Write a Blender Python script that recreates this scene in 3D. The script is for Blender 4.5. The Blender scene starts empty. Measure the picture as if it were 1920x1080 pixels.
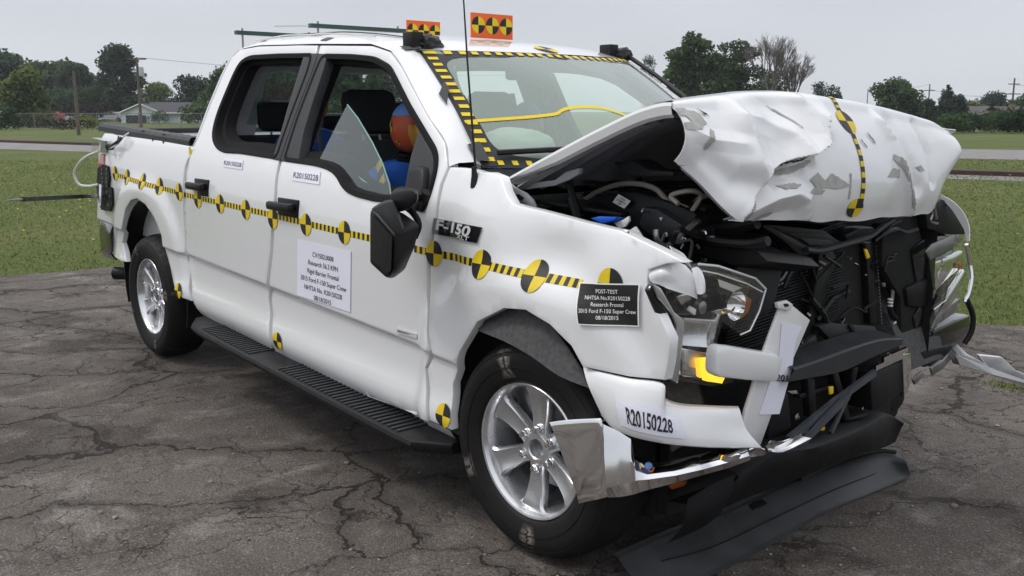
import bpy, bmesh, math, random
import numpy as np
from mathutils import Vector, Matrix, noise
from mathutils.geometry import delaunay_2d_cdt
random.seed(7); RNG=np.random.default_rng(7)
scene=bpy.context.scene
# ------------------------------------------------ camera, world, sun, exposure
cd=bpy.data.cameras.new('camera'); cam=bpy.data.objects.new('camera',cd); scene.collection.objects.link(cam); scene.camera=cam
cd.sensor_width=36; cd.lens=33.552; cd.clip_start=.05; cd.clip_end=3000
yaw,pitch=2.44369,-.18355
cam.location=(2.3697,-3.0319,1.5586)
fw=Vector((math.cos(yaw)*math.cos(pitch),math.sin(yaw)*math.cos(pitch),math.sin(pitch)))
cam.rotation_euler=fw.to_track_quat('-Z','Y').to_euler()
SUN_EL,SUN_AZ=math.radians(52),math.radians(228)   # azimuth of the sun, counted from +x towards +y
w=bpy.data.worlds.new('World'); scene.world=w; w.use_nodes=True
nt=w.node_tree; N=nt.nodes; L=nt.links; N.clear()
wo=N.new('ShaderNodeOutputWorld'); bg=N.new('ShaderNodeBackground'); bg.inputs['Strength'].default_value=.1
sky=N.new('ShaderNodeTexSky'); sky.sky_type='NISHITA'; sky.sun_disc=False; sky.sun_elevation=SUN_EL; sky.sun_rotation=math.pi/2-SUN_AZ
sky.dust_density=3
tc=N.new('ShaderNodeTexCoord'); sep=N.new('ShaderNodeSeparateXYZ'); L.new(tc.outputs['Generated'],sep.inputs[0])
# an even overcast: brighter towards the zenith, soft cloud relief
ramp=N.new('ShaderNodeValToRGB'); L.new(sep.outputs['Z'],ramp.inputs[0])
e=ramp.color_ramp.elements; e[0].position=0; e[0].color=(6.5,6.8,7.25,1); e[1].position=1; e[1].color=(13.0,13.2,13.6,1)
m_=ramp.color_ramp.elements.new(.16); m_.color=(6.2,6.5,7.15,1)
m_=ramp.color_ramp.elements.new(.5); m_.color=(9.6,9.8,10.3,1)
mp=N.new('ShaderNodeMapping'); mp.inputs['Scale'].default_value=(1,1,3.5); L.new(tc.outputs['Generated'],mp.inputs[0])
nz=N.new('ShaderNodeTexNoise'); nz.inputs['Scale'].default_value=2.2; nz.inputs['Detail'].default_value=5; nz.inputs['Roughness'].default_value=.45; L.new(mp.outputs[0],nz.inputs[0])
mr=N.new('ShaderNodeMapRange'); mr.inputs[1].default_value=.3; mr.inputs[2].default_value=.7; mr.inputs[3].default_value=.93; mr.inputs[4].default_value=1.09; L.new(nz.outputs[0],mr.inputs[0])
vm=N.new('ShaderNodeVectorMath'); vm.operation='SCALE'; L.new(ramp.outputs[0],vm.inputs[0]); L.new(mr.outputs[0],vm.inputs['Scale'])
mx=N.new('ShaderNodeMix'); mx.data_type='RGBA'; mx.inputs['Factor'].default_value=.93
L.new(sky.outputs[0],mx.inputs['A']); L.new(vm.outputs[0],mx.inputs['B']); L.new(mx.outputs['Result'],bg.inputs[0]); L.new(bg.outputs[0],wo.inputs[0])
sd=bpy.data.lights.new('sun','SUN'); sd.energy=1.2; sd.angle=math.radians(14); sd.color=(1,.96,.9)
sun=bpy.data.objects.new('sun',sd); scene.collection.objects.link(sun)
sdir=Vector((math.cos(SUN_EL)*math.cos(SUN_AZ),math.cos(SUN_EL)*math.sin(SUN_AZ),math.sin(SUN_EL)))
sun.rotation_euler=sdir.to_track_quat('Z','Y').to_euler(); sun.location=(0,0,30)
vs=scene.view_settings; vs.view_transform='Standard'; vs.look='None'; vs.gamma=1; vs.use_curve_mapping=False; vs.exposure=.13

PROF=[(.20,.90),(.30,.945),(.335,.962),(.365,.984),(.42,.990),(.46,.980),(.51,.967),(.60,.964),(.648,.966),(.656,.980),(.662,.988),(.70,.989),(.85,.994),(1.0,.998),(1.06,.996),(1.15,.984),(1.22,.968),(1.29,.940),(1.36,.908),(1.87,.660),(2.1,.545)]
def lerp_prof(z):
    if z<=PROF[0][0]: return PROF[0][1]
    for (a,ya),(b,yb) in zip(PROF,PROF[1:]):
        if z<=b: return ya+(yb-ya)*(z-a)/(b-a)
    return PROF[-1][1]
def sm(a,b,t):
    t=min(1,max(0,(t-a)/(b-a))); return t*t*(3-2*t)
def half_width(x,z,dent=True):
    """half width of the truck body at length x and height z (the nose hangs a little low)"""
    zc=z+.04*(x+.6)
    h=.0012 if .63<zc<.69 else .007
    y=sum(lerp_prof(zc+k*h) for k in (-2,-1,0,1,2))/5
    for cx,cz,amp,lo in ((.0,.40,.034,.57),(-3.60,.50,.030,.57)):
        dx=x-cx; dz=(z-cz)
        if dz>-.25:
            r=(abs(dx)**2.4+abs(dz)**2.4)**(1/2.4)
            y+=amp*(1-sm(lo,lo+.12,r))*sm(-.22,.05,dz)*(1-sm(1.0,1.2,zc))
    y+=.02*sm(-.35,-.05,x)*(1-sm(.70,.80,abs(z-.6)))*0
    if dent and x>-.62:
        k=sm(-.62,.5,x)
        y+=.016*math.exp(-((x+.30)**2/.012+(z-1.12)**2/.02))-.014*math.exp(-((x+.40)**2/.006+(z-1.0)**2/.05))
        y+=-.035*k*math.exp(-((x-.12)**2/.03+(z-1.10)**2/.008))+.02*k*math.exp(-((x-.38)**2/.01+(z-1.08)**2/.02))
        y+=.006*math.sin(9*x+7*z+1.2)*k-.03*sm(.15,.62,x)
    return y

# ------------------------------------------------ helpers
C=scene.collection; PI=math.pi
def tag(o,label=None,cat=None,group=None,kind=None):
    if label:o['label']=label
    if cat:o['category']=cat
    if group:o['group']=group
    if kind:o['kind']=kind
    return o
def empty(name,label,cat,loc=(0,0,0),group=None,rz=0):
    o=bpy.data.objects.new(name,None); C.objects.link(o); o.location=loc; o.rotation_euler.z=rz; o.empty_display_size=.1
    return tag(o,label,cat,group)
def obj(name,verts,faces,mats,parent=None,smooth=35,mi=None,sub=0):
    me=bpy.data.meshes.new(name); me.from_pydata([tuple(v) for v in verts],[],faces)
    return fin(name,me,mats,parent,smooth,mi)
def fin(name,me,mats,parent=None,smooth=35,mi=None):
    if not isinstance(mats,(list,tuple)):mats=[mats]
    for m in mats:me.materials.append(m)
    if mi is not None:
        me.polygons.foreach_set('material_index',mi)
    if smooth:
        me.polygons.foreach_set('use_smooth',[True]*len(me.polygons))
        if smooth<180:me.set_sharp_from_angle(angle=math.radians(smooth))
    me.update()
    o=bpy.data.objects.new(name,me); C.objects.link(o)
    if parent is not None:
        o.parent=parent
        if parent.type=='EMPTY': o.matrix_parent_inverse=Matrix.Translation(-Vector(root_loc(parent)))
    return o
def root_loc(p):
    v=Vector((0,0,0))
    while p is not None:
        v+=p.location; p=p.parent
    return v
class MB:
    """collects shapes given in world coordinates into one mesh"""
    def __init__(s): s.v=[];s.f=[];s.m=[]
    def add(s,v,f,m=0):
        b=len(s.v); s.v+= [tuple(p) for p in v]; s.f+=[tuple(i+b for i in q) for q in f]; s.m+=[m]*len(f); return s
    def box(s,lo,hi,m=0,rot=None,bev=0):
        c=Vector([(a+b)/2 for a,b in zip(lo,hi)]); h=Vector([abs(b-a)/2 for a,b in zip(lo,hi)])
        bm=bmesh.new(); bmesh.ops.create_cube(bm,size=2)
        for v in bm.verts: v.co=Vector((v.co.x*h.x,v.co.y*h.y,v.co.z*h.z))
        if bev: bmesh.ops.bevel(bm,geom=bm.edges[:]+bm.verts[:],offset=min(bev,min(h)*.9),segments=2,affect='EDGES',profile=.5)
        R=Matrix.Identity(3) if rot is None else rot
        return s.bm(bm,m,lambda p:R@p+c)
    def bm(s,bm,m=0,fn=lambda p:p):
        bm.verts.index_update(); s.add([fn(v.co) for v in bm.verts],[[v.index for v in f.verts] for f in bm.faces],m); bm.free(); return s
    def tube(s,pts,r,m=0,n=8,cap=True):
        pts=[Vector(p) for p in pts]; rr=r if isinstance(r,(list,tuple)) else [r]*len(pts); vs=[];up=None
        for i,p in enumerate(pts):
            t=(pts[min(i+1,len(pts)-1)]-pts[max(i-1,0)]).normalized()
            if up is None: up=t.orthogonal().normalized()
            up=(up-t*up.dot(t)).normalized(); sd=t.cross(up)
            vs+=[p+rr[i]*(up*math.cos(2*PI*k/n)+sd*math.sin(2*PI*k/n)) for k in range(n)]
        fs=[(i*n+k,i*n+(k+1)%n,(i+1)*n+(k+1)%n,(i+1)*n+k) for i in range(len(pts)-1) for k in range(n)]
        if cap: fs+=[tuple(range(n))[::-1],tuple((len(pts)-1)*n+k for k in range(n))]
        return s.add(vs,fs,m)
    def beam(s,a,b,wx,wz,m=0,up=(0,0,1)):
        a=Vector(a);b=Vector(b);t=(b-a).normalized();u=Vector(up);sd=t.cross(u).normalized();u=sd.cross(t)
        vs=[p+sd*i*wx/2+u*j*wz/2 for p in(a,b) for i,j in((-1,-1),(1,-1),(1,1),(-1,1))]
        return s.add(vs,[(0,1,2,3),(7,6,5,4),(0,4,5,1),(1,5,6,2),(2,6,7,3),(3,7,4,0)],m)
    def prism(s,poly,d,m=0):
        """closed polygon of 3d points pushed by vector d"""
        d=Vector(d);n=len(poly);a=[Vector(p) for p in poly]
        return s.add(a+[p+d for p in a],[tuple(range(n))[::-1],tuple(range(n,2*n))]+[(i,(i+1)%n,n+(i+1)%n,n+i) for i in range(n)],m)
    def lathe(s,prof,c,ax,n=32,m=0,close=False):
        """prof [(r,h)] turned about axis ax through c"""
        ax=Vector(ax).normalized();u=ax.orthogonal().normalized();w_=ax.cross(u);c=Vector(c);k=len(prof)
        vs=[c+ax*h+r*(u*math.cos(2*PI*i/n)+w_*math.sin(2*PI*i/n)) for i in range(n) for r,h in prof]
        return s.add(vs,[(i*k+j,i*k+j+1,((i+1)%n)*k+j+1,((i+1)%n)*k+j) for i in range(n) for j in range(k-1)],m)
    def grid(s,rows,m=0,thick=0,flip=False):
        R=len(rows);K=len(rows[0]);vs=[Vector(p) for r in rows for p in r]
        fs=[(i*K+j,i*K+j+1,(i+1)*K+j+1,(i+1)*K+j) for i in range(R-1) for j in range(K-1)]
        if flip: fs=[f[::-1] for f in fs]
        if thick:
            me=bmesh.new();bv=[me.verts.new(v) for v in vs]
            for f in fs:
                try: me.faces.new([bv[i] for i in f])
                except ValueError: pass
            me.normal_update()
            nv=[v.co-v.normal*thick for v in me.verts];me.free();b=len(vs)
            bd=[j for j in range(K-1)]
            ring=[i for i in range(K)]+[i*K+K-1 for i in range(1,R)]+[(R-1)*K+j for j in range(K-2,-1,-1)]+[i*K for i in range(R-2,0,-1)]
            fs2=[tuple(b+i for i in f[::-1]) for f in fs]
            sd=[(ring[i],ring[(i+1)%len(ring)],b+ring[(i+1)%len(ring)],b+ring[i]) for i in range(len(ring))]
            if not flip: sd=[f[::-1] for f in sd]
            vs=vs+nv;fs=fs+fs2+sd
        return s.add(vs,fs,m)
    def build(s,name,mats,parent=None,smooth=35):
        return obj(name,s.v,s.f,mats,parent,smooth,s.m if isinstance(mats,(list,tuple)) else None)
def cr(a,b,c,d,t):
    return .5*((2*b)+(c-a)*t+(2*a-5*b+4*c-d)*t*t+(3*b-a-3*c+d)*t**3)
def spline(pts,n):
    """Catmull-Rom through points, n samples per span"""
    P=[Vector(p) for p in pts];out=[]
    for i in range(len(P)-1):
        a=P[i-1] if i else 2*P[0]-P[1];d=P[i+2] if i+2<len(P) else 2*P[-1]-P[-2]
        for k in range(n): out.append(cr(a,P[i],P[i+1],d,k/n))
    out.append(P[-1]);return out
def surface(rows,nu,nv):
    R=[spline(r,nv) for r in rows]; cols=[spline([r[j] for r in R],nu) for j in range(len(R[0]))]
    return [[c[i] for c in cols] for i in range(len(cols[0]))]
def inside(p,poly):
    x,y=p;c=False;j=len(poly)-1
    for i in range(len(poly)):
        xi,yi=poly[i];xj,yj=poly[j]
        if (yi>y)!=(yj>y) and x<(xj-xi)*(y-yi)/(yj-yi)+xi:c=not c
        j=i
    return c
def densify(poly,d,closed=True):
    out=[];n=len(poly)
    for i in range(n if closed else n-1):
        a=Vector(poly[i]);b=Vector(poly[(i+1)%n]);k=max(1,int((b-a).length/d))
        out+=[tuple(a+(b-a)*t/k) for t in range(k)]
    if not closed: out.append(tuple(poly[-1]))
    return out
def rnd(poly,it=1,keep=()):
    """Chaikin corner cutting of a closed polygon; points whose index is in keep stay sharp"""
    n=len(poly);out=[]
    for i in range(n):
        p=Vector(poly[i])
        if i in keep: out.append(tuple(p));continue
        a=Vector(poly[i-1]);b=Vector(poly[(i+1)%n])
        k=.25;out+=[tuple(p+(a-p)*k),tuple(p+(b-p)*k)]
    return out if it<=1 else rnd(out,it-1)
def offs(poly,d):
    """offset closed polygon inwards by d"""
    n=len(poly);A=sum(poly[i][0]*poly[(i+1)%n][1]-poly[(i+1)%n][0]*poly[i][1] for i in range(n));sg=1 if A>0 else -1;out=[]
    for i in range(n):
        a=Vector(poly[i-1]);p=Vector(poly[i]);b=Vector(poly[(i+1)%n])
        e=(p-a);f=(b-p)
        if e.length<1e-7 or f.length<1e-7: out.append(tuple(p));continue
        n1=Vector((-e.y,e.x)).normalized();n2=Vector((-f.y,f.x)).normalized();m=(n1+n2)
        if m.length<1e-4:m=n1
        m.normalize();k=max(.45,m.dot(n1));out.append(tuple(p+m*d*sg/k))
    return out
def cdt_fill(outline,holes,res,seed_pts=()):
    V=[];E=[]
    for loop in [outline]+holes:
        b=len(V);V+=[Vector(p) for p in loop];E+=[(b+i,b+(i+1)%len(loop)) for i in range(len(loop))]
    xs=[p[0] for p in outline];ys=[p[1] for p in outline];nb=len(V)
    bp_=np.array([tuple(v) for v in V])
    y=min(ys)+res/2;row=0
    while y<max(ys):
        x=min(xs)+(res/2 if row%2 else 0)
        while x<max(xs):
            if inside((x,y),outline) and not any(inside((x,y),h) for h in holes):
                if len(seed_pts) and ZL[0]-.012<y+.04*(x+.6)<ZL[-1]+.012: x+=res;continue
                if np.min((bp_[:,0]-x)**2+(bp_[:,1]-y)**2)>(res*.45)**2: V.append(Vector((x,y)))
            x+=res
        y+=res;row+=1
    for x,y in seed_pts:
        if inside((x,y),outline) and not any(inside((x,y),h) for h in holes) and np.min((bp_[:,0]-x)**2+(bp_[:,1]-y)**2)>.006**2: V.append(Vector((x,y)))
    vo,eo,fo,_,_,_=delaunay_2d_cdt(V,E,[],0,1e-6)
    F=[]
    for f in fo:
        c=sum((vo[i] for i in f),Vector((0,0)))/len(f)
        if inside(c,outline) and not any(inside(c,h) for h in holes):
            a,b,c_=[vo[i] for i in f[:3]]
            if (b-a).cross(c_-a)<0:f=f[::-1]
            F.append(tuple(f))
    return [tuple(v) for v in vo],F
ZL=(.640,.648,.655,.662,.670,.680)
def panel(name,outline,mat,parent,fn,res=.03,holes=(),depth=.03,gap=.003,er=.003,side=-1,thick_in=True):
    """body panel: outline [(x,z)] lifted to y=side*fn(x,z); edges rolled in"""
    mb=MB();side=float(side)
    o0=densify(outline,res)
    loops=[offs(o0,gap+er)]+[offs(densify(h,res),-er) for h in holes]
    V,F=cdt_fill(loops[0],loops[1:],res,[(x,zc-.04*(x+.6)) for zc in ZL for x in np.arange(-4.7,.7,.022)] if len(outline)>9 else ())
    up=lambda x,z,d=0:(x,side*(fn(x,z)-d),z)
    if side>0: F=[f[::-1] for f in F]
    mb.add([up(*p) for p in V],F)
    for k,l in enumerate(loops):
        s=1 if k==0 else -1
        # rolled lip
        rings=[l,offs(l,-s*er*.7 if k==0 else er*.7),offs(l,-s*er if k==0 else er),offs(l,-s*er if k==0 else er)]
        if k: rings=[l,offs(l,er*.7),offs(l,er),offs(l,er)]
        dp=[0,er*.3,er,depth];n=len(l)
        A=sum(l[i][0]*l[(i+1)%n][1]-l[(i+1)%n][0]*l[i][1] for i in range(n))
        vs=[];[vs.extend(up(p[0],p[1],d) for p in rg) for rg,d in zip(rings,dp)]
        fs=[(r*n+i,r*n+(i+1)%n,(r+1)*n+(i+1)%n,(r+1)*n+i) for r in range(3) for i in range(n)]
        fl=(A>0)^(side>0)^(k>0)
        if fl: fs=[f[::-1] for f in fs]
        mb.add(vs,fs)
    me=bpy.data.meshes.new(name);me.from_pydata(mb.v,[],mb.f)
    bm=bmesh.new();bm.from_mesh(me);bmesh.ops.remove_doubles(bm,verts=bm.verts[:],dist=2e-5);bm.to_mesh(me);bm.free()
    return fin(name,me,mat,parent,50)
def ring_strip(loop,fn,side,a,b,d0,d1,mb,m=0):
    """band between offsets a and b of a loop at depths d0,d1"""
    la=offs(loop,a);lb=offs(loop,b);n=len(loop)
    vs=[(p[0],side*(fn(*p)-d0),p[1]) for p in la]+[(p[0],side*(fn(*p)-d1),p[1]) for p in lb]
    mb.add(vs,[(i,(i+1)%n,n+(i+1)%n,n+i) for i in range(n)],m)
# ------------------------------------------------ materials
def mat(name,col=(.5,.5,.5),rough=.5,metal=0,coat=0,emit=None,es=0,spec=.5,ns=0,nvar=0,bump=0,bs=200,tr=0,ior=1.45,ndet=4):
    m=bpy.data.materials.new(name);m.use_nodes=True;t=m.node_tree;b=t.nodes['Principled BSDF']
    b.inputs['Base Color'].default_value=(*col,1);b.inputs['Roughness'].default_value=rough;b.inputs['Metallic'].default_value=metal
    b.inputs['Coat Weight'].default_value=coat;b.inputs['Coat Roughness'].default_value=.04;b.inputs['Specular IOR Level'].default_value=spec
    b.inputs['Transmission Weight'].default_value=tr;b.inputs['IOR'].default_value=ior
    if emit: b.inputs['Emission Color'].default_value=(*emit,1);b.inputs['Emission Strength'].default_value=es
    if ns or bump:
        tc=t.nodes.new('ShaderNodeTexCoord')
    if ns:
        n=t.nodes.new('ShaderNodeTexNoise');n.inputs['Scale'].default_value=ns;n.inputs['Detail'].default_value=ndet;t.links.new(tc.outputs['Object'],n.inputs[0])
        r=t.nodes.new('ShaderNodeMapRange');r.inputs[1].default_value=.25;r.inputs[2].default_value=.75;r.inputs[3].default_value=1-nvar;r.inputs[4].default_value=1+nvar;t.links.new(n.outputs[0],r.inputs[0])
        v=t.nodes.new('ShaderNodeVectorMath');v.operation='SCALE';v.inputs[0].default_value=col;t.links.new(r.outputs[0],v.inputs['Scale']);t.links.new(v.outputs[0],b.inputs['Base Color'])
        r2=t.nodes.new('ShaderNodeMapRange');r2.inputs[1].default_value=.25;r2.inputs[2].default_value=.75;r2.inputs[3].default_value=max(.02,rough-.08);r2.inputs[4].default_value=min(1,rough+.08);t.links.new(n.outputs[0],r2.inputs[0]);t.links.new(r2.outputs[0],b.inputs['Roughness'])
    if bump:
        n=t.nodes.new('ShaderNodeTexNoise');n.inputs['Scale'].default_value=bs;n.inputs['Detail'].default_value=3;t.links.new(tc.outputs['Object'],n.inputs[0])
        bu=t.nodes.new('ShaderNodeBump');bu.inputs['Strength'].default_value=bump;bu.inputs['Distance'].default_value=.002;t.links.new(n.outputs[0],bu.inputs['Height']);t.links.new(bu.outputs[0],b.inputs['Normal'])
    return m
def glassmat(name,tint,haze=(.5,.5,.5),hz=.1,rough=.02,ior=1.5):
    """thin sheet: tinted see-through, fresnel reflection, an even diffuse film"""
    m=bpy.data.materials.new(name);m.use_nodes=True;t=m.node_tree;t.nodes.clear();nn=t.nodes.new;l=t.links.new
    o=nn('ShaderNodeOutputMaterial');tr=nn('ShaderNodeBsdfTransparent');tr.inputs[0].default_value=(*tint,1)
    g=nn('ShaderNodeBsdfGlossy');g.inputs['Roughness'].default_value=rough;g.inputs[0].default_value=(1,1,1,1)
    d=nn('ShaderNodeBsdfDiffuse');d.inputs[0].default_value=(*haze,1)
    lw=nn('ShaderNodeLayerWeight');lw.inputs[0].default_value=.5;pw=nn('ShaderNodeMath');pw.operation='POWER';pw.inputs[1].default_value=4.5;l(lw.outputs['Facing'],pw.inputs[0])
    f=nn('ShaderNodeMapRange');f.inputs[3].default_value=.07;f.inputs[4].default_value=.95;l(pw.outputs[0],f.inputs[0])
    m1=nn('ShaderNodeMixShader');m1.inputs[0].default_value=hz;l(tr.outputs[0],m1.inputs[1]);l(d.outputs[0],m1.inputs[2])
    m2=nn('ShaderNodeMixShader');l(f.outputs[0],m2.inputs[0]);l(m1.outputs[0],m2.inputs[1]);l(g.outputs[0],m2.inputs[2]);l(m2.outputs[0],o.inputs[0])
    return m

def soft_normals(o,normals):
    me=o.data;me.polygons.foreach_set('use_smooth',[True]*len(me.polygons));me.normals_split_custom_set_from_vertices([tuple(n) for n in normals])

# ------------------------------------------------ the setting
def ground_mat_asphalt():
    m=bpy.data.materials.new('asphalt');m.use_nodes=True;t=m.node_tree;b=t.nodes['Principled BSDF'];nn=t.nodes.new;l=t.links.new
    tc=nn('ShaderNodeTexCoord')
    def noise_(s,d=6,r=.6,vec=None):
        n=nn('ShaderNodeTexNoise');n.inputs['Scale'].default_value=s;n.inputs['Detail'].default_value=d;n.inputs['Roughness'].default_value=r;l(vec or tc.outputs['Object'],n.inputs[0]);return n
    def mr(src,a,b_,c,d):
        r=nn('ShaderNodeMapRange');r.inputs[1].default_value=a;r.inputs[2].default_value=b_;r.inputs[3].default_value=c;r.inputs[4].default_value=d;l(src,r.inputs[0]);return r.outputs[0]
    def mul(a,b_,op='MULTIPLY'):
        n=nn('ShaderNodeMath');n.operation=op
        for i,x in enumerate((a,b_)):
            if isinstance(x,(int,float)): n.inputs[i].default_value=x
            else: l(x,n.inputs[i])
        return n.outputs[0]
    def mixc(f,a,b_):
        n=nn('ShaderNodeMix');n.data_type='RGBA'
        if isinstance(f,float): n.inputs[0].default_value=f
        else: l(f,n.inputs[0])
        for k,x in(('A',a),('B',b_)):
            if isinstance(x,tuple): n.inputs[k].default_value=(*x,1)
            else: l(x,n.inputs[k])
        return n.outputs['Result']
    # warped coordinates for the cracks
    w1=noise_(1.6,5,.6);w2=noise_(11,6,.75)
    va=nn('ShaderNodeVectorMath');va.operation='SCALE';va.inputs['Scale'].default_value=.75;l(w1.outputs['Color'],va.inputs[0])
    vb=nn('ShaderNodeVectorMath');vb.operation='SCALE';vb.inputs['Scale'].default_value=.13;l(w2.outputs['Color'],vb.inputs[0])
    v1=nn('ShaderNodeVectorMath');l(tc.outputs['Object'],v1.inputs[0]);l(va.outputs[0],v1.inputs[1])
    v2=nn('ShaderNodeVectorMath');l(v1.outputs[0],v2.inputs[0]);l(vb.outputs[0],v2.inputs[1])
    mp=nn('ShaderNodeMapping');l(v2.outputs[0],mp.inputs[0]);mp.inputs['Scale'].default_value=(1,1,0);mp.inputs['Rotation'].default_value=(0,0,.5)
    def crack(scale,width,mask_lo,seed):
        mq=nn('ShaderNodeMapping');l(mp.outputs[0],mq.inputs[0]);mq.inputs['Location'].default_value=(seed,seed*.7,0);mq.inputs['Scale'].default_value=(1,.72,1)
        vo=nn('ShaderNodeTexVoronoi');vo.feature='DISTANCE_TO_EDGE';vo.inputs['Scale'].default_value=scale;l(mq.outputs[0],vo.inputs[0])
        wn=noise_(1.3,3,.5);wd=mr(wn.outputs[0],.35,.68,width*.15,width)
        c=nn('ShaderNodeMath');c.operation='DIVIDE';l(vo.outputs[0],c.inputs[0]);l(wd,c.inputs[1])
        k=mr(c.outputs[0],.35,1.3,1,0)
        ms=noise_(.45+seed*.03,3,.5);return mul(k,mr(ms.outputs[0],mask_lo,mask_lo+.1,0,1))
    c1=crack(1.05,.013,.36,3.1);c2=crack(2.6,.011,.44,7.7);c3=crack(5.5,.014,.46,1.7)
    ck=mul(mul(c1,mul(c2,.85),'MAXIMUM'),mul(c3,.6),'MAXIMUM')
    halo=mul(crack(1.05,.17,.36,3.1),.75)
    big=noise_(.55,5,.6);mid=noise_(3.2,6,.7);fine=noise_(90,4,.7);agg=nn('ShaderNodeTexVoronoi');agg.inputs['Scale'].default_value=170;l(tc.outputs['Object'],agg.inputs[0])
    base=mixc(mr(big.outputs[0],.35,.65,0,1),(.078,.066,.058),(.152,.133,.117))
    base=mixc(mr(mid.outputs[0],.52,.75,0,.75),base,(.27,.25,.23))
    # damp, dirt-filled dark patches
    dk=noise_(1.1,7,.68);base=mixc(mr(dk.outputs[0],.50,.60,0,.85),base,(.040,.031,.026))
    ms_=nn('ShaderNodeMapping');ms_.inputs['Scale'].default_value=(1,.16,1);ms_.inputs['Rotation'].default_value=(0,0,.9);l(tc.outputs['Object'],ms_.inputs[0]);sk=noise_(5,6,.7,ms_.outputs[0]);base=mixc(mr(sk.outputs[0],.60,.72,0,.55),base,(.26,.24,.225))
    st=noise_(14,5,.8);base=mixc(mr(st.outputs[0],.66,.73,0,.6),base,(.30,.29,.28))
    g=mr(fine.outputs[0],.32,.68,.45,1.6);sc=nn('ShaderNodeVectorMath');sc.operation='SCALE';l(base,sc.inputs[0]);l(g,sc.inputs['Scale'])
    ag=mixc(mr(agg.outputs['Color'],.80,.93,0,.6),sc.outputs[0],(.32,.30,.28))
    ag=mixc(mul(halo,mr(mid.outputs[0],.4,.6,.2,1)),ag,(.045,.037,.032));col=mixc(ck,ag,(.026,.020,.017));l(col,b.inputs['Base Color']);b.inputs['Roughness'].default_value=.85;b.inputs['Specular IOR Level'].default_value=.3
    h=mul(mul(fine.outputs[0],.35),mul(mul(agg.outputs['Distance'],.5),mul(mid.outputs[0],2.2),'ADD'),'ADD');h=mul(h,mul(ck,-3.2),'ADD')
    bu=nn('ShaderNodeBump');bu.inputs['Strength'].default_value=.9;bu.inputs['Distance'].default_value=.008;l(h,bu.inputs['Height']);l(bu.outputs[0],b.inputs['Normal'])
    return m
def grass_mat(name,a,b_,c,sc=1):
    m=bpy.data.materials.new(name);m.use_nodes=True;t=m.node_tree;b=t.nodes['Principled BSDF'];nn=t.nodes.new;l=t.links.new
    tc=nn('ShaderNodeTexCoord');n1=nn('ShaderNodeTexNoise');n1.inputs['Scale'].default_value=.22*sc;n1.inputs['Detail'].default_value=8;n1.inputs['Roughness'].default_value=.68
    n2=nn('ShaderNodeTexNoise');n2.inputs['Scale'].default_value=9*sc;n2.inputs['Detail'].default_value=8;n2.inputs['Roughness'].default_value=.75
    l(tc.outputs['Object'],n1.inputs[0]);l(tc.outputs['Object'],n2.inputs[0])
    r=nn('ShaderNodeValToRGB');l(n1.outputs[0],r.inputs[0]);e=r.color_ramp.elements;e[0].position=.35;e[0].color=(*a,1);e[1].position=.68;e[1].color=(*c,1);k=e.new(.5);k.color=(*b_,1)
    mr=nn('ShaderNodeMapRange');mr.inputs[1].default_value=.3;mr.inputs[2].default_value=.7;mr.inputs[3].default_value=.55;mr.inputs[4].default_value=1.5;l(n2.outputs[0],mr.inputs[0])
    s=nn('ShaderNodeVectorMath');s.operation='SCALE';l(r.outputs[0],s.inputs[0]);l(mr.outputs[0],s.inputs['Scale']);l(s.outputs[0],b.inputs['Base Color'])
    b.inputs['Roughness'].default_value=.9;b.inputs['Specular IOR Level'].default_value=.15
    bu=nn('ShaderNodeBump');bu.inputs['Strength'].default_value=.8;bu.inputs['Distance'].default_value=.05;l(n2.outputs[0],bu.inputs['Height']);l(bu.outputs[0],b.inputs['Normal'])
    return m
M={}
M['asphalt']=ground_mat_asphalt()
M['lawn']=grass_mat('lawn',(.070,.098,.028),(.090,.115,.034),(.128,.130,.052))
M['road']=mat('old_road',(.20,.19,.19),.9,ns=1.5,nvar=.25,bump=.3,bs=40)
M['kerb']=mat('rusty_kerb',(.05,.026,.022),.8,ns=4,nvar=.4)
M['blade']=mat('grass_blade',(.235,.275,.095),.8,ns=.35,nvar=.14,spec=.2)
M['dandelion']=mat('dandelion',(.45,.36,.03),.7)
M['leaf_dark']=mat('leaf_dark',(.066,.118,.056),.8,ns=.35,nvar=.4,spec=.2)
M['leaf_mid']=mat('leaf_mid',(.095,.155,.060),.8,ns=.35,nvar=.4,spec=.2)
M['leaf_light']=mat('leaf_light',(.19,.25,.075),.8,ns=.35,nvar=.35,spec=.2)
M['leaf_blue']=mat('leaf_blue',(.062,.108,.074),.8,ns=.5,nvar=.35,spec=.2)
M['leaf_purple']=mat('leaf_purple',(.045,.034,.036),.8,ns=.5,nvar=.35,spec=.2)
M['bark']=mat('bark',(.085,.07,.06),.9,ns=3,nvar=.4,bump=.5,bs=20)
M['greybark']=mat('grey_bark',(.15,.13,.125),.9,ns=3,nvar=.3)
M['pole']=mat('pole_wood',(.12,.095,.08),.9,ns=6,nvar=.35)
M['siding']=mat('siding_blue',(.58,.65,.69),.7,ns=2,nvar=.08)
M['trim']=mat('white_trim',(.75,.75,.74),.6,ns=5,nvar=.06)
M['roof']=mat('dark_shingle',(.055,.055,.062),.9,ns=5,nvar=.3)
M['roof2']=mat('brown_shingle',(.075,.062,.06),.9,ns=5,nvar=.3)
M['hwin']=mat('house_pane',(.03,.035,.04),.1)
M['brick']=mat('brick_wall',(.19,.11,.09),.9,ns=5,nvar=.25)
M['mesh']=mat('fence_wire',(.22,.22,.22),.6,metal=.4)
M['redcar']=mat('red_paint',(.35,.03,.03),.3,coat=.5)
M['carpaint']=mat('silver_paint',(.45,.46,.48),.35,metal=.2,coat=.5)
M['rub']=mat('rubber',(.018,.018,.018),.75)
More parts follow.
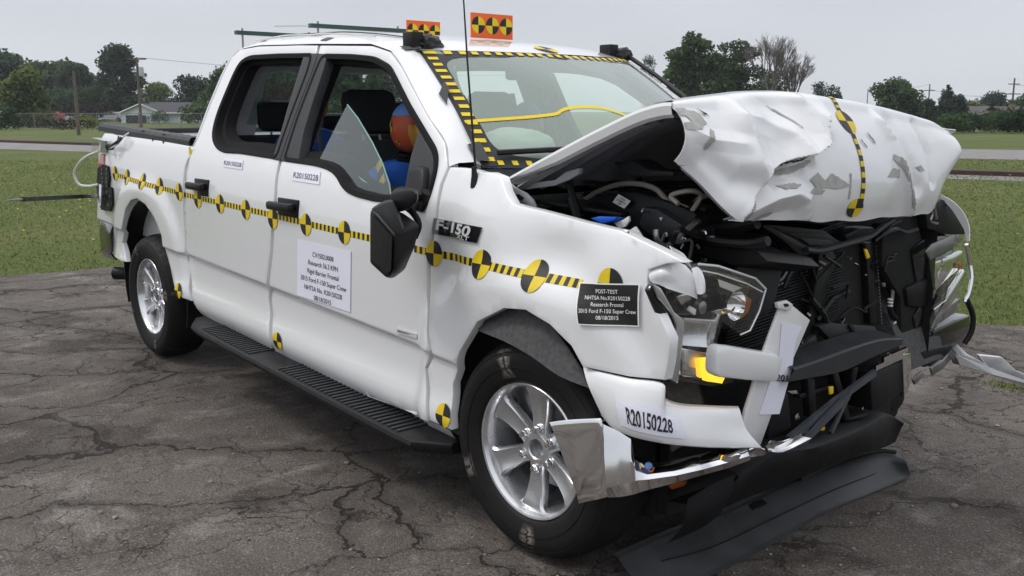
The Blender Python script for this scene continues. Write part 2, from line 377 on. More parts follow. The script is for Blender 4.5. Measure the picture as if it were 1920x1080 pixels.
def leafy(k):
    '''thin leaves let light through: half of it scatters out of the far side'''
    t=M[k].node_tree;b=t.nodes['Principled BSDF'];o=t.nodes['Material Output'];tr=t.nodes.new('ShaderNodeBsdfTranslucent');mx_=t.nodes.new('ShaderNodeMixShader');mx_.inputs[0].default_value=.5
    src=b.inputs['Base Color'].links[0].from_socket;t.links.new(src,tr.inputs[0]);t.links.new(b.outputs[0],mx_.inputs[1]);t.links.new(tr.outputs[0],mx_.inputs[2]);t.links.new(mx_.outputs[0],o.inputs[0])
for k_ in('blade','leaf_dark','leaf_mid','leaf_light','leaf_blue','leaf_purple'): leafy(k_)
def sheet(name,poly,z,m,kind='structure'):
    o=obj(name,[(x,y,z) for x,y in poly],[tuple(range(len(poly)))],m,None,0);return tag(o,kind=kind)
g=sheet('ground',[(-900,-900),(900,-900),(900,900),(-900,900)],-.012,M['lawn'])
pad=[(-7.65,-30),(-7.55,-2.2),(-7.68,-1.0),(-7.6,-.52),(-7.62,.1),(-7.3,1.0),(-6.4,1.9),(-4.8,2.6),(-3.0,3.2),(-1.7,3.75),(-.77,4.05),(-.46,4.25),(.8,4.9),(9,8.5),(30,16),(30,-30)]
pad2=[]
for i,p in enumerate(pad):
    q_=pad[(i+1)%len(pad)];d=math.dist(p,q_);n=int(d/.12) if (i<13) and d<14 else 1
    for k in range(max(1,n)):
        x=p[0]+(q_[0]-p[0])*k/max(1,n);y=p[1]+(q_[1]-p[1])*k/max(1,n)
        a=.10*noise.noise((x*2,y*2,0))+.06*noise.noise((x*7,y*7,3));pad2.append((x+a,y+a*.7))
b_=bmesh.new();f_=b_.faces.new([b_.verts.new((x,y,0)) for x,y in pad2]);bmesh.ops.triangulate(b_,faces=[f_]);me_=bpy.data.meshes.new('asphalt_pad');b_.to_mesh(me_);b_.free()
tag(fin('asphalt_pad',me_,M['asphalt'],None,0),kind='structure')
roadA=[(-161.157,-19.376,-0.008),(-1.279,24.355,-0.008),(-0.95,22.015,-0.008),(-92.928,-12.644,-0.008)]
sheet('road',[p[:2] for p in roadA],-.008,M['road'])
roadB=[(-22.061,34.047,-0.008),(-2.637,44.143,-0.008),(-1.477,33.638,-0.008),(-17.468,27.104,-0.008)]
sheet('road',[p[:2] for p in roadB],-.006,M['road'])
kr=MB();ka=[(-148.343,-18.111,0),(-1.193,23.734,0)];kb=[(-141.966,-17.481,0),(-1.102,23.089,-0)]
kr.prism([(ka[0][0],ka[0][1],-.02),(ka[1][0],ka[1][1],-.02),(kb[1][0],kb[1][1],-.02),(kb[0][0],kb[0][1],-.02)],(0,0,.12));tag(kr.build('kerb',M['kerb'],None,0),kind='structure')
# grass blades near the pad, thinning with distance
def in_pad(x,y): return inside((x,y),pad)
def blades():
    P=[];cx,cy=2.37,-3.03
    n=0
    while n<210000:
        th=math.radians(random.uniform(62,200));r=6.2+ (random.random()**1.6)*29
        x=cx+r*math.cos(th);y=cy+r*math.sin(th)
        if in_pad(x+.03,y) and in_pad(x-.04,y-.04) : continue
        P.append((x,y,r));n+=1
    for _ in range(260):   # tufts growing through the far corner of the pad
        P.append((.15+random.gauss(0,.07),2.55+random.gauss(0,.05),9))
    P=np.array(P);n=len(P);a=RNG.uniform(0,2*np.pi,n);h=RNG.uniform(.010,.028,n);wd=.003+.0005*P[:,2]
    lean=RNG.uniform(0,.04,n);b=RNG.uniform(0,2*np.pi,n)
    v=np.zeros((n,3,3));v[:,0,0]=P[:,0]-np.cos(a)*wd;v[:,0,1]=P[:,1]-np.sin(a)*wd;v[:,1,0]=P[:,0]+np.cos(a)*wd;v[:,1,1]=P[:,1]+np.sin(a)*wd
    v[:,2,0]=P[:,0]+np.cos(b)*lean;v[:,2,1]=P[:,1]+np.sin(b)*lean;v[:,2,2]=h;v[:,:2,2]=-.014
    me=bpy.data.meshes.new('grass');me.from_pydata(v.reshape(-1,3).tolist(),[],np.arange(n*3).reshape(-1,3).tolist())
    go=fin('grass',me,M['blade'],None,0);soft_normals(go,(np.array([0,0,1.])+RNG.normal(size=(n*3,3))*.22).tolist())
    tag(go,'short green lawn grass behind the truck','grass',kind='stuff')
    fv=[];ff=[]
    for _ in range(420):
        th=math.radians(random.uniform(90,180));r=random.uniform(12,34);x=2.37+r*math.cos(th);y=-3.03+r*math.sin(th)
        if in_pad(x,y):continue
        k=len(fv);s=.016+.0006*r;z=.03+.002*r
        fv+=[(x-s,y,z),(x+s,y,z),(x,y-s,z+.012),(x,y+s,z+.012),(x,y,z-.02)];ff+=[(k,k+2,k+3),(k+1,k+3,k+2),(k,k+4,k+2),(k+1,k+4,k+3)]
    tag(obj('dandelions',fv,ff,M['dandelion'],None,0),'yellow dandelion heads dotted over the lawn','flowers',kind='stuff')
blades()
# ---- trees
def leaves(mb_pts,size,flat=.0):
    """leaf-sized triangles pairs at points"""
    P=np.array(mb_pts);n=len(P);d=RNG.normal(size=(n,3));d/=np.linalg.norm(d,axis=1)[:,None];e=np.cross(d,RNG.normal(size=(n,3)));e/=np.linalg.norm(e,axis=1)[:,None]
    s=(size*RNG.uniform(.6,1.35,n))[:,None]
    v=np.stack([P-d*s,P+e*s*.6,P+d*s,P-e*s*.6],1);return v.reshape(-1,3),np.arange(n*4).reshape(-1,4)
def foliage(lobes,n,size,gap=.0):
    """points on the ragged shells of many lobes (centre, radii)"""
    out=[];NN=[];w_=np.array([l[1][0]*l[1][2] for l in lobes]);w_=w_/w_.sum()
    for (c,r),k in zip(lobes,(w_*n).astype(int)+3):
        u=RNG.normal(size=(k,3));u/=np.linalg.norm(u,axis=1)[:,None];rad=RNG.uniform(.35,1.0,k)**.6
        rad*=1+.22*np.sin(5*u[:,0]+7*u[:,2]+c[0])*np.cos(6*u[:,1]+c[1])
        out.append(np.array(c)+u*rad[:,None]*np.array(r));NN.append(u)
    v,f=leaves(np.concatenate(out),size);q_=np.concatenate(NN)+RNG.normal(size=(len(v)//4,3))*.45;q_[:,2]+=.25;q_/=np.linalg.norm(q_,axis=1)[:,None];return v,f,np.repeat(q_,4,0)
def tree(name,label,cat,base,h,wd,m,shape='round',n=5200,trunk=.18,group=None,low=.12,barkm='bark'):
    x,y,_=base;t=empty(name,label,cat,(x,y,0),group)
    lobes=[];R=wd/2
    for i in range(34 if shape!='cone' else 46):
        f=random.random()
        if shape=='round': f=f**.8;pr_=math.sin(PI*min(1,.12+.86*f))**.6
        elif shape=='cone': pr_=1-.93*f
        elif shape=='oval': pr_=math.sin(PI*min(1,.18+.78*f))**.7*(1-.25*f)
        elif shape=='weep': pr_=(math.cos(f*PI/2)**.35)
        else: pr_=1
        a=random.uniform(0,2*PI);rr=R*pr_*random.uniform(.35,.82)
        s=R*random.uniform(.26,.44)*(1 if shape!='cone' else max(.25,pr_)*.8)
        z=h*(low+(1-low)*f*.93)
        lobes.append(((x+rr*math.cos(a),y+rr*math.sin(a),z),(s,s,s*random.uniform(.55,.85))))
    lobes.append(((x,y,h*.5),(R*.55,R*.55,h*.36)));lobes.append(((x,y,h*.28),(R*.5,R*.5,h*.2)))
    v,f,nv_=foliage(lobes,n,max(.11,wd*.027))
    v[:,2]=np.maximum(v[:,2],.05)
    me=bpy.data.meshes.new('crown');me.from_pydata(v.tolist(),[],f.tolist());soft_normals(fin('crown',me,M[m],t,0),nv_.tolist())
    mb=MB();top=(x+random.uniform(-.3,.3),y,h*.7);mid=(x+random.uniform(-.15,.15),y,h*.3)
    mb.tube([(x,y,-.1),mid,top],[trunk*1.3,trunk,trunk*.3],0,7)
    for k in range(6):
        a=random.uniform(0,2*PI);z=h*random.uniform(.2,.5);mb.tube([(x,y,z),(x+R*.3*math.cos(a),y+R*.3*math.sin(a),z+h*.12),(x+R*.65*math.cos(a),y+R*.65*math.sin(a),z+h*.25)],[trunk*.5,trunk*.3,.03],0,5)
    mb.build('trunk',M[barkm],t);return t
def bush(name,label,base,h,wd,m,n=1500,group=None,cat='bush',dp=None):
    x,y,_=base;dp=dp or wd;lobes=[]
    for i in range(14):
        a=random.uniform(0,2*PI);rr=random.uniform(0,.36);lobes.append(((x+wd*rr*math.cos(a),y+dp*rr*math.sin(a),h*random.uniform(.25,.68)),(wd*.22,dp*.22,h*.30)))
    v,f,nv_=foliage(lobes,n,max(.08,h*.05));v[:,2]=np.maximum(v[:,2],0)
    me=bpy.data.meshes.new(name);me.from_pydata(v.tolist(),[],f.tolist());bo=fin(name,me,M[m],None,0);soft_normals(bo,nv_.tolist());return tag(bo,label,cat,group)
def bare_tree(name,label,base,h,seed,spread=.5,levels=7):
    random.seed(seed);x,y,_=base;t=empty(name,label,'tree',(x,y,0));mb=MB();tw=MB()
    def grow(p,d,L_,r,k):
        q_=p+d*L_;(mb if k<3 else tw).tube([p,p+d*L_*.5+Vector((random.gauss(0,.04),random.gauss(0,.04),0))*L_,q_],[r,r*.85,r*.68],0,5 if k<3 else 3,False)
        if k>=levels:return
        for i in range(3 if k else 4):
            nd=(d+Vector((random.gauss(0,spread),random.gauss(0,spread),random.uniform(.0,.35)))).normalized();grow(q_ if random.random()<.7 else p+d*L_*.7,nd,L_*random.uniform(.62,.86),r*.62,k+1)
    grow(Vector((x,y,-.1)),Vector((0,0,1)),h*.2,.22,0)
    mb.build('trunk',M['greybark'],t);tw.build('twigs',M['greybark'],t);random.seed(seed+1);return t
G1='trees in the row beyond the left-hand houses'
def T(u,vtop,wpx,depth,name,label,m,shape,n=5200,low=.1,group=None,cat='tree',trunk=.18):
    if u<400 and depth>100: depth+=28;wpx*=1.0
    k=depth/1789.48;b=DPT(u,depth);h=(1.56+(208-vtop)*k)*.95
    return tree(name,label,cat,b,h*1.0,wpx*k*1.32,m,shape,int(n*1.6),trunk,group,low)
_o=Vector((2.3697,-3.0319,1.5586))
def DPT(u,depth,v=208.0):
    """ground point at a bearing and a distance from the photographer"""
    a=2.44369;fx,fy=math.cos(a),math.sin(a);rx,ry=math.sin(a),-math.cos(a);s=(u-960)/1760.0;dd=depth
    return (_o.x+dd*(fx+rx*s),_o.y+dd*(fy+ry*s),0)
T(-25,108,120,128,'deciduous_tree','dark leafy tree cut by the left edge of the photo','leaf_dark','round',7000)
T(45,97,100,135,'deciduous_tree','dark tall tree second from the left edge, behind the light green tree','leaf_dark','round',7000)
T(125,107,96,140,'deciduous_tree','broad dark green tree right behind the light green tree','leaf_mid','round',8000)
T(172,122,80,132,'deciduous_tree','dark green tree behind the shorter bare utility pole','leaf_dark','round',7000)
T(82,132,86,92,'deciduous_tree','light green upright tree standing in front of the dark row','leaf_light','oval',8000,.12,trunk=.12)
T(213,152,56,128,'deciduous_tree','low dark tree between the pole and the tall pointed tree','leaf_blue','round',4500)
T(254,88,84,122,'deciduous_tree','tallest tree, pointed and dark, behind the crossarm utility pole','leaf_dark','oval',9000,.06)
T(318,157,60,130,'willow_tree','rounded pale willow behind the grey roofed house','leaf_light','weep',4500,.1)
T(378,140,66,112,'deciduous_tree','feathery tree next to the back of the truck cab','leaf_blue','round',4200)
T(455,128,90,118,'deciduous_tree','tree seen at the left of the rear door window','leaf_mid','round',6000)
T(520,118,100,122,'deciduous_tree','tree seen through the middle of the rear door window','leaf_mid','round',6500)
T(590,112,90,120,'deciduous_tree','tree behind the pillar between the two door windows','leaf_mid','round',5000)
T(655,120,95,110,'deciduous_tree','tree seen through the front door window left of the headrest','leaf_mid','round',6500)
T(722,128,74,118,'deciduous_tree','smaller tree seen through the front door window above the headrest','leaf_mid','round',5000)
T(1205,100,36,140,'deciduous_tree','small treetop just left of the big tree right of the windshield','leaf_mid','round',2000)
T(1292,62,104,100,'deciduous_tree','big green tree rising right of the windshield, left half','leaf_mid','round',9000,.12)
T(1360,68,84,104,'deciduous_tree','big green tree beside the bare tree, right half of the pair','leaf_mid','round',7500,.1)
T(1426,128,66,112,'deciduous_tree','low green tree growing under the bare tree','leaf_mid','round',3500)
T(1521,150,48,125,'pine_tree','dark flat topped pine to the right of the bare tree','leaf_blue','round',2600,.3)
T(1550,158,26,127,'pine_tree','small dark pine close beside the flat topped pine','leaf_blue','cone',1200,.2)
T(1652,153,84,120,'deciduous_tree','wide round tree right of centre above the hood','leaf_mid','round',7000)
T(1715,186,34,125,'deciduous_tree','low tree between the wide round tree and the spruce','leaf_blue','round',2600)
T(1748,152,40,102,'spruce_tree','pointed dark spruce above the right end of the hood','leaf_blue','cone',4800,.03)
T(1768,175,30,104,'spruce_tree','narrower spruce close to the right of the pointed spruce','leaf_blue','oval',3000,.03)
T(1790,190,50,135,'deciduous_tree','pale green tree behind the dark roofed house','leaf_light','round',2600)
T(1833,178,60,140,'deciduous_tree','round bluish tree left of the tall transmission pole','leaf_blue','round',4200)
T(1905,175,64,135,'deciduous_tree','green tree at the right edge of the photo','leaf_mid','round',5000)
T(1975,170,90,138,'deciduous_tree','tree just outside the right edge','leaf_mid','round',4000)
for u_,lb_ in ((-140,'tree beyond the left edge of the photo'),(-250,'tree far beyond the left edge of the photo'),(2080,'tree beyond the right edge of the photo'),(2200,'tree far beyond the right edge of the photo')): T(u_,120,110,140,'deciduous_tree',lb_,'leaf_mid','round',2500)
for i,(u_,lb) in enumerate([(20,'dark undergrowth at the left edge under the tall trees'),(85,'dark undergrowth behind the light green tree'),(150,'dark undergrowth behind the bare pole'),(215,'dark undergrowth left of the pale blue house')]):
    bush('undergrowth',lb,DPT(u_,150),5.5,10,'leaf_dark',3200)
for i,u_ in enumerate((405,480,560,640,705,770)):
    b=DPT(u_,95);bush('bush',['green bush seen through the rear part of the rear door window','green bush seen through the rear door window beside the headrest','green bush behind the window pillar','green bush seen through the front door window low on the left','green bush seen through the front door window behind the headrest','green bush behind the driver side of the cab'][i],b,3.0,5,'leaf_mid',1500)
bare_tree('bare_tree','leafless grey tree with many fine upright branches',DPT(1428,100),13.4,11,.23)
bare_tree('bare_tree','smaller leafless tree leaning right beside the first bare tree',DPT(1470,103),10.5,23,.25)
# bushes on the right, in front of the houses
HB=['dark hedge bush right beside the hood corner','dark hedge bush second from the hood corner','tall rounded bush in front of the brown roofs','dark bush between the roofs and the lawn','bushy shrub under the transmission pole','dark bush near the right edge of the photo','dark bush cut by the right edge of the photo']
for i,(u_,vt) in enumerate([(1765,222),(1800,218),(1838,213),(1862,208),(1885,214),(1912,210),(1950,212)]):
    d_=68+ (i%3)*3;bush('hedge_bush',HB[i],DPT(u_,d_),1.7+(212-vt)*d_/1789+.2,2.6+ (i%2)*.8,'leaf_dark' if i%2 else 'leaf_mid',2600)
# left shrubs
bush('shrub','rounded dark shrub in front of the white picket fence',DPT(45,82),2.1,2.4,'leaf_dark',1500)
bush('shrub','small green shrub at the left edge in front of the picket fence',DPT(8,80),1.2,2.6,'leaf_mid',900)
bush('shrub','purple leaved bush right of the bare utility pole',DPT(190,128),3.0,6.0,'leaf_purple',1800)
bush('shrub','green shrub right of the pole base',DPT(190,84),1.4,3.0,'leaf_light',900)
bush('shrub','reddish shrub row under the red car',DPT(140,82),1.0,5.0,'leaf_purple',900)
bush('shrub','green shrub in front of the house wall',DPT(314,118),1.7,3.0,'leaf_mid',1200)
bush('shrub','small yellow green shrub at the right end of the house',DPT(374,118),1.2,1.8,'leaf_light',700)
# ---- houses
def axes():
    a=2.44369;return Vector((math.cos(a),math.sin(a),0)),Vector((math.sin(a),-math.cos(a),0))
def gable_house(label,u,depth,wpx,hw,hr,dp,wm,rm,ridge='side',bays=()):
    k=depth/1789.48;F,R=axes();o=Vector(DPT(u,depth));W=wpx*k;t=empty('house',label,'house',o)
    P=lambda a,b,c:o+R*a+F*b+Vector((0,0,c))
    mb=MB();mb.add([P(-W/2,0,0),P(W/2,0,0),P(W/2,dp,0),P(-W/2,dp,0),P(-W/2,0,hw),P(W/2,0,hw),P(W/2,dp,hw),P(-W/2,dp,hw)],[(0,1,5,4),(1,2,6,5),(2,3,7,6),(3,0,4,7),(4,5,6,7)]);mb.build('wall',wm,t,0)
    rb=MB();e=.5
    if ridge=='side':
        A=[P(-W/2-e,-e,hw-.15),P(W/2+e,-e,hw-.15),P(W/2+e,dp/2,hr),P(-W/2-e,dp/2,hr),P(-W/2-e,dp+e,hw-.15),P(W/2+e,dp+e,hw-.15)]
        rb.add(A,[(0,1,2,3),(3,2,5,4)]);rb.add([p+Vector((0,0,.18)) for p in A],[(0,1,2,3),(3,2,5,4)]);rb.add([A[0],A[1],A[1]+Vector((0,0,.18)),A[0]+Vector((0,0,.18))],[(0,1,2,3)])
    rb.build('roof',rm,t,0)
    fb=MB();fb.beam(P(-W/2-e,-e-.02,hw-.08),P(W/2+e,-e-.02,hw-.08),.05,.22);fb.build('fascia',M['trim'],t,0)
    for a,w_,zb,zt in bays:
        f=MB()
        f.beam(P(a-w_/2,-.05,zt),P(a+w_/2,-.05,zt),.08,.12);f.beam(P(a-w_/2,-.05,zb),P(a+w_/2,-.05,zb),.08,.12)
        for s in(-1,0,1): f.beam(P(a+s*w_/2,-.05,zb),P(a+s*w_/2,-.05,zt),.08,.08,0,R)
        fo=f.build('window',M['trim'],t,0)
        g_=MB();g_.add([P(a-w_/2,-.02,zb),P(a+w_/2,-.02,zb),P(a+w_/2,-.02,zt),P(a-w_/2,-.02,zt)],[(0,1,2,3)]);g_.build('pane',M['hwin'],fo,0)
    return t,P,W
hs,P,W=gable_house('pale blue house with a dark grey roof and a white front gable',352,125,118,1.35,2.5,7,M['siding'],M['roof'],'side',[(1.0,1.3,.35,1.1),(3.0,1.1,.35,1.1)])
# front gable wing at its left end
gb=MB();u0=-W/2-2.6;u1=-W/2+2.6
gb.add([P(u0,-1.2,0),P(u1,-1.2,0),P(u1,-1.2,1.3),P((u0+u1)/2,-1.2,2.3),P(u0,-1.2,1.3),P(u0,5,0),P(u1,5,0),P(u1,5,1.3),P((u0+u1)/2,5,2.3),P(u0,5,1.3)],[(0,1,2,3,4),(5,9,8,7,6),(0,4,9,5),(1,6,7,2)]);gb.build('gable_wall',M['siding'],hs,0)
gr_=MB();pk=P((u0+u1)/2,-1.6,2.5)
for s,uu in((-1,u0-.4),(1,u1+.4)):
    a=P(uu,-1.6,1.22);b=P(uu,5,1.22);c=P((u0+u1)/2,5,2.46);gr_.add([a,pk,c,b],[(0,1,2,3)]);
gr_.build('gable_roof',M['roof'],hs,0)
bd=MB()
for uu in(u0-.4,u1+.4): bd.beam(P(uu,-1.65,1.18),P((u0+u1)/2,-1.65,2.45),.06,.16)
bd.build('bargeboard',M['trim'],hs,0)
dk_=MB();dk_.add([P(u0+.6,-1.24,0),P(u0+3.2,-1.24,0),P(u0+3.2,-1.24,1.0),P(u0+.6,-1.24,1.0)],[(0,1,2,3)]);dk_.build('carport_opening',M['hwin'],hs,0)
gable_house('low brown roofed house behind the hedge right of the hood',1800,128,88,1.2,2.0,8,M['brick'],M['roof2'],'side',[(0,1.4,.5,1.0)])
gable_house('grey roofed house between the two brown roofs',1846,140,64,1.1,1.75,8,M['brick'],M['roof'],'side')
h3,P3,W3=gable_house('brown roofed house with a brick chimney at the right edge',1915,124,100,1.2,1.95,8,M['brick'],M['roof2'],'side',[(-1,1.4,.5,1.0)])
ch=MB();c0=P3(-1.6,3.6,2.6);ch.box((c0.x-.35,c0.y-.35,1.2),(c0.x+.35,c0.y+.35,2.35));ch.build('chimney',M['brick'],h3,0)
# ---- poles
def pole(name,label,u,depth,vtop,r=.15,arm=None,lean=0,extra=None):
    b=DPT(u,depth);h=1.56+(208-vtop)*depth/1789.48;F,R=axes();t=empty(name,label,'utility pole',b)
    mb=MB();mb.tube([(b[0],b[1],-.2),(b[0]+lean,b[1],h)],[r,r*.7],0,8);mb.build('post',M['pole'],t)
    if arm:
        for z_,w_ in arm:
            a=MB();a.beam(Vector((b[0],b[1],h-z_))-R*w_,Vector((b[0],b[1],h-z_))+R*w_,.12,.14);a.build('crossarm',M['pole'],t,0)
    if extra:
        a=MB();c=Vector((b[0],b[1],h-extra))+R*.35;a.lathe([(0,-.45),(.22,-.45),(.24,0),(.22,.4),(0,.45)],c,(0,0,1),12);a.build('transformer',M['carpaint'],t)
    return Vector((b[0]+lean,b[1],h))
pole('utility_pole','bare wooden pole with no crossarm on the left lawn',171,63,137,.13)
pA=pole('utility_pole','wooden pole with a crossarm and transformer in front of the pale blue house',286,92,112,.15,[(.15,.9)],0,1.3)
pB=pole('utility_pole','slim pole with side arm left of the spruce',1714,160,160,.14,[(1.0,.9)])
pC=pole('transmission_pole','tall grey pole with two staggered arms near the right edge',1866,150,149,.18,[(.9,.9),(2.4,1.1)])
pD=pole('utility_pole','far thin pole above the wide round tree',1603,200,168,.12)
def wire(label,a,b,sag,r=.012,group=None):
    a=Vector(a);b=Vector(b);pts=[a+(b-a)*i/14-Vector((0,0,sag*4*(i/14)*(1-i/14))) for i in range(15)]
    mb=MB();mb.tube(pts,r,0,3,False);tag(mb.build('overhead_wire',M['pole'],None,0),label,'wire',group)
wire('overhead wire running right from the crossarm pole towards the truck cab',pA,Vector(DPT(1050,140))+Vector((0,0,7)),1.0,.018)
wire('upper overhead wire between the far poles on the right',pD,pB,.6,.025);wire('overhead wire between the slim pole and the tall staggered-arm pole',pB-Vector((0,0,.8)),pC-Vector((0,0,2.2)),.8,.025)
wire('overhead wire leaving the tall staggered-arm pole over the right edge',pC-Vector((0,0,1)),Vector(DPT(2200,140))+Vector((0,0,6)),.8,.025)
# ---- fences on the left
F_,R_=axes()
cf=empty('chain_link_fence','grey chain link fence along the back of the left lawn','fence',DPT(200,88))
for i,u_ in enumerate(range(-60,860,38)):
    b=DPT(u_,88);p=MB();p.tube([(b[0],b[1],0),(b[0],b[1],1.35)],.035,0,6);p.build('post',M['mesh'],cf)
rl=MB();a=DPT(-80,88);b=DPT(850,88)
rl.tube([(a[0],a[1],1.32),(b[0],b[1],1.32)],.025,0,5);rl.build('top_rail',M['mesh'],cf)
ms=MB();A_=Vector(a);B_=Vector(b);Ln=(B_-A_).length;nst=int(Ln/.34)
for i in range(nst):
    p=A_+(B_-A_)*i/nst;q2=A_+(B_-A_)*min(nst,i+3)/nst
    ms.beam(Vector((p.x,p.y,.03)),Vector((q2.x,q2.y,1.3)),.012,.012);ms.beam(Vector((q2.x,q2.y,.03)),Vector((p.x,p.y,1.3)),.012,.012)
tag(ms.build('wire_mesh',M['mesh'],cf,0),kind='stuff')
pf=empty('picket_fence','white wooden picket fence at the far left','fence',DPT(30,96))
a=Vector(DPT(-60,96));b=Vector(DPT(64,96));n_=46
for i in range(n_):
    p=a+(b-a)*i/(n_-1);k=MB();d_=R_*.065
    k.prism([p-d_,p+d_,p+d_+Vector((0,0,1.5)),p+Vector((0,0,1.62)),p-d_+Vector((0,0,1.5))],-F_*.03);k.build('picket',M['trim'],pf,0)
for z_ in(.4,1.2):
    k=MB();k.beam(a+Vector((0,0,z_))+F_*.04,b+Vector((0,0,z_))+F_*.04,.04,.09);k.build('rail',M['trim'],pf,0)
gz=empty('garden_shrine','white pointed garden ornament behind the picket fence','ornament',DPT(14,100));bb_=Vector(DPT(14,100))
k=MB();k.tube([bb_,bb_+Vector((0,0,2.2))],.3,0,8);k.build('column',M['trim'],gz);k=MB();k.lathe([(.8,2.2),(.75,2.35),(.1,2.7),(.06,3.2),(0,3.3)],bb_,(0,0,1),12);k.build('cap',M['trim'],gz)
def far_car(label,u,depth,m,ln=4.4):
    o=Vector(DPT(u,depth));t=empty('parked_car',label,'car',o);P=lambda a,b,c:o+R_*a+F_*b+Vector((0,0,c))
    side=[(-2.2,.35),(-2.2,.8),(-1.5,.95),(-.9,1.4),(.7,1.42),(1.4,1.0),(2.15,.85),(2.2,.35)]
    k=MB();k.prism([P(a,-.85,c) for a,c in side],F_*1.7);k.build('body',m,t,30)
    for s in(-1.4,1.4):
        k=MB();k.lathe([(0,-.1),(.32,-.1),(.32,.1),(0,.1)],P(s,-.85,.32),F_,14);k.build('wheel',M['rub'],t)
    k=MB();k.prism([P(a,-.87,c) for a,c in[(-1.3,.98),(-.8,1.34),(.6,1.36),(1.15,1.02)]],F_*.01);k.build('side_window',M['hwin'],t,0)
far_car('red car parked behind the chain link fence on the left',128,140,M['redcar'])
far_car('silver car parked right of the bare utility pole',182,135,M['carpaint'])
far_car('silver car parked between the pole and the pale blue house',232,140,M['carpaint'])

# thin summer haze over the fields
hz0=MB();hz0.box((-420,-330,-1.2),(330,420,32));hzo=hz0.build('haze',bpy.data.materials.new('haze_air'),None,0);tag(hzo,'thin pale summer haze over the lawn and the far trees','haze',kind='stuff')
hm=hzo.data.materials[0];hm.use_nodes=True;ht=hm.node_tree;ht.nodes.clear();ho=ht.nodes.new('ShaderNodeOutputMaterial');hv=ht.nodes.new('ShaderNodeVolumePrincipled');hv.inputs['Color'].default_value=(.86,.90,.95,1);hv.inputs['Density'].default_value=.0004;hv.inputs['Anisotropy'].default_value=.2;ht.links.new(hv.outputs[0],ho.inputs['Volume'])

# ------------------------------------------------ truck materials
M['paint']=mat('white_paint',(.76,.765,.775),.32,coat=1.0,spec=.5,ns=1.2,nvar=.012)
M['inner_paint']=mat('hood_underside_grey',(.30,.305,.32),.45,coat=.1,ns=3,nvar=.1)
M['black']=mat('black_plastic',(.009,.009,.010),.45,spec=.3,ns=25,nvar=.2,bump=.12,bs=500)
M['trimblack']=mat('window_rubber',(.008,.008,.009),.8,spec=.2)
M['deep']=mat('deep_black_plastic',(.006,.006,.007),.55,spec=.25,ns=20,nvar=.2)
M['dam']=mat('air_dam_plastic',(.058,.060,.064),.55,ns=9,nvar=.2,bump=.2,bs=300)
M['grey']=mat('charcoal_plastic',(.028,.029,.032),.5,spec=.35,ns=12,nvar=.15,bump=.12,bs=500)
M['gloss']=mat('gloss_black',(.010,.010,.011),.12,coat=.6)
M['liner']=mat('felt_liner',(.075,.075,.077),.95,ns=60,nvar=.35,bump=.5,bs=300)
M['dark']=mat('underbody_black',(.008,.008,.008),.8)
M['chrome']=mat('chrome',(.82,.82,.83),.06,metal=1,ns=9,nvar=.03)
M['steel']=mat('dull_steel',(.30,.30,.31),.38,metal=.9,ns=15,nvar=.2)
M['alum']=mat('silver_alloy',(.66,.67,.69),.26,metal=.85,coat=.4,ns=8,nvar=.05)
M['tyre']=mat('tyre_rubber',(.009,.0088,.0088),.6,spec=.28,ns=30,nvar=.25,bump=.2,bs=120)
M['yellow']=mat('target_yellow',(.72,.53,.012),.5,ns=40,nvar=.06)
M['tblack']=mat('target_black',(.014,.013,.012),.5)
M['paper']=mat('paper_white',(.78,.78,.88),.7,ns=6,nvar=.03)
M['ink']=mat('ink_black',(.02,.02,.03),.7)
M['ptext']=mat('paper_letter_white',(.85,.85,.85),.7)
M['rail']=mat('bent_rail_steel',(.11,.12,.14),.35,metal=.6,ns=12,nvar=.2)
M['letter']=mat('bright_badge',(.72,.73,.74),.35,metal=.3)
M['orange']=mat('orange_board',(.78,.13,.025),.55,ns=5,nvar=.05)
M['duct']=mat('black_duct_tape',(.030,.030,.032),.45,ns=20,nvar=.3,bump=.3,bs=90)
M['glass']=glassmat('windshield_glass',(.70,.82,.75),(.50,.62,.55),.34,.02,1.45)
M['shard']=glassmat('side_glass',(.70,.80,.78),(.42,.54,.51),.10,.02,1.4)
M['clear']=glassmat('clear_lamp_lens',(.97,.98,.97),(.6,.6,.58),.012,.03,1.5)
M['red']=mat('red_lens',(.35,.015,.012),.12,coat=.8)
M['amberlit']=mat('amber_lit',(.9,.45,.02),.3,emit=(1,.52,.03),es=1.5)
M['amber']=mat('amber_reflector',(.38,.11,.02),.3)
M['scrape']=mat('bare_primer_grey',(.38,.38,.355),.5,ns=40,nvar=.2)
M['seat']=mat('dark_seat_cloth',(.022,.023,.026),.9,ns=50,nvar=.2,bump=.3,bs=200)
M['cream']=mat('airbag_cloth',(.80,.80,.72),.9,ns=12,nvar=.05)
M['blue']=mat('blue_shirt',(.018,.11,.52),.85,ns=8,nvar=.1)
M['blue2']=mat('light_blue_paint',(.13,.28,.66),.6,ns=8,nvar=.08)
M['skin']=mat('dummy_red_skin',(.50,.085,.035),.5,ns=8,nvar=.1)
M['ochre']=mat('ochre_paint',(.60,.28,.05),.6)
M['label']=mat('label_white',(.72,.72,.70),.6)
M['hose']=mat('grey_hose',(.34,.31,.27),.5,ns=10,nvar=.1)
M['bluecap']=mat('blue_plastic',(.02,.12,.65),.35)
M['greenbar']=mat('dark_green_bar',(.025,.07,.06),.35,coat=.2)
M['scuff']=mat('tyre_scuff_tan',(.17,.14,.12),.8,ns=45,nvar=.45)
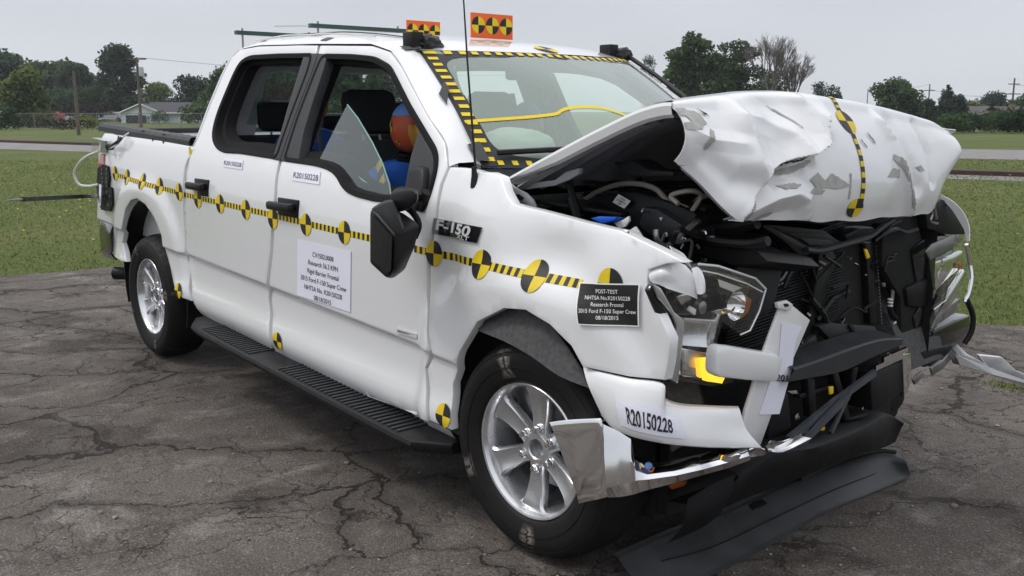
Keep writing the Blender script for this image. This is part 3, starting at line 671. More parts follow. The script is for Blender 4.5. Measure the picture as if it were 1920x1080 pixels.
def scuffmat():
    m=M['scuff'];t=m.node_tree;b=t.nodes['Principled BSDF'];a=t.nodes.new('ShaderNodeAttribute');a.attribute_name='wear'
    tc=t.nodes.new('ShaderNodeTexCoord');n=t.nodes.new('ShaderNodeTexNoise');n.inputs['Scale'].default_value=60;n.inputs['Detail'].default_value=6;t.links.new(tc.outputs['Object'],n.inputs[0])
    k=t.nodes.new('ShaderNodeMath');k.operation='MULTIPLY';t.links.new(a.outputs['Fac'],k.inputs[0]);r=t.nodes.new('ShaderNodeMapRange');r.inputs[1].default_value=.3;r.inputs[2].default_value=.65;t.links.new(n.outputs[0],r.inputs[0]);t.links.new(r.outputs[0],k.inputs[1])
    x=t.nodes.new('ShaderNodeMix');x.data_type='RGBA';t.links.new(k.outputs[0],x.inputs[0]);x.inputs['A'].default_value=(.013,.0125,.0125,1);x.inputs['B'].default_value=(.34,.29,.25,1);t.links.new(x.outputs['Result'],b.inputs['Base Color'])
scuffmat()
M['copper']=mat('wire_orange',(.5,.12,.03),.5)
M['cable']=mat('white_cable',(.62,.64,.6),.5)
TR=empty('pickup_truck','white crew cab pickup truck with crushed front end and buckled hood, on cracked asphalt','pickup truck',(-1.9,0,0))
hw=half_width
hwf=lambda x,z:half_width(x,z,False)
# traced side outlines, as (length, height) on the body side
REAR_DOOR=[(-2.842,1.851),(-2.768,1.895),(-2.549,1.902),(-2.099,1.885),(-1.9,1.874),(-1.863,1.755),(-1.855,1.541),(-1.837,1.329),(-1.813,1.131),(-1.875,0.895),(-1.979,0.64),(-1.94,0.432),(-2.004,0.352),(-2.457,0.373),(-2.882,0.408),(-2.91,0.486),(-2.976,0.678),(-2.927,0.99),(-2.879,1.246),(-2.879,1.334),(-2.854,1.421),(-2.868,1.581),(-2.863,1.743)]
FRONT_DOOR=[(-1.879,1.873),(-1.403,1.847),(-1.23,1.811),(-1.098,1.741),(-0.781,1.54),(-0.608,1.442),(-0.533,1.355),(-0.541,1.29),(-0.522,1.167),(-0.546,1.033),(-0.561,0.858),(-0.516,0.667),(-0.583,0.579),(-0.539,0.41),(-0.544,0.375),(-1.326,0.324),(-1.98,0.351),(-1.914,0.437),(-1.955,0.643),(-1.852,0.898),(-1.792,1.133),(-1.816,1.33),(-1.834,1.541),(-1.842,1.755)]
REAR_HOLE=[(-2.675,1.425),(-2.723,1.532),(-2.723,1.667),(-2.714,1.785),(-2.681,1.836),(-2.594,1.853),(-2.287,1.848),(-1.909,1.834),(-1.889,1.756),(-1.881,1.54),(-1.861,1.333),(-2.273,1.347),(-2.467,1.345),(-2.575,1.365)]
FRONT_HOLE=[(-1.813,1.827),(-1.539,1.813),(-1.336,1.794),(-1.189,1.752),(-1.12,1.709),(-0.927,1.584),(-0.637,1.414),(-0.597,1.366),(-0.578,1.284),(-0.586,1.189),(-0.622,1.182),(-0.727,1.199),(-0.86,1.206),(-0.929,1.199),(-1.091,1.209),(-1.186,1.225),(-1.281,1.282),(-1.369,1.308),(-1.492,1.319),(-1.789,1.328),(-1.819,1.541),(-1.821,1.754)]
FENDER=[(-0.521,1.355),(-0.395,1.353),(-0.321,1.345),(-0.277,1.347),(-0.209,1.334),(-0.157,1.285),(-0.108,1.25),(0.023,1.239),(0.227,1.219),(0.402,1.208),(0.519,1.176),(0.6,1.154),(0.651,1.137),(0.584,1.125),(0.526,1.102),(0.525,1.069),(0.533,1.044),(0.584,0.973),(0.623,0.915),(0.612,0.842),(0.597,0.783),(0.487,0.776),(0.31,0.773),(0.262,0.833),(0.17,0.886),(0.055,0.915),(-0.057,0.902),(-0.211,0.829),(-0.32,0.701),(-0.393,0.56),(-0.388,0.441),(-0.384,0.384),(-0.526,0.385),(-0.525,0.414),(-0.563,0.584),(-0.502,0.669),(-0.544,0.86),(-0.532,1.035),(-0.51,1.168),(-0.529,1.291)]
BED=[(-4.381,1.413),(-3.376,1.386),(-2.814,1.362),(-2.896,1.289),(-2.918,1.25),(-2.951,0.989),(-2.965,0.773),(-2.957,0.557),(-2.926,0.481),(-3.002,0.491),(-3.08,0.508),(-3.182,0.6),(-3.261,0.721),(-3.259,0.832),(-3.345,0.93),(-3.479,0.999),(-3.621,1.025),(-3.733,1.007),(-3.851,0.945),(-3.948,0.833),(-4.05,0.706),(-3.944,0.589),(-4.042,0.584),(-4.531,0.624),(-4.588,0.797),(-4.475,1.048),(-4.423,1.231),(-4.429,1.356)]
for side,fn in ((-1,hw),(1,hwf)):
    sl='dented near the hood and torn open at its front end' if side<0 else None
    f_=panel('fender',FENDER if side<0 else [(min(x,.36),z) for x,z in FENDER if x<.36]+[],M['paint'],TR,fn,.03,depth=.035,side=side)
    d1=panel('rear_door',REAR_DOOR,M['paint'],TR,fn,.035,[rnd(densify(REAR_HOLE,.07),2)],.05,side=side)
    d2=panel('front_door',FRONT_DOOR,M['paint'],TR,fn,.035,[rnd(densify(FRONT_HOLE,.07),2)],.05,side=side)
    b1=panel('bed_side',BED,M['paint'],TR,fn,.035,depth=.03,side=side)
    for d,hole in((d1,REAR_HOLE),(d2,FRONT_HOLE)):
        h=rnd(densify(hole,.07),2)
        mb=MB();s_=float(side)
        ring_strip(h,fn,s_,-.002,.002,-.004,-.009,mb);ring_strip(h,fn,s_,.002,.022,-.009,-.004,mb);ring_strip(h,fn,s_,.022,.026,-.004,.035,mb);ring_strip(h,fn,s_,.026,.046,.035,.038,mb);ring_strip(h,fn,s_,.046,.052,.038,.10,mb)
        mb.build('window_trim',M['trimblack'],d,25)
    # pillar trims between the door windows
    for nm,px,o_ in(('pillar_trim',[(-1.996,1.838),(-1.862,1.832),(-1.847,1.755),(-1.844,1.541),(-1.823,1.325),(-1.902,1.329),(-1.919,1.452),(-1.95,1.579)],d1),('pillar_trim',[(-1.856,1.831),(-1.766,1.825),(-1.744,1.751),(-1.722,1.578),(-1.699,1.456),(-1.644,1.32),(-1.818,1.325),(-1.839,1.541),(-1.842,1.755)],d2)):
        panel(nm,px,M['grey'],o_,(lambda x,z,fn=fn:fn(x,z)+.005),.03,depth=.05,gap=.0005,side=side)
    # door innards, dark
# sail panel and mirror foot of the near door
panel('mirror_sail',[(-0.803,1.502),(-0.744,1.472),(-0.634,1.404),(-0.599,1.364),(-0.585,1.284),(-0.59,1.193),(-0.627,1.186),(-0.714,1.204),(-0.756,1.264),(-0.79,1.385)],M['grey'],d2 if False else TR,lambda x,z:hw(x,z)+.003,.03,depth=.03,gap=.0005)
panel('mirror_foot',rnd([(-0.747,1.345),(-0.666,1.351),(-0.634,1.338),(-0.605,1.277),(-0.593,1.19),(-0.629,1.182),(-0.674,1.202),(-0.725,1.28)],1),M['black'],TR,lambda x,z:hw(x,z)+.03,.02,depth=.03,gap=.0005,er=.01)
# door inner skins: dark boards that close the door below the sill
for side in(-1,1):
    mb=MB();s_=float(side);a=[(-2.751,1.295),(-0.508,1.282),(-0.431,0.471),(-2.827,0.514)]
    mb.prism([(x,s_*(hwf(x,z)-.10),z) for x,z in[(-2.85,1.36),(-.62,1.17),(-.58,.42),(-2.85,.50)]],(0,-s_*.03,0));mb.build('door_inner_board',M['seat'],TR,0)
# rocker under the doors
for side in(-1,1):
    mb=MB();rows=[]
    for i in range(20):
        x=-2.93+2.48*i/19;zb=.338-.04*(x+.6)
        rows.append([(x,side*(hwf(x,zb+.03)-.03),zb+.03),(x,side*(hwf(x,zb)-.03),zb-.005),(x,side*.93,zb-.03),(x,side*.80,zb-.03)])
    mb.grid(rows,flip=side<0);mb.build('rocker_panel',M['paint'],TR)
# ---- cab roof, pillars
GAP=[(-2.842,1.851),(-2.768,1.895),(-2.552,1.905),(-1.937,1.881),(-1.408,1.854),(-1.229,1.815),(-1.096,1.744),(-0.779,1.542),(-0.602,1.443),(-0.527,1.355)]
def gz(x):
    g=GAP[:6]
    if x<=g[0][0]: return g[0][1]
    for (a,za),(b,zb) in zip(g,g[1:]):
        if x<=b: return za+(zb-za)*(x-a)/(b-a)
    return g[-1][1]
XF=GAP[5][0]
rows=[]
X0=GAP[0][0];xs=[X0+(XF-X0)*(i/26.)**1.0 for i in range(27)]
for i,x in enumerate(xs):
    zg=gz(x); w0=hwf(x,zg);t=i/26.
    zt=zg+.062-.02*(1-sm(0,.1,t))+.012*math.sin(PI*t)-.066*sm(.5,1.05,t)
    row=[]
    for k in range(33):
        s=-1+2*k/32;a=abs(s);yy=math.copysign(w0*math.sin(a*PI/2)**.9 if a<1 else w0,s)
        u=min(1,abs(yy)/w0);z=zg+(zt-zg)*(max(0,1-u**4.0))**.62
        bow=(.16*(1-u**8)+.15*(1-u*u))*sm(.4,1,t)
        row.append((x+bow,yy,z))
    rows.append(row)
mb=MB();mb.grid(rows,flip=True);mb.build('roof',M['paint'],TR,40)
HDR=rows[-1];rows_roof=rows
hz_=lambda y:(lambda u:(XF+.16*(1-u**8)+.15*(1-u*u),y,1.808+.007*u**3.2))(abs(y)/.70)
# windshield: header to cowl
WB=lambda y:(-.50+.27*(1-(y/.78)**2),y,1.335+.012*(y/.78)**2)
def wspt(s,t):
    """s across -1..1, t down 0..1"""
    yt=s*.635;yb=s*.775;a=Vector(hz_(yt));b=Vector(WB(yb));p=a+(b-a)*t;n=Vector((.62,0,.78));return p+n*(.035*math.sin(PI*t)*(1-.3*s*s))
mb=MB();mb.grid([[wspt(-1+2*j/30,i/20) for j in range(31)] for i in range(21)]);WS=mb.build('windshield',M['glass'],TR,180)
def ws_band(name,cells,m,parent,off=.002):
    """patches on the windshield given as (s0,s1,t0,t1)"""
    mb=MB();n=Vector((.62,0,.78))
    for s0,s1,t0,t1,*k in cells:
        ns=max(1,int(abs(s1-s0)*16));ntt=max(1,int(abs(t1-t0)*12))
        mb.grid([[wspt(s0+(s1-s0)*j/ns,t0+(t1-t0)*i/ntt)+n*off for j in range(ns+1)] for i in range(ntt+1)],k[0] if k else 0)
    return mb.build(name,m,parent,0)
# black frit with rounded inner corners, as a frame under the glass
fr=[];io=lambda s:s
mb=MB();n_=96;inner=[];outer=[]
for k in range(n_):
    a=2*PI*k/n_;c,s=math.cos(a),math.sin(a);p=.22
    ex=lambda v,e:math.copysign(abs(v)**e,v)
    inner.append((ex(c,p)*.925,.5+ex(s,p)*.44));m_=max(abs(c),abs(s));outer.append((c/m_*1.0,.5+.5*s/m_))
nn_=Vector((.62,0,.78))
def wsrow(l,o): return [wspt(s,t)+nn_*o for s,t in l+[l[0]]]
mid=[((a[0]+b[0])/2,(a[1]+b[1])/2) for a,b in zip(inner,outer)]
mb.grid([wsrow(outer,.001),wsrow(mid,.001),wsrow(inner,.001)]);mb.build('windshield_frit',M['grey'],WS,0)
# striped tape along the windshield edge
cells=[]
for i in range(15):
    t0=.012+i*.0655;cells.append((-.99,-.935,t0,t0+.0655,1))
    cells.append((-.988+.004*(i%3),-.938,t0+.004,t0+.032,0))
ws_band('striped_tape',[c for c in cells if c[4]==1],M['tblack'],WS,.003)
for c in cells:
    if c[4]==0: ws_band('yellow_tape_patch',[c[:4]],M['yellow'],WS,.005)
cells=[];i=0;s=-.97
while s<.97:
    dz=.012*math.sin(s*5);cells.append((s,s+.044,.006+dz*.3,.040+dz*.3));s+=.084+.006*math.sin(i*2.3);i+=1
[ws_band('yellow_tape_patch',[c_],M['yellow'],WS,.004) for c_ in cells]
cells=[(.915,.965,.03+i*.038,.05+i*.038) for i in range(22)];[ws_band('yellow_tape_patch',[c_],M['yellow'],WS,.004) for c_ in cells]
cells=[(-.93+i*.062,-.905+i*.062,.955,.985) for i in range(30)];[ws_band('yellow_tape_patch',[c_],M['yellow'],WS,.004) for c_ in cells]
# long yellow line on the glass
def near_ws(u): pass
LN=[(-.988,.675),(-.838,.655),(-.66,.635),(-.512,.612),(-.46,.585),(-.40,.565),(-.30,.555),(-.175,.562),(-.09,.595),(-.012,.64),(.06,.655),(.12,.61),(.175,.575),(.29,.575),(.45,.60)]
pts=spline([(s,t,0) for s,t in LN],8)
mb=MB();mb.grid([[wspt(p.x,p.y-.011)+nn_*.003 for p in pts],[wspt(p.x,p.y+.011)+nn_*.003 for p in pts]]);mb.build('yellow_line_tape',M['yellow'],WS,0)
# A pillars
for side in(-1,1):
    g=[(x,side*hwf(x,z),z) for x,z in GAP[5:]];s_=side
    wv=[wspt(s_*1.0,t) for t in(0,.13,.50,.74,.985)]
    g=spline(g,5);wv=spline(wv,5)
    rr=[]
    for a,b in zip(g,wv):
        a=Vector(a);b=Vector(b);m1=a+(b-a)*.35+Vector((.006,s_*.012,.012));m2=a+(b-a)*.75+Vector((.008,s_*.006,.014));rr.append([a-Vector((0,s_*.03,0)),a,m1,m2,b,b-Vector((.01,0,.03))])
    mb=MB();mb.grid(rr,flip=s_<0);mb.build('a_pillar',M['paint'],TR,60)
# black gap liner behind all the side panels
for side in(-1,1):
    mb=MB();s_=side
    def loc(p,d): return (p[0],s_*(hwf(*p)-d),p[1])
    for poly in(GAP,):
        a=[loc(p,.022) for p in poly];b=[loc((p[0],p[1]-.05),.03) for p in poly];mb.grid([a,b])
    mb.build('door_seal',M['dark'],TR,0)
# cowl panel
mb=MB();rows=[[Vector(WB(y))+Vector((0,0,-.004)) for y in np.linspace(-.80,.80,17)],[Vector(WB(y))+Vector((.10,0,-.035)) for y in np.linspace(-.80,.80,17)],[Vector(WB(y))+Vector((.26,0,-.05)) for y in np.linspace(-.86,.86,17)]]
mb.grid(rows);mb.build('cowl_panel',M['black'],TR)
# wipers
for y0,y1,o_ in((-.52,.10,.0),(.12,.62,.0)):
    mb=MB();a=Vector(WB(y0));b=Vector(WB(y1));L_=[wspt(s,t)+nn_*.025 for s,t in(((-.93,.93),(-.55,.90),(-.05,.90)) if y0<0 else ((.15,.93),(.5,.91),(.85,.93)))];mb.tube(spline(L_,6),.011,0,6)
    mb.tube([a+Vector((.12,.35,-.01)),L_[1]+Vector((.02,0,.01))],.009,0,6);mb.build('wiper',M['black'],TR)
# back of the cab
mb=MB()
o=[(-2.97,-.90,1.30),(-2.97,.90,1.30),(-2.87,.63,1.86),(-2.87,-.63,1.86)];i_=[(-2.955,-.62,1.42),(-2.955,.62,1.42),(-2.89,.50,1.78),(-2.89,-.50,1.78)]
for k in range(4): mb.add([o[k],o[(k+1)%4],i_[(k+1)%4],i_[k]],[(0,1,2,3)])
mb.add([(-3,-.95,.45),(-3,.95,.45),(-3,.90,1.30),(-3,-.90,1.30)],[(0,1,2,3)]);mb.build('cab_back_wall',M['paint'],TR,0)
mb=MB();mb.add([(x+.012,y,z) for x,y,z in i_],[(0,1,2,3)]);mb.build('rear_window',M['shard'],TR,0)
for side in(-1,1):   # rounded rear corner of the cab
    gl=[REAR_DOOR[0]]+[REAR_DOOR[-1-k] for k in range(0,7)]
    rr=[]
    for x,z in gl:
        y=side*(hwf(x,z));xa=x-.004;rr.append([(xa,y-side*.002,z),(xa-.03,y-side*.006,z),(xa-.055,y-side*.03,z),(xa-.065,y-side*.10,z),(xa-.07,y*.6,z)])
    mb=MB();mb.grid(rr,flip=side>0);mb.build('cab_corner',M['paint'],TR,60)
# headliner, floor, dash
mb=MB();mb.grid([[ (x,y,gz(x)-.035-.03*abs(y)) for y in np.linspace(-.6,.6,5)] for x in np.linspace(-2.95,-1.1,6)]);mb.build('headliner',M['seat'],TR)
mb=MB();mb.box((-2.98,-.90,.48),(-.35,.90,.52));mb.build('cab_floor',M['seat'],TR,0)
mb=MB();mb.box((-.62,-.90,.5),(-.52,.90,1.30));mb.build('firewall',M['dark'],TR,0)
mb=MB();rows=[]
for x,z in((-.50,1.30),(-.62,1.32),(-.80,1.30),(-.92,1.22),(-.93,1.05),(-.85,.9)):
    rows.append([(x+.22*(1-(y/.8)**2) if x>-.7 else x,y,z+.01*math.cos(y*6)) for y in np.linspace(-.80,.80,15)])
mb.grid(rows);mb.build('dashboard',M['grey'],TR)
# bed: cap rails, tailgate, floor
def bz_(x): return 1.282-.04*(x+.6)
for side in(-1,1):
    mb=MB();rows=[]
    for i in range(30):
        x=-4.545+1.60*i/29;z=bz_(x)+.012;yo=hwf(x,z)
        r_=.0035*(i%2)
        rows.append([(x,side*(yo+.004),z-.028),(x,side*(yo+.002),z+.004),(x,side*(yo-.012),z+.020+r_),(x,side*(yo-.085),z+.022+r_),(x,side*(yo-.10),z+.012),(x,side*(yo-.10),z-.05)])
    mb.grid(rows,flip=side<0);mb.build('bed_rail_cap',M['grey'],TR,30)
    mb=MB();mb.grid([[(x,side*(hwf(x,bz_(x))-.09),z) for x in np.linspace(-4.5,-2.98,8)] for z in(.78,1.05,1.32)]);mb.build('bed_inner_wall',M['paint'],TR,0)
mb=MB();mb.box((-4.54,-.84,.82),(-4.49,.84,1.405),bev=.012);tg=mb.build('tailgate',M['paint'],TR)
mb=MB();mb.box((-4.555,-.84,1.405),(-4.475,.84,1.438),bev=.01);mb.build('tailgate_cap',M['grey'],tg)
mb=MB();mb.box((-4.5,-.85,.74),(-2.98,.85,.80));mb.build('bed_floor',M['paint'],TR,0)
mb=MB();mb.box((-3.03,-.86,.74),(-3.01,.86,1.36));mb.build('bed_front_wall',M['paint'],TR,0)
# tail lamps
for side,fn in((-1,hw),(1,hwf)):
    panel('tail_lamp',[(-4.398,1.275),(-4.277,1.279),(-4.273,1.042),(-4.442,1.043),(-4.425,1.177)],M['red'],TR,lambda x,z,fn=fn:fn(x,z)+.004,.03,depth=.02,gap=.001,side=side)
# rear bumper
mb=MB()
rr=[]
for z,dy in((.56,.0),(.60,.03),(.74,.03),(.80,.0)):
    rr.append([(x,y*(1+0),z) for x,y in((-4.30,-.955-dy),(-4.52,-.965-dy*.6),(-4.66,-.90-dy*.3),(-4.72,-.6),(-4.74,0),(-4.72,.6),(-4.66,.9),(-4.5,.96),(-4.3,.95))])
mb.grid(rr,thick=.01);mb.build('rear_bumper',M['gloss'],TR)
mb=MB();mb.lathe([(0,-.2),(.042,-.2),(.045,.2),(.038,.2),(.036,0),(0,0)],(-4.32,-.80,.44),(-.8,-.62,0),18);mb.build('exhaust_pipe',M['black'],TR)
# dark underbody boxes added to block light, with axles; wheel housings
mb=MB();mb.box((-4.45,-.62,.34),(.30,.62,.52));mb.box((-2.9,-.84,.40),(-.5,.84,.5));mb.box((-3.85,-.78,.30),(-3.45,.78,.44))
mb.tube([(-3.683,-.75,.40),(-3.683,.75,.40)],.06,0,10);mb.tube([(.0,-.75,.38),(.0,.75,.38)],.05,0,10);mb.build('chassis_light_block',M['dark'],TR,30)
for side in(-1,1):
    for cx,cz,r,nm in((.0,.44,.50,'front_wheel_liner'),(-3.6,.48,.545,'rear_wheel_liner')):
        mb=MB();rr=[]
        for k in range(25):
            a=PI*k/24-.25+.5*k/24*0;a=(.12 if cx>-1 else -.35)+(PI+(.25 if cx>-1 else .7))*k/24;x=cx+r*math.cos(a);z=cz+r*math.sin(a);
            yo=.80 if (cx>-1 and side<0) else .965;rr.append([(x,side*yo,z),(x,side*(yo-.06),z+.01),(x,side*.62,z)])
        mb.grid(rr,thick=.008);mb.add([(cx+r*1.02*math.cos(.12+(PI+.1)*k/16),side*.62,cz+r*1.02*math.sin(.12+(PI+.1)*k/16)) for k in range(17)],[tuple(range(17))]);mb.build(nm,M['liner'] if cx>-1 else M['black'],TR,40)
# the big sagging felt liner in the near front wheel arch
mb=MB();mb.grid(surface([[(-0.318,-0.955,0.798),(-0.144,-0.96,0.871),(0.03,-0.965,0.892),(0.167,-0.97,0.827),(0.29,-0.98,0.723)],[(-0.264,-0.985,0.796),(-0.093,-0.995,0.831),(0.065,-1,0.827),(0.193,-1,0.771),(0.315,-0.995,0.714)],[(-0.229,-1,0.789),(-0.063,-1.015,0.784),(0.08,-1.02,0.761),(0.21,-1.02,0.724),(0.33,-1,0.705)]],6,6),thick=.006);mb.build('sagging_liner',M['liner'],TR)
# ---- wheels
def make_wheel(c,side,steer=0,phase=0,scuffs=()):
    we=bpy.data.objects.new('wheel',None);C.objects.link(we);we.parent=TR;we.location=Vector(c)-TR.location;we.empty_display_size=.1
    c=Vector(c);ax=Vector((math.sin(steer),-math.cos(steer),0)) if side<0 else Vector((0,1,0))
    u=Vector((math.cos(steer),math.sin(steer),0)) if side<0 else Vector((1,0,0));up=Vector((0,0,1))
    P=lambda r,a,h:c+ax*h+(u*math.cos(a)+up*math.sin(a))*r
    # tyre: h=0 at the rim face
    prof=[(.236,-.03),(.246,.004),(.262,.016),(.30,.026),(.335,.026),(.362,.012),(.380,-.012),(.391,-.045),(.395,-.11),(.391,-.185),(.378,-.22),(.34,-.245),(.25,-.235)]
    prof=[tuple(p)[:2] for p in spline([(a,b,0) for a,b in prof],3)]
    n=96;k=len(prof);V=[];
    for i in range(n):
        a=2*PI*i/n
        for r,h in prof:
            tr_=0
            if r>.372: tr_=-.007 if (i%3==0) else 0
            V.append(P(r+tr_,a+(.03 if h>-.11 else 0)*0,h))
    F=[(i*k+j,i*k+j+1,((i+1)%n)*k+j+1,((i+1)%n)*k+j) for i in range(n) for j in range(k-1)]
    if side<0: F=[f[::-1] for f in F]
    ty=obj('tyre',V,F,M['tyre'],we,28)
    mb=MB()
    for r0 in(.300,.352):  # raised rings on the sidewall
        mb.lathe([(r0-.002,.024 if r0<.33 else .016),(r0-.001,.0285 if r0<.33 else .0205),(r0+.001,.0285 if r0<.33 else .0205),(r0+.002,.024 if r0<.33 else .016)],c,ax,72)
    mb.build('sidewall_ring',M['tyre'],we,0)
    for a0,r0,r1,wd in scuffs:
        sc=MB()
        def hh(r): return np.interp(r,[.25,.262,.30,.335,.362,.380,.395],[.008,.016,.026,.026,.012,-.012,-.11])+.0015
        rg=np.linspace(r0,r1,9)
        sc.grid([[P(r,a0+ (s*wd*(1+.25*math.sin(r*60+a0*3)))/r,hh(r)) for s in np.linspace(-1,1,7)] for r in rg]);so=sc.build('scuff_mark',M['scuff'],we,0);at=so.data.color_attributes.new('wear','FLOAT_COLOR','POINT')
        for vi in range(len(so.data.vertices)):
            fs=1-abs(-1+2*(vi%7)/6.);fr=min(1,(vi//7)/1.5,(8-vi//7)/1.5);at.data[vi].color=(fs*fr,)*3+(1,)
        sc=MB();rg=np.linspace(r0+.018,r1-.012,26);rw=[]
        for i,r in enumerate(rg):
            j=.004*math.sin(i*1.7+a0)+.003*math.sin(i*3.1);ww=.0015+.0045*abs(math.sin(i*1.3));rw.append([P(r,a0+(j-ww)/r,hh(r)+.0012),P(r,a0+(j+ww)/r,hh(r)+.0012)])
        sc.grid(rw);sc.build('black_stripe',M['tblack'],we,0)
    # rim: lip, barrel, dished spokes
    mb=MB();mb.lathe([(.236,-.03),(.243,-.004),(.2445,.004),(.241,.008),(.234,.006),(.228,-.004),(.222,-.016),(.216,-.05),(.205,-.12),(.20,-.20)],c,ax,80)
    ns=6
    for s in range(ns):
        a0=phase+s*2*PI/ns;rows=[]
        for i in range(11):
            t=i/10;r=.052+t*.178;hwid=.032+.020*t**1.5+(.012*max(0,1-t*5))+(.022*max(0,(t-.8)/.2)**2);h=-.036+.022*t-.010*math.sin(PI*t)
            if t>.93:h-=.004
            da=lambda q_:a0+q_/r
            rows.append([P(r,da(-hwid),h-.032),P(r,da(-hwid*.97),h-.010),P(r,da(-hwid*.80),h-.001),P(r,da(-hwid*.30),h-.006),P(r,da(hwid*.30),h-.006),P(r,da(hwid*.80),h-.001),P(r,da(hwid*.97),h-.010),P(r,da(hwid),h-.032)])
        mb.grid(rows,flip=side<0)
        # webs between spokes near the rim
    mb.lathe([(.034,-.075),(.034,-.034),(.038,-.030),(.050,-.030),(.058,-.031),(.062,-.036),(.064,-.05)],c,ax,40)
    rm=mb.build('rim',M['alum'],we,38)
    mb=MB();mb.lathe([(0,-.055),(.012,-.053),(.014,-.06),(.033,-.062)],c,ax,24);mb.build('hub_bore',M['steel'],we)
    for s in range(6):
        a=phase+s*2*PI/6;mb=MB();q_=P(.072,a,-.045);mb.lathe([(.0185,-.002),(.0185,.008),(.0175,.009)],q_,ax,16);
        mb.lathe([(.0135,.0),(.0135,.024),(.0105,.029),(0,.030)],q_,ax,6);mb.build('lug_nut',M['chrome'],we,30)
    mb=MB();mb.lathe([(.05,-.125),(.16,-.125),(.165,-.13),(.165,-.15),(.05,-.155)],c,ax,40);mb.build('brake_disc',M['steel'],we)
    mb=MB();cc=P(.135,2.3,-.13);mb.box((cc.x-.07,cc.y-.045,cc.z-.09),(cc.x+.07,cc.y+.03,cc.z+.09),bev=.02);mb.build('brake_caliper',M['steel'],we)
    mb=MB();mb.lathe([(0,-.18),(.2,-.18)],c,ax,30);mb.build('backing_plate',M['dark'],we,0)
    return we
make_wheel((-.012,-.955,.395),-1,.062,math.radians(27),[(math.radians(108),.262,.375,.034),(math.radians(204),.29,.392,.05),(math.radians(273),.262,.39,.034)])
make_wheel((-3.683,-.955,.395),-1,0,math.radians(27),[(math.radians(10),.262,.385,.028),(math.radians(118),.28,.39,.02),(math.radians(205),.30,.39,.02),(math.radians(285),.27,.39,.018)])
make_wheel((-.012,.955,.395),1,0,.3);make_wheel((-3.683,.955,.395),1,0,.8)
# ---- handles
for quad in([(-2.764,-0.989,1.196),(-2.578,-0.989,1.195),(-2.563,-0.997,1.108),(-2.758,-0.997,1.104)],[(-1.774,-0.989,1.159),(-1.57,-0.988,1.158),(-1.556,-0.997,1.077),(-1.772,-0.997,1.072)]):
    q_=[Vector(p) for p in quad];c=sum(q_,Vector())/4;mb=MB();wx=abs(q_[1].x-q_[0].x);hz2=abs(q_[0].z-q_[3].z)
    mb.box((c.x-wx/2,c.y-.006,c.z-hz2/2),(c.x+wx/2,c.y+.01,c.z+hz2/2),bev=.006);hd=mb.build('door_handle',M['black'],TR)
    mb=MB();mb.box((c.x-wx*.72,c.y-.048,c.z-.014),(c.x+wx*.42,c.y-.016,c.z+.026),bev=.013);mb.box((c.x+wx*.2,c.y-.03,c.z-.002),(c.x+wx*.38,c.y,c.z+.026),bev=.004);mb.box((c.x-wx*.70,c.y-.03,c.z-.004),(c.x-wx*.52,c.y+.012,c.z+.020),bev=.004);mb.build('grip',M['black'],hd)
# ---- running board
rb0,rb1=Vector((-2.83,0,.408)),Vector((-.44,0,.318))
def rbp(x,y,dz=0): return (x,y,.318+(.408-.318)*(x+.44)/(-2.39)+dz)
mb=MB();prof=[(-.92,0.0),(-1.085,.0),(-1.10,-.006),(-1.105,-.02),(-1.09,-.045),(-.92,-.05)]
rows=[]
for x,k in((-2.83,.55),(-2.70,.93),(-2.55,1),(-1.8,1),(-1.0,1),(-.66,1),(-.54,.97),(-.42,.45)):
    rows.append([rbp(x,-.90+(y+.90)*k,z) for y,z in prof])
mb.grid(rows,thick=0);mb.add(rows[0],[tuple(range(6))]);mb.add(rows[-1],[tuple(range(6))[::-1]]);rb=mb.build('running_board',M['black'],TR,30)
me_=None
for x in list(np.arange(-2.56,-1.98,.036))+list(np.arange(-1.66,-.62,.036)):
    if me_ is None:
        k=MB();k.box((-.0085,-1.085,-.002),(.0085,-.93,.0065),bev=.003);ro=k.build('tread_rib',M['grey'],rb,30);me_=ro.data
    else: ro=bpy.data.objects.new('tread_rib',me_);C.objects.link(ro);ro.parent=rb
    ro.location=(x,0,rbp(x,0)[2])
    ro.rotation_euler=(0,.0377,0)
for x in(-2.4,-1.6,-.8):
    k=MB();k.beam((x,-.6,.36),(x,-.95,.33),.06,.03);k.build('step_bracket',M['dark'],rb,0)
# ---- stickers on the side
def target(x,z,r,fn=hw,side=-1,off=.002,rot=0,flip=0,parent=TR,squash=1):
    mb=MB();n=32;R=6
    for q_ in range(4):
        a0=rot+q_*PI/2;rows=[]
        for i in range(R+1):
            rows.append([(lambda px,pz:(px,side*(fn(px,pz)+off+.0007),pz))(x+r*i/R*math.cos(a0+PI/2*j/8),z+r*i/R*math.sin(a0+PI/2*j/8)) for j in range(9)])
        mb.grid(rows,(q_+flip)%2)
    return mb.build('target_sticker',[M['tblack'],M['yellow']],parent,0)
for (x,z),r in zip([(0.064,1.029),(-0.207,1.035),(-0.51,1.037),(-1.159,1.053),(-1.496,1.056),(-1.823,1.055),(-2.119,1.075),(-2.428,1.081),(-2.723,1.086),(-2.988,1.107),(-3.279,1.123),(-3.542,1.137),(-3.838,1.147),(-4.077,1.158),(0.393,1.045)],[.0515,.05,.048,.05,.05,.05,.05,.05,.05,.05,.05,.05,.05,.048,.05]):
    target(x,z,r)
for (x,z) in [(-1.852,0.449),(-0.43,0.433),(-3.052,0.531)]: target(x,z,.046,off=.004)
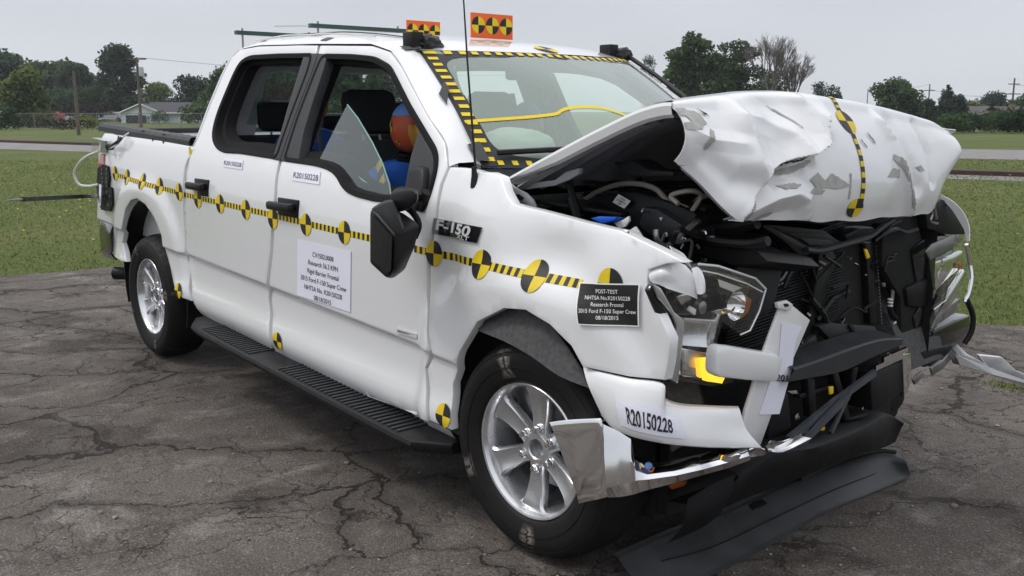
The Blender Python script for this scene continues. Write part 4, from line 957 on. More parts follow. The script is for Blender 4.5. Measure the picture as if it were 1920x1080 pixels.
def tape(name,pts,wd,seg,fn=hw,side=-1,off=.0012,gaps=()):
    pts=[Vector((a,b,0)) for a,b in pts];d=densify([tuple(p) for p in pts],seg,False);mb=MB();k=0
    for i in range(len(d)-1):
        a=Vector(d[i]);b=Vector(d[i+1]);t=(b-a).normalized();n=Vector((-t.y,t.x,0))*wd/2
        q_=[(v.x,side*(fn(v.x,v.y)+off),v.y) for v in(a-n,b-n,b+n,a+n)];mb.add(q_,[(0,1,2,3)],i%2)
    return mb.build(name,[M['tblack'],M['yellow']],TR,0)
tape('striped_tape',[(-4.12,1.153),(-2.903,1.097)],.027,.0175)
tape('striped_tape',[(-2.903,1.097),(-1.861,1.072)],.027,.0175)
tape('striped_tape',[(-1.861,1.072),(-1.159,1.053),(-0.943,1.049)],.027,.0175)
tape('striped_tape',[(-0.637,1.041),(-0.51,1.037),(-0.207,1.035),(0.064,1.029),(0.271,1.028)],.027,.0175)

# placards and printed labels
def quad_map(quad,fn=None,side=-1,off=.003):
    """quad corners: top-left, top-right, bottom-right, bottom-left"""
    q_=[Vector(p) for p in quad]
    def f(s,t,o=0):
        p=(q_[0]*(1-s)+q_[1]*s)*(1-t)+(q_[3]*(1-s)+q_[2]*s)*t
        if fn: return (p[0],side*(fn(p[0],p[1])+off+o),p[1])
        n=(q_[1]-q_[0]).cross(q_[0]-q_[3]).normalized();return tuple(p+n*(off+o))
    return f
def text_mesh(lines,lh,size,aspect,bold=.012,condense=1.0,y0=None):
    """flat verts/faces of centred lines in unit space (s right, t down)"""
    V=[];F=[];n=len(lines)
    for i,l in enumerate(lines):
        cu=bpy.data.curves.new('t','FONT');cu.body=l;cu.size=size;cu.align_x='CENTER';cu.offset=bold*size;cu.resolution_u=3
        o=bpy.data.objects.new('t',cu);C.objects.link(o);bpy.context.view_layer.update();dg=bpy.context.evaluated_depsgraph_get()
        me=bpy.data.meshes.new_from_object(o.evaluated_get(dg));b=len(V);tc=(y0 if y0 is not None else .5-(n-1)*lh/2)+i*lh
        V+=[(.5+v.co.x*condense/aspect,tc-(v.co.y-size*.35)) for v in me.vertices];F+=[tuple(b+k for k in p.vertices) for p in me.polygons]
        bpy.data.objects.remove(o);bpy.data.curves.remove(cu);bpy.data.meshes.remove(me)
    return V,F
def placard(name,lines,quad,fn,mback,mtext,lh,size,aspect,border=None,bold=.012,off=.003,condense=1.0,label=None,parent=TR):
    f=quad_map(quad,fn,off=off);mb=MB()
    mb.grid([[f(j/10,i/8,0) for j in range(11)] for i in range(9)]);mb.grid([[f(j/10,i/8,-.0012) for j in range(11)] for i in range(9)])
    p=mb.build(name,mback if not border else M['ptext'],parent,0)
    if label:p['label']=label
    if border:
        mb=MB();b=border;mb.grid([[f(b+(1-2*b)*j/10,b*1.3+(1-2.6*b)*i/8,.0006) for j in range(11)] for i in range(9)]);mb.build('black_print',mback,p,0)
    V,F=text_mesh(lines,lh,size,aspect,bold,condense);obj('lettering',[f(s,t,.0014) for s,t in V],F,mtext,p,0);return p
placard('placard',['POST-TEST','NHTSA No.R20150228','Research Frontal','2015 Ford F-150 Super Crew','08/18/2015'],[(0.263,1.034),(0.506,1.061),(0.506,0.932),(0.298,0.91)],hw,M['tblack'],M['ptext'],.155,.133,1.40,.022,.002,off=.008,condense=.80,label='black placard with white lettering above the front wheel')
placard('placard',['CV1502.0008','Research 56.3 KPH','Rigid Barrier Frontal','2015 Ford F-150 Super Crew','NHTSA No. R20150228','08/18/2015'],[(-1.58,0.982),(-1.106,0.979),(-1.146,0.672),(-1.629,0.675)],hw,M['paper'],M['ink'],.130,.104,1.22,None,.002,condense=.84,label='white paper placard on the front door')
placard('printed_label',['R20150228'],[(-2.433,1.318),(-2.205,1.313),(-2.191,1.269),(-2.42,1.273)],hw,M['paper'],M['ink'],1,.66,3.3,None,.004,label='small white number label on the rear door')
placard('printed_label',['R20150228'],[(-1.675,1.297),(-1.425,1.294),(-1.403,1.239),(-1.661,1.244)],hw,M['paper'],M['ink'],1,.66,3.3,None,.004,label='small white number label on the front door')
# badge
bq=[(-0.522,1.167),(-0.223,1.161),(-0.238,1.106),(-0.521,1.111)];bf=quad_map(bq,hw,off=.004)
mb=MB();mb.grid([[bf(j/8,i/4,.004) for j in range(9)] for i in range(5)]);
rim_=[bf(0,0),bf(1,0),bf(1,1),bf(0,1)];rt=[bf(0,0,.004),bf(1,0,.004),bf(1,1,.004),bf(0,1,.004)];mb.add(rim_+rt,[(i,(i+1)%4,4+(i+1)%4,4+i) for i in range(4)]);bdg=mb.build('fender_badge',M['gloss'],TR,0)
V,F=text_mesh(['F-150'],1,.92,3.1,.03,1.15,y0=.34);obj('badge_letters',[bf(s-.02,t,.012) for s,t in V],F,M['letter'],bdg,0)
V,F=text_mesh(['XLT'],1,.38,3.1,.02,1.3,y0=.80);obj('trim_letters',[bf(s+.24,t,.012) for s,t in V],F,M['letter'],bdg,0)
eq=[(-0.776,0.705),(-0.636,0.706),(-0.636,0.689),(-0.778,0.685)];ef=quad_map(eq,hw,off=.002)
mb=MB();mb.add([ef(0,0),ef(1,0),ef(1,1),ef(0,1)]+[ef(0,0,.004),ef(1,0,.004),ef(1,1,.004),ef(0,1,.004)],[(4,5,6,7),(0,1,5,4),(1,2,6,5),(2,3,7,6),(3,0,4,7)]);eb=mb.build('door_badge',M['letter'],TR,0)
mb=MB()
for k in range(16): mb.add([ef(.06+k*.055,.28,.005),ef(.088+k*.055,.28,.005),ef(.088+k*.055,.72,.005),ef(.06+k*.055,.72,.005)],[(0,1,2,3)])
mb.build('badge_print',M['gloss'],eb,0)
# ---- antenna
a0=Vector([(-0.348,-0.932,1.301)][0])
mb=MB();mb.lathe([(.022,-.012),(.020,.0),(.012,.03),(.007,.06),(0,.062)],a0+Vector((0,.01,0)),(-.1,-.1,1),14);an=mb.build('antenna',M['black'],TR)
mb=MB();at=Vector((a0.x-.16,a0.y+.07,2.15));mb.tube([a0+Vector((0,.01,.04)),(a0+at)/2+Vector((.004,0,0)),at],[.0045,.0035,.0022],0,6);mb.build('mast',M['black'],an)
# ---- broken mirror hanging off the door
fp=[(-0.556,-1.24,1.215),(-0.521,-1.24,1.208),(-0.397,-1.24,1.137),(-0.409,-1.24,0.997),(-0.455,-1.24,0.978),(-0.531,-1.24,1.006),(-0.566,-1.24,1.021)]
def hull(name,polyA,polyB,m,parent=TR,bev=.012,inset=None):
    bm=bmesh.new();vs=[bm.verts.new(p) for p in list(polyA)+list(polyB)];bmesh.ops.convex_hull(bm,input=vs)
    bmesh.ops.dissolve_limit(bm,angle_limit=.12,verts=bm.verts[:],edges=bm.edges[:])
    if bev: bmesh.ops.bevel(bm,geom=bm.edges[:],offset=bev,segments=2,affect='EDGES',profile=.5,clamp_overlap=True)
    me=bpy.data.meshes.new(name);bm.to_mesh(me);bm.free();return fin(name,me,m,parent,40)
mr_=hull('door_mirror',fp,[(-0.609,-1.13,1.217),(-0.494,-1.13,1.197),(-0.4,-1.13,1.167),(-0.43,-1.13,1.088),(-0.501,-1.13,0.992),(-0.591,-1.13,0.943),(-0.675,-1.13,0.97)],M['black'],bev=.01)
hull('mirror_glass_recess',[(-0.519,-1.252,1.199),(-0.395,-1.252,1.132),(-0.407,-1.252,1.012),(-0.438,-1.252,0.996),(-0.503,-1.252,1.022),(-0.528,-1.252,1.035)],[(-0.531,-1.245,1.198),(-0.406,-1.245,1.131),(-0.418,-1.245,1.01),(-0.45,-1.245,0.994),(-0.515,-1.245,1.02),(-0.539,-1.245,1.033)],M['black'],mr_,0)
hull('mirror_arm',[(-0.53,-1.17,1.269),(-0.447,-1.17,1.293),(-0.355,-1.17,1.29),(-0.356,-1.17,1.251),(-0.416,-1.17,1.217),(-0.526,-1.17,1.193)],[(-0.683,-1.05,1.273),(-0.61,-1.05,1.287),(-0.52,-1.05,1.277),(-0.521,-1.05,1.236),(-0.585,-1.05,1.208),(-0.686,-1.05,1.188)],M['black'],mr_,.012)
hull('mirror_skull_edge',[(-0.557,-1.235,1.214),(-0.468,-1.235,1.245),(-0.416,-1.235,1.255),(-0.347,-1.235,1.158),(-0.378,-1.235,1.138),(-0.401,-1.235,1.138)],[(-0.692,-1.14,1.206),(-0.61,-1.14,1.237),(-0.546,-1.14,1.244),(-0.474,-1.14,1.142)],M['grey'],mr_,.006)
mb=MB();mb.tube(spline([(-0.647,-1.07,1.221),(-0.548,-1.07,1.198),(-0.498,-1.07,1.154),(-0.524,-1.07,1.102)],6),.012,0,8);mb.tube(spline([(-0.647,-1.05,1.259),(-0.507,-1.05,1.245),(-0.473,-1.05,1.27)],6),.016,0,8);mb.build('mirror_wiring',M['dark'],mr_)
# broken side glass shard
sh=[(-1.466,1.586),(-1.332,1.526),(-1.144,1.425),(-1.01,1.343),(-0.917,1.269),(-0.872,1.207),(-0.933,1.2),(-1.091,1.209),(-1.187,1.227),(-1.281,1.282),(-1.369,1.308),(-1.528,1.322),(-1.509,1.4),(-1.489,1.495)]
V,F=cdt_fill(densify(sh,.08),[],.08);mb=MB();mb.add([(x,-(hw(x,z)-.03),z) for x,z in V],F);sd_=mb.build('side_glass_shard',M['shard'],TR,180)
mb=MB();e_=[(x,-(hw(x,z)-.031),z) for x,z in densify(sh[:6]+[],.05,False)];mb.tube(e_,.003,0,5);mb.build('glass_edge',mat('glass_edge',(.25,.42,.38),.15),sd_)
mb=MB();rr=[[(x,-(hw(x,z)-.034),z) for x,z in [(-1.284,1.287),(-1.153,1.229),(-1.042,1.212),(-0.912,1.208)]],[(x,-(hw(x,z)-.05),z) for x,z in [(-1.292,1.313),(-1.145,1.272),(-1.018,1.236),(-0.901,1.222)]]];mb.grid(surface(rr,3,4));mb.build('crushed_glass',mat('crushed_glass',(.22,.36,.31),.35,ns=90,nvar=.3),sd_)
# duct tape patches
for px in([(770,82),(786,84),(792,98),(780,100)],[(812,178),(836,177),(838,192),(816,199)],[(872,290),(890,287),(902,312),(885,310)]):pass

# ------------------------------------------------ crushed front end
def pdist(y,z,poly):
    best=9;sg=1
    for (a,b),(c,d) in zip(poly,poly[1:]):
        L2=(c-a)**2+(d-b)**2;t=max(0,min(1,((y-a)*(c-a)+(z-b)*(d-b))/L2));dx=y-a-t*(c-a);dz=z-b-t*(d-b);q_=math.hypot(dx,dz)
        if q_<best: best=q_;sg=1 if (c-a)*(z-b)-(d-b)*(y-a)>0 else -1
    return best,sg
yz=lambda L_:[(p[1],p[2]) for p in L_]
FOLD=yz([(0.6,-0.694,1.243),(0.6,-0.646,1.298),(0.6,-0.555,1.371),(0.6,-0.429,1.398),(0.6,-0.314,1.42),(0.6,-0.226,1.455),(0.6,-0.177,1.529)])
RIDGE1=yz([(0.6,-0.638,1.552),(0.6,-0.629,1.492),(0.6,-0.633,1.413),(0.6,-0.619,1.356)])
BOWL=yz([(0.58,-0.488,1.432),(0.58,-0.458,1.47),(0.58,-0.466,1.506)])
ARC=yz([(0.6,-0.633,1.552),(0.6,-0.497,1.536),(0.6,-0.394,1.489),(0.6,-0.353,1.421)])
PEAK=yz([(0.55,-0.298,1.602),(0.55,-0.28,1.546),(0.55,-0.265,1.486),(0.55,-0.284,1.426)])
PEAK2=yz([(0.55,-0.292,1.602),(0.55,-0.219,1.546),(0.55,-0.136,1.502)])
VERT=yz([(0.58,0.289,1.532),(0.58,0.327,1.455),(0.58,0.33,1.381),(0.58,0.377,1.301),(0.58,0.455,1.18)])
VERT2=yz([(0.58,0.406,1.5),(0.58,0.44,1.378),(0.58,0.505,1.275)])
VERT3=yz([(0.56,0.632,1.51),(0.56,0.648,1.391),(0.56,0.643,1.287)])
LOW=yz([(0.6,-0.669,1.246),(0.6,-0.505,1.29),(0.6,-0.391,1.3),(0.6,-0.33,1.275),(0.6,-0.309,1.216)])
DENT4=yz([(0.6,-0.8,1.418),(0.6,-0.734,1.35),(0.6,-0.617,1.34)])
KR1=yz([(0.58,-0.853,1.51),(0.58,-0.779,1.476),(0.58,-0.673,1.464)])
KR2=yz([(0.6,0.122,1.333),(0.6,0.246,1.285),(0.6,0.24,1.222)])
KR3=yz([(0.57,0.525,1.451),(0.57,0.487,1.356),(0.57,0.571,1.246)])
def crumple(y,z):
    d=0
    q_,s=pdist(y,z,FOLD);
    d+= (.062*math.exp(-(q_/.15)**1.3)*sm(0,.016,q_) if s>0 else -.012*math.exp(-(q_/.05)**2))
    if abs(z-1.2)<.0: pass
    for poly,amp,w_,sharp in((RIDGE1,.030,.05,1),(ARC,.028,.05,1),(PEAK,.028,.04,1),(PEAK2,.013,.035,1),(VERT,.030,.030,1),(VERT2,-.020,.045,0),(VERT3,-.018,.028,1),(BOWL,-.038,.08,0),(LOW,.026,.038,1),(DENT4,-.028,.045,0),(KR1,.012,.025,1)):
        q_,s=pdist(y,z,poly);d+=amp*(max(0,1-q_/w_/1.4)**1.3 if sharp else math.exp(-(q_/w_)**2))
    d+=.007*noise.noise((y*5,z*6,1.3))+.0010*noise.noise((y*19,z*19,5))
    return d
COLS=[-.87,-.80,-.72,-.60,-.45,-.22,0,.22,.45,.60,.70,.78,.87]
TOPV=[192,187,183,178,173,173,181,190,201,211,219,226,240]
BOTV=[303,352,410,413,413,414,415,409,405,402,396,352,308]
XT=[.50,.50,.50,.49,.48,.47,.46,.45,.43,.42,.41,.40,.40]
HV=[(0.5,-0.87,1.583),(0.5,-0.8,1.591),(0.5,-0.72,1.598),(0.49,-0.6,1.607),(0.48,-0.45,1.617),(0.47,-0.22,1.62),(0.46,0,1.608),(0.45,0.22,1.593),(0.43,0.45,1.572),(0.43,0.6,1.552),(0.44,0.7,1.535),(0.46,0.78,1.516),(0.47,0.87,1.481)]
HB_=[(0.53,-0.87,1.413),(0.57,-0.8,1.336),(0.6,-0.72,1.242),(0.6,-0.6,1.228),(0.6,-0.45,1.217),(0.6,-0.22,1.199),(0.59,0,1.18),(0.58,0.22,1.175),(0.56,0.45,1.165),(0.54,0.6,1.159),(0.53,0.7,1.164),(0.53,0.78,1.254),(0.52,0.87,1.344)]
ctl=[]
for (xt,y,zt),(xb,_,zb) in zip(HV,HB_):
    col=[(xt-.30,y,zt-.085),(xt-.12,y,zt-.022),(xt,y,zt)]
    for t in(.12,.3,.55,.8,1.0):
        x=xt+(xb-xt)*t+.075*math.sin(PI*min(1,t*1.0))**.8*(1-.35*abs(y));col.append((x,y,zt+(zb-zt)*t))
    ctl.append(col)
rowsH=[[c[i] for c in ctl] for i in range(8)]
S_=surface(rowsH,30,19)
skin=[]
for i,r in enumerate(S_):
    t=i/(len(S_)-1.);row=[]
    for p in r:
        k=sm(.22,.36,t)*min(1,len(row)/9.,(len(r)-1-len(row))/9.);y=p[1];d=crumple(p[1],p[2])*k;dy=.012*noise.noise((p[2]*9,y*5,2))*k*(1 if abs(y)>.6 else .3);dz=.010*noise.noise((y*7,t*5,9))*sm(.9,1,t)
        row.append((p[0]+d,y+dy,p[2]+dz+.25*d*sm(.3,.0,t)))
    skin.append(row)
# rear half of the hood runs from the hinges up to the fold
def hinge(y): return Vector((-.235+.20*(1-(y/.87)**2),y*.985,1.327+.004*math.cos(y)))
rear=[]
K=len(skin[0])
for i in range(9):
    t=i/9.;row=[]
    for j in range(K):
        e=Vector(skin[0][j]);h=hinge(e.y);p=h+(e-h)*t;p.z+=.012*math.sin(PI*t)*(1-abs(e.y))-.0;row.append(tuple(p))
    rear.append(row)
allr=rear+skin
# rolled side flanges
def flange(rows,drop=.045):
    out=[]
    for i,r in enumerate(rows):
        a=Vector(r[0]);b=Vector(r[-1]);k=min(1,.35+i/8.) if i<len(rear)+len(skin)*.3 else max(.15,1-(i-len(rear)-len(skin)*.3)/40.)
        if i<len(rear)+len(skin)*.32:
            L0=[a+Vector((.0,.012,-drop*k)),a+Vector((0,.001,-drop*.8*k)),a+Vector((0,-.004,-.010))];R0=[b+Vector((0,.004,-.010)),b+Vector((0,-.001,-drop*.8*k)),b+Vector((0,-.012,-drop*k))]
        else:
            n=Vector((-1,0,0));L0=[a+n*.03*k+Vector((0,.012,0)),a+n*.022*k,a+n*.006];R0=[b+n*.006,b+n*.022*k,b+n*.03*k]
        out.append(L0+list(r)+R0)
    return out
mb=MB();mb.grid(flange(allr),flip=True);HOOD=mb.build('hood',M['paint'],TR,32)
# torn lips hanging off the corner and the edge
mb=MB();mb.grid(surface([[(0.458,0.78,1.507),(0.481,0.84,1.49),(0.494,0.92,1.483)],[(0.457,0.8,1.477),(0.477,0.86,1.472),(0.487,0.93,1.474)],[(0.465,0.8,1.443),(0.479,0.85,1.455),(0.48,0.9,1.465)]],5,5),thick=.004);mb.build('torn_corner',M['paint'],HOOD)
# underside
mb=MB();und=[]
for i,r in enumerate(rear+skin[:30]):
    row=[]
    for j,p in enumerate(r[4:-4:6]):
        a=.010*(1 if (j%3)==1 else 0);row.append((p[0]-.01,p[1]*.975,p[2]-.040-a))
    und.append(row)
mb.grid(und,thick=.006);mb.build('hood_inner_panel',M['inner_paint'],HOOD)
mb=MB();und=[]
for i,r in enumerate(skin[42::12]): und.append([(p[0]-.035,p[1]*.97,p[2]) for p in r[6:-6:6]])
mb.grid(und,thick=.004);mb.build('hood_inner_front',M['inner_paint'],HOOD)
# hood stickers
def skin_x(y,z):
    best=None
    j=min(range(K),key=lambda j:abs(skin[80][j][1]-y))
    col=[(r[j][2],r[j][0]) for r in skin[40:]]
    z0=min(col,key=lambda c:abs(c[0]-z));return z0
NS=len(skin)
def on_hood(y,t,off=.003):
    """point on the hood skin at width y and fraction t of the folded sheet"""
    f=t*(NS-1);i=int(min(NS-2,f));f-=i;jj=np.interp(y,[p[1] for p in skin[i]],range(K));j=int(min(K-2,jj));g=jj-j
    a=[Vector(skin[i][j]),Vector(skin[i][j+1]),Vector(skin[i+1][j]),Vector(skin[i+1][j+1])];p=(a[0]*(1-g)+a[1]*g)*(1-f)+(a[2]*(1-g)+a[3]*g)*f
    n=(a[1]-a[0]).cross(a[0]-a[2]).normalized()
    if n.x<0 or n.z<-.9:n=-n
    return p+n*off
def hood_t(y,z):
    """fraction t where the front face has height z"""
    best=min(range(42,NS),key=lambda i:abs(skin[i][K//2][2]-z));return best/(NS-1)
TZ=[(0.6,-0.05,1.523),(0.6,0.003,1.392),(0.6,-0.031,1.226)]
def hood_target(y0,tc,rt,ry):
    mb=MB()
    for q_ in range(4):
        rows=[]
        for i in range(7):
            r=i/6;rows.append([on_hood(y0+ry*r*math.cos(PI/2*(q_+j/8)),tc-rt*r*math.sin(PI/2*(q_+j/8))) for j in range(9)])
        mb.grid(rows,q_%2)
    return mb.build('target_sticker',[M['tblack'],M['yellow']],HOOD,0)
t1=hood_t(0,TZ[0][2]);t2=hood_t(0,TZ[2][2])
hood_target(0.03,t1,.075,.055);hood_target(-.0,min(.955,t2),.055,.052)
for ts in(list(np.arange(.18,t1-.075,.022)),list(np.arange(t1+.075,t2-.05,.0245))):
    mb=MB()
    for k,t in enumerate(ts):
        dt=.022 if t<t1 else .0245
        mb.grid([[on_hood(.03+s,t+dt*f) for s in(-.013,.013)] for f in(0,.5,1)],k%2)
    mb.build('striped_tape',[M['tblack'],M['yellow']],HOOD,0)
# flaked paint: primer patches and cracks lying on the folds
def flake(pts,m=M['scrape'] if False else None,off=.0028):
    P=yz(pts);ts=[]
    P=densify(P,.007);P=[(a+.004*noise.noise((a*90,b*90,1)),b+.004*noise.noise((a*90,b*90,7))) for a,b in P];V,F=cdt_fill(P,[],.012)
    vs=[]
    for y,z in V:
        i0=min(range(40,NS),key=lambda i:abs(skin[i][int(np.interp(y,[-.87,.86],[0,K-1]))][2]-z));vs.append(on_hood(y,i0/(NS-1),off))
    return obj('flaked_paint',vs,F,m or M['scrape'],HOOD,0)
for pl in([(0.57,-0.9,1.563),(0.57,-0.844,1.566),(0.57,-0.79,1.555),(0.57,-0.779,1.534),(0.57,-0.817,1.516),(0.57,-0.85,1.51),(0.57,-0.892,1.508),(0.57,-0.888,1.523),(0.57,-0.842,1.531),(0.57,-0.852,1.546),(0.57,-0.896,1.537)],[(0.57,-0.779,1.522),(0.57,-0.769,1.515),(0.57,-0.805,1.467),(0.57,-0.815,1.47),(0.57,-0.802,1.497)],[(0.6,-0.545,1.374),(0.6,-0.428,1.38),(0.6,-0.313,1.409),(0.6,-0.3,1.402),(0.6,-0.398,1.368),(0.6,-0.483,1.362),(0.6,-0.533,1.361)],[(0.6,-0.313,1.348),(0.6,-0.263,1.366),(0.6,-0.22,1.34),(0.6,-0.178,1.36),(0.6,-0.055,1.311),(0.6,-0.146,1.308),(0.6,-0.274,1.322)],[(0.6,-0.489,1.332),(0.6,-0.424,1.339),(0.6,-0.365,1.335),(0.6,-0.376,1.327),(0.6,-0.445,1.323)],[(0.6,-0.624,1.246),(0.6,-0.557,1.253),(0.6,-0.496,1.256),(0.6,-0.507,1.243),(0.6,-0.583,1.242)],[(0.58,0.294,1.39),(0.58,0.322,1.381),(0.58,0.352,1.337),(0.58,0.406,1.29),(0.58,0.433,1.218),(0.58,0.463,1.18),(0.58,0.428,1.194),(0.58,0.376,1.281),(0.58,0.32,1.346),(0.58,0.285,1.373)],[(0.58,0.215,1.316),(0.58,0.274,1.344),(0.58,0.314,1.335),(0.58,0.318,1.308),(0.58,0.252,1.314)],[(0.58,0.504,1.331),(0.58,0.544,1.342),(0.58,0.572,1.324),(0.58,0.54,1.318)],[(0.6,-0.06,1.355),(0.6,-0.052,1.347),(0.6,-0.053,1.3),(0.6,-0.056,1.264),(0.6,-0.066,1.268),(0.6,-0.062,1.313)],[(0.6,-0.876,1.403),(0.6,-0.853,1.417),(0.6,-0.857,1.405),(0.6,-0.876,1.397)],[(0.58,-0.438,1.571),(0.58,-0.39,1.547),(0.58,-0.333,1.504),(0.58,-0.339,1.503),(0.58,-0.401,1.542)],[(0.6,-0.654,1.257),(0.6,-0.61,1.306),(0.6,-0.575,1.349),(0.6,-0.564,1.346),(0.6,-0.604,1.296),(0.6,-0.643,1.253)],[(0.6,-0.274,1.324),(0.6,-0.223,1.309),(0.6,-0.241,1.299),(0.6,-0.318,1.307)]):
    flake(pl)
for pl in([(0.6,0.139,1.477),(0.6,0.146,1.477),(0.6,0.177,1.439),(0.6,0.169,1.439)],[(0.6,-0.556,1.375),(0.6,-0.468,1.388),(0.6,-0.372,1.408),(0.6,-0.284,1.429),(0.6,-0.281,1.426),(0.6,-0.372,1.403),(0.6,-0.468,1.383),(0.6,-0.553,1.37)],[(0.58,-0.885,1.584),(0.58,-0.834,1.594),(0.58,-0.829,1.59),(0.58,-0.875,1.579)],[(0.57,-0.791,1.566),(0.57,-0.766,1.558),(0.57,-0.756,1.546),(0.57,-0.771,1.552)],[(0.6,0.07,1.46),(0.6,0.077,1.46),(0.6,0.103,1.426),(0.6,0.096,1.426)]):
    flake(pl,M['tblack'],.0045)
# ---- engine bay
mb=MB();mb.box((-.52,-.80,.50),(.10,.80,.98));mb.box((.10,-.55,.45),(.34,.62,1.0));mb.build('bay_filler_box',M['dark'],TR,0)  # dark filler boxes added to hide the ground below the bay
def chunk(name,px,d,m,bev=.006,parent=TR):
    """solid piece: traced face pushed by d metres"""
    mb=[tuple(p) for p in px];bm=bmesh.new();n=len(mb);a=[bm.verts.new(p) for p in mb];b=[bm.verts.new(Vector(p)+Vector(d)) for p in mb]
    bm.faces.new(a);bm.faces.new(b[::-1])
    for i in range(n): bm.faces.new((a[(i+1)%n],a[i],b[i],b[(i+1)%n]))
    bmesh.ops.recalc_face_normals(bm,faces=bm.faces[:])
    if bev: bmesh.ops.bevel(bm,geom=bm.edges[:],offset=bev,segments=2,affect='EDGES',profile=.5,clamp_overlap=True)
    me=bpy.data.meshes.new(name);bm.to_mesh(me);bm.free();return fin(name,me,m,parent,35)
IX=(-.06,0,0)
# near inner fender and shield
chunk('inner_fender',[(-0.276,-0.8,1.221),(-0.089,-0.8,1.211),(0.122,-0.8,1.189),(0.315,-0.8,1.155),(0.449,-0.8,1.119),(0.433,-0.8,0.983),(0.101,-0.8,1.006),(-0.291,-0.8,1.053)],(0,.01,0),M['black'],0)
mb=MB();mb.grid([[(x,-.80+.02*math.sin(x*9),1.16-.04*x),(x,-.60,1.06)] for x in np.linspace(-.5,.45,8)]);mb.build('wheel_apron',M['dark'],TR)
mb=MB();mb.grid([[(x,.80,1.18),(x,.60,1.08)] for x in np.linspace(-.5,.45,8)]);mb.add([(-.5,.83,1.2),(.5,.83,1.1),(.5,.83,.5),(-.5,.83,.5)],[(0,1,2,3)]);mb.build('wheel_apron',M['dark'],TR)
# hinge bracket and brace
hb=chunk('hood_hinge',[(-0.301,-0.84,1.316),(-0.273,-0.84,1.31),(-0.229,-0.84,1.29),(-0.171,-0.84,1.275),(-0.134,-0.84,1.253),(-0.117,-0.84,1.23),(-0.156,-0.84,1.227),(-0.25,-0.84,1.239),(-0.286,-0.84,1.271)],(0,.012,0),M['inner_paint'],.003)
chunk('hinge_slot',[(-0.231,-0.843,1.263),(-0.205,-0.843,1.269),(-0.179,-0.843,1.259),(-0.187,-0.843,1.248),(-0.222,-0.843,1.249)],(0,.004,0),M['dark'],0,hb)
chunk('hood_brace',[(-0.247,-0.8,1.3),(-0.063,-0.8,1.324),(-0.01,-0.8,1.355),(0.058,-0.8,1.371),(0.056,-0.8,1.351),(0.017,-0.8,1.332),(-0.063,-0.8,1.305),(-0.217,-0.8,1.281)],(0,.02,0),M['inner_paint'],.003)
mb=MB();mb.tube([(-0.057,-0.74,1.321),(-0.017,-0.74,1.209)],[.016,.010],0,8);mb.tube([(-0.04,-0.74,1.263),(-0.001,-0.74,1.173)],.018,0,8);mb.build('gas_strut',M['black'],TR)
# cowl louvres
cl=MB();
for k in range(7):
    a=[(-0.165,-0.45,1.378)][0];
    cl.beam((-.10+.028*k,-.62+.03*k,1.305-.012*k),(-.06+.03*k,.62,1.315-.012*k),.018,.006,0,(.5,0,1))
cl.build('cowl_louvres',M['grey'],TR)['kind']='stuff'
chunk('cowl_tray',[(-.26,-.80,1.255),(.12,-.66,1.215),(.12,.66,1.215),(-.26,.80,1.255)],(0,0,-.015),M['black'],.003)
chunk('cowl_bracket',[(0.041,-0.62,1.382),(0.128,-0.62,1.394),(0.202,-0.62,1.365),(0.311,-0.62,1.363),(0.311,-0.62,1.35),(0.118,-0.62,1.34)],(.0,.10,0),M['grey'],.003)
mb=MB();mb.tube(spline([(-0.37,-0.6,1.196),(-0.295,-0.6,1.213),(-0.244,-0.6,1.213),(-0.215,-0.6,1.207)],5),.012,0,8);mb.tube(spline([(-0.248,-0.58,1.204),(-0.157,-0.58,1.23),(-0.075,-0.58,1.271),(0.03,-0.58,1.304),(0.131,-0.58,1.311),(0.209,-0.58,1.296),(0.257,-0.58,1.263),(0.345,-0.58,1.242)],6),.0095,0,8);mb.build('coolant_hose',M['hose'],TR)
mb=MB();mb.tube(spline([(0.167,-0.35,1.22),(0.202,-0.35,1.253),(0.271,-0.35,1.277)],6),.010,0,8);mb.build('breather_hose',M['hose'],TR)
# airbox and neighbours
ab=chunk('air_filter_box',[(-0.11,-0.62,1.222),(-0.035,-0.62,1.272),(0.144,-0.62,1.29),(0.31,-0.62,1.263),(0.411,-0.62,1.236),(0.404,-0.62,1.166),(0.21,-0.62,1.12),(0.047,-0.62,1.15),(-0.114,-0.62,1.183)],(-.05,.35,-.05),M['black'],.012)
placard('printed_label',['NOTICE','SER 0MM07-AA','02004'],[[(0.084,-0.635,1.276)],[(0.149,-0.635,1.259)],[(0.12,-0.635,1.23)],[(0.054,-0.635,1.245)]] if False else [Vector(p) for p in [(0.086,-0.635,1.277),(0.144,-0.635,1.257),(0.115,-0.635,1.229),(0.059,-0.635,1.247)]],None,M['label'],M['ink'],.28,.26,1.7,None,.01,off=.004,condense=.7,parent=TR)
chunk('airbox_lid',[(0.226,-0.66,1.245),(0.282,-0.66,1.242),(0.381,-0.66,1.202),(0.415,-0.66,1.171),(0.354,-0.66,1.152),(0.245,-0.66,1.154),(0.199,-0.66,1.185)],(0,.22,.0),M['grey'],.008)
chunk('bracket',[(0.298,-0.6,1.246),(0.362,-0.6,1.239),(0.407,-0.6,1.208),(0.387,-0.6,1.18),(0.336,-0.6,1.207),(0.29,-0.6,1.221)],(0,.15,0),M['black'],.006)
chunk('battery_tray',[(0.321,-0.56,1.153),(0.421,-0.56,1.149),(0.609,-0.56,1.131),(0.65,-0.56,1.103),(0.531,-0.56,1.071),(0.335,-0.56,1.101)],(0,.3,-.05),M['black'],.008)
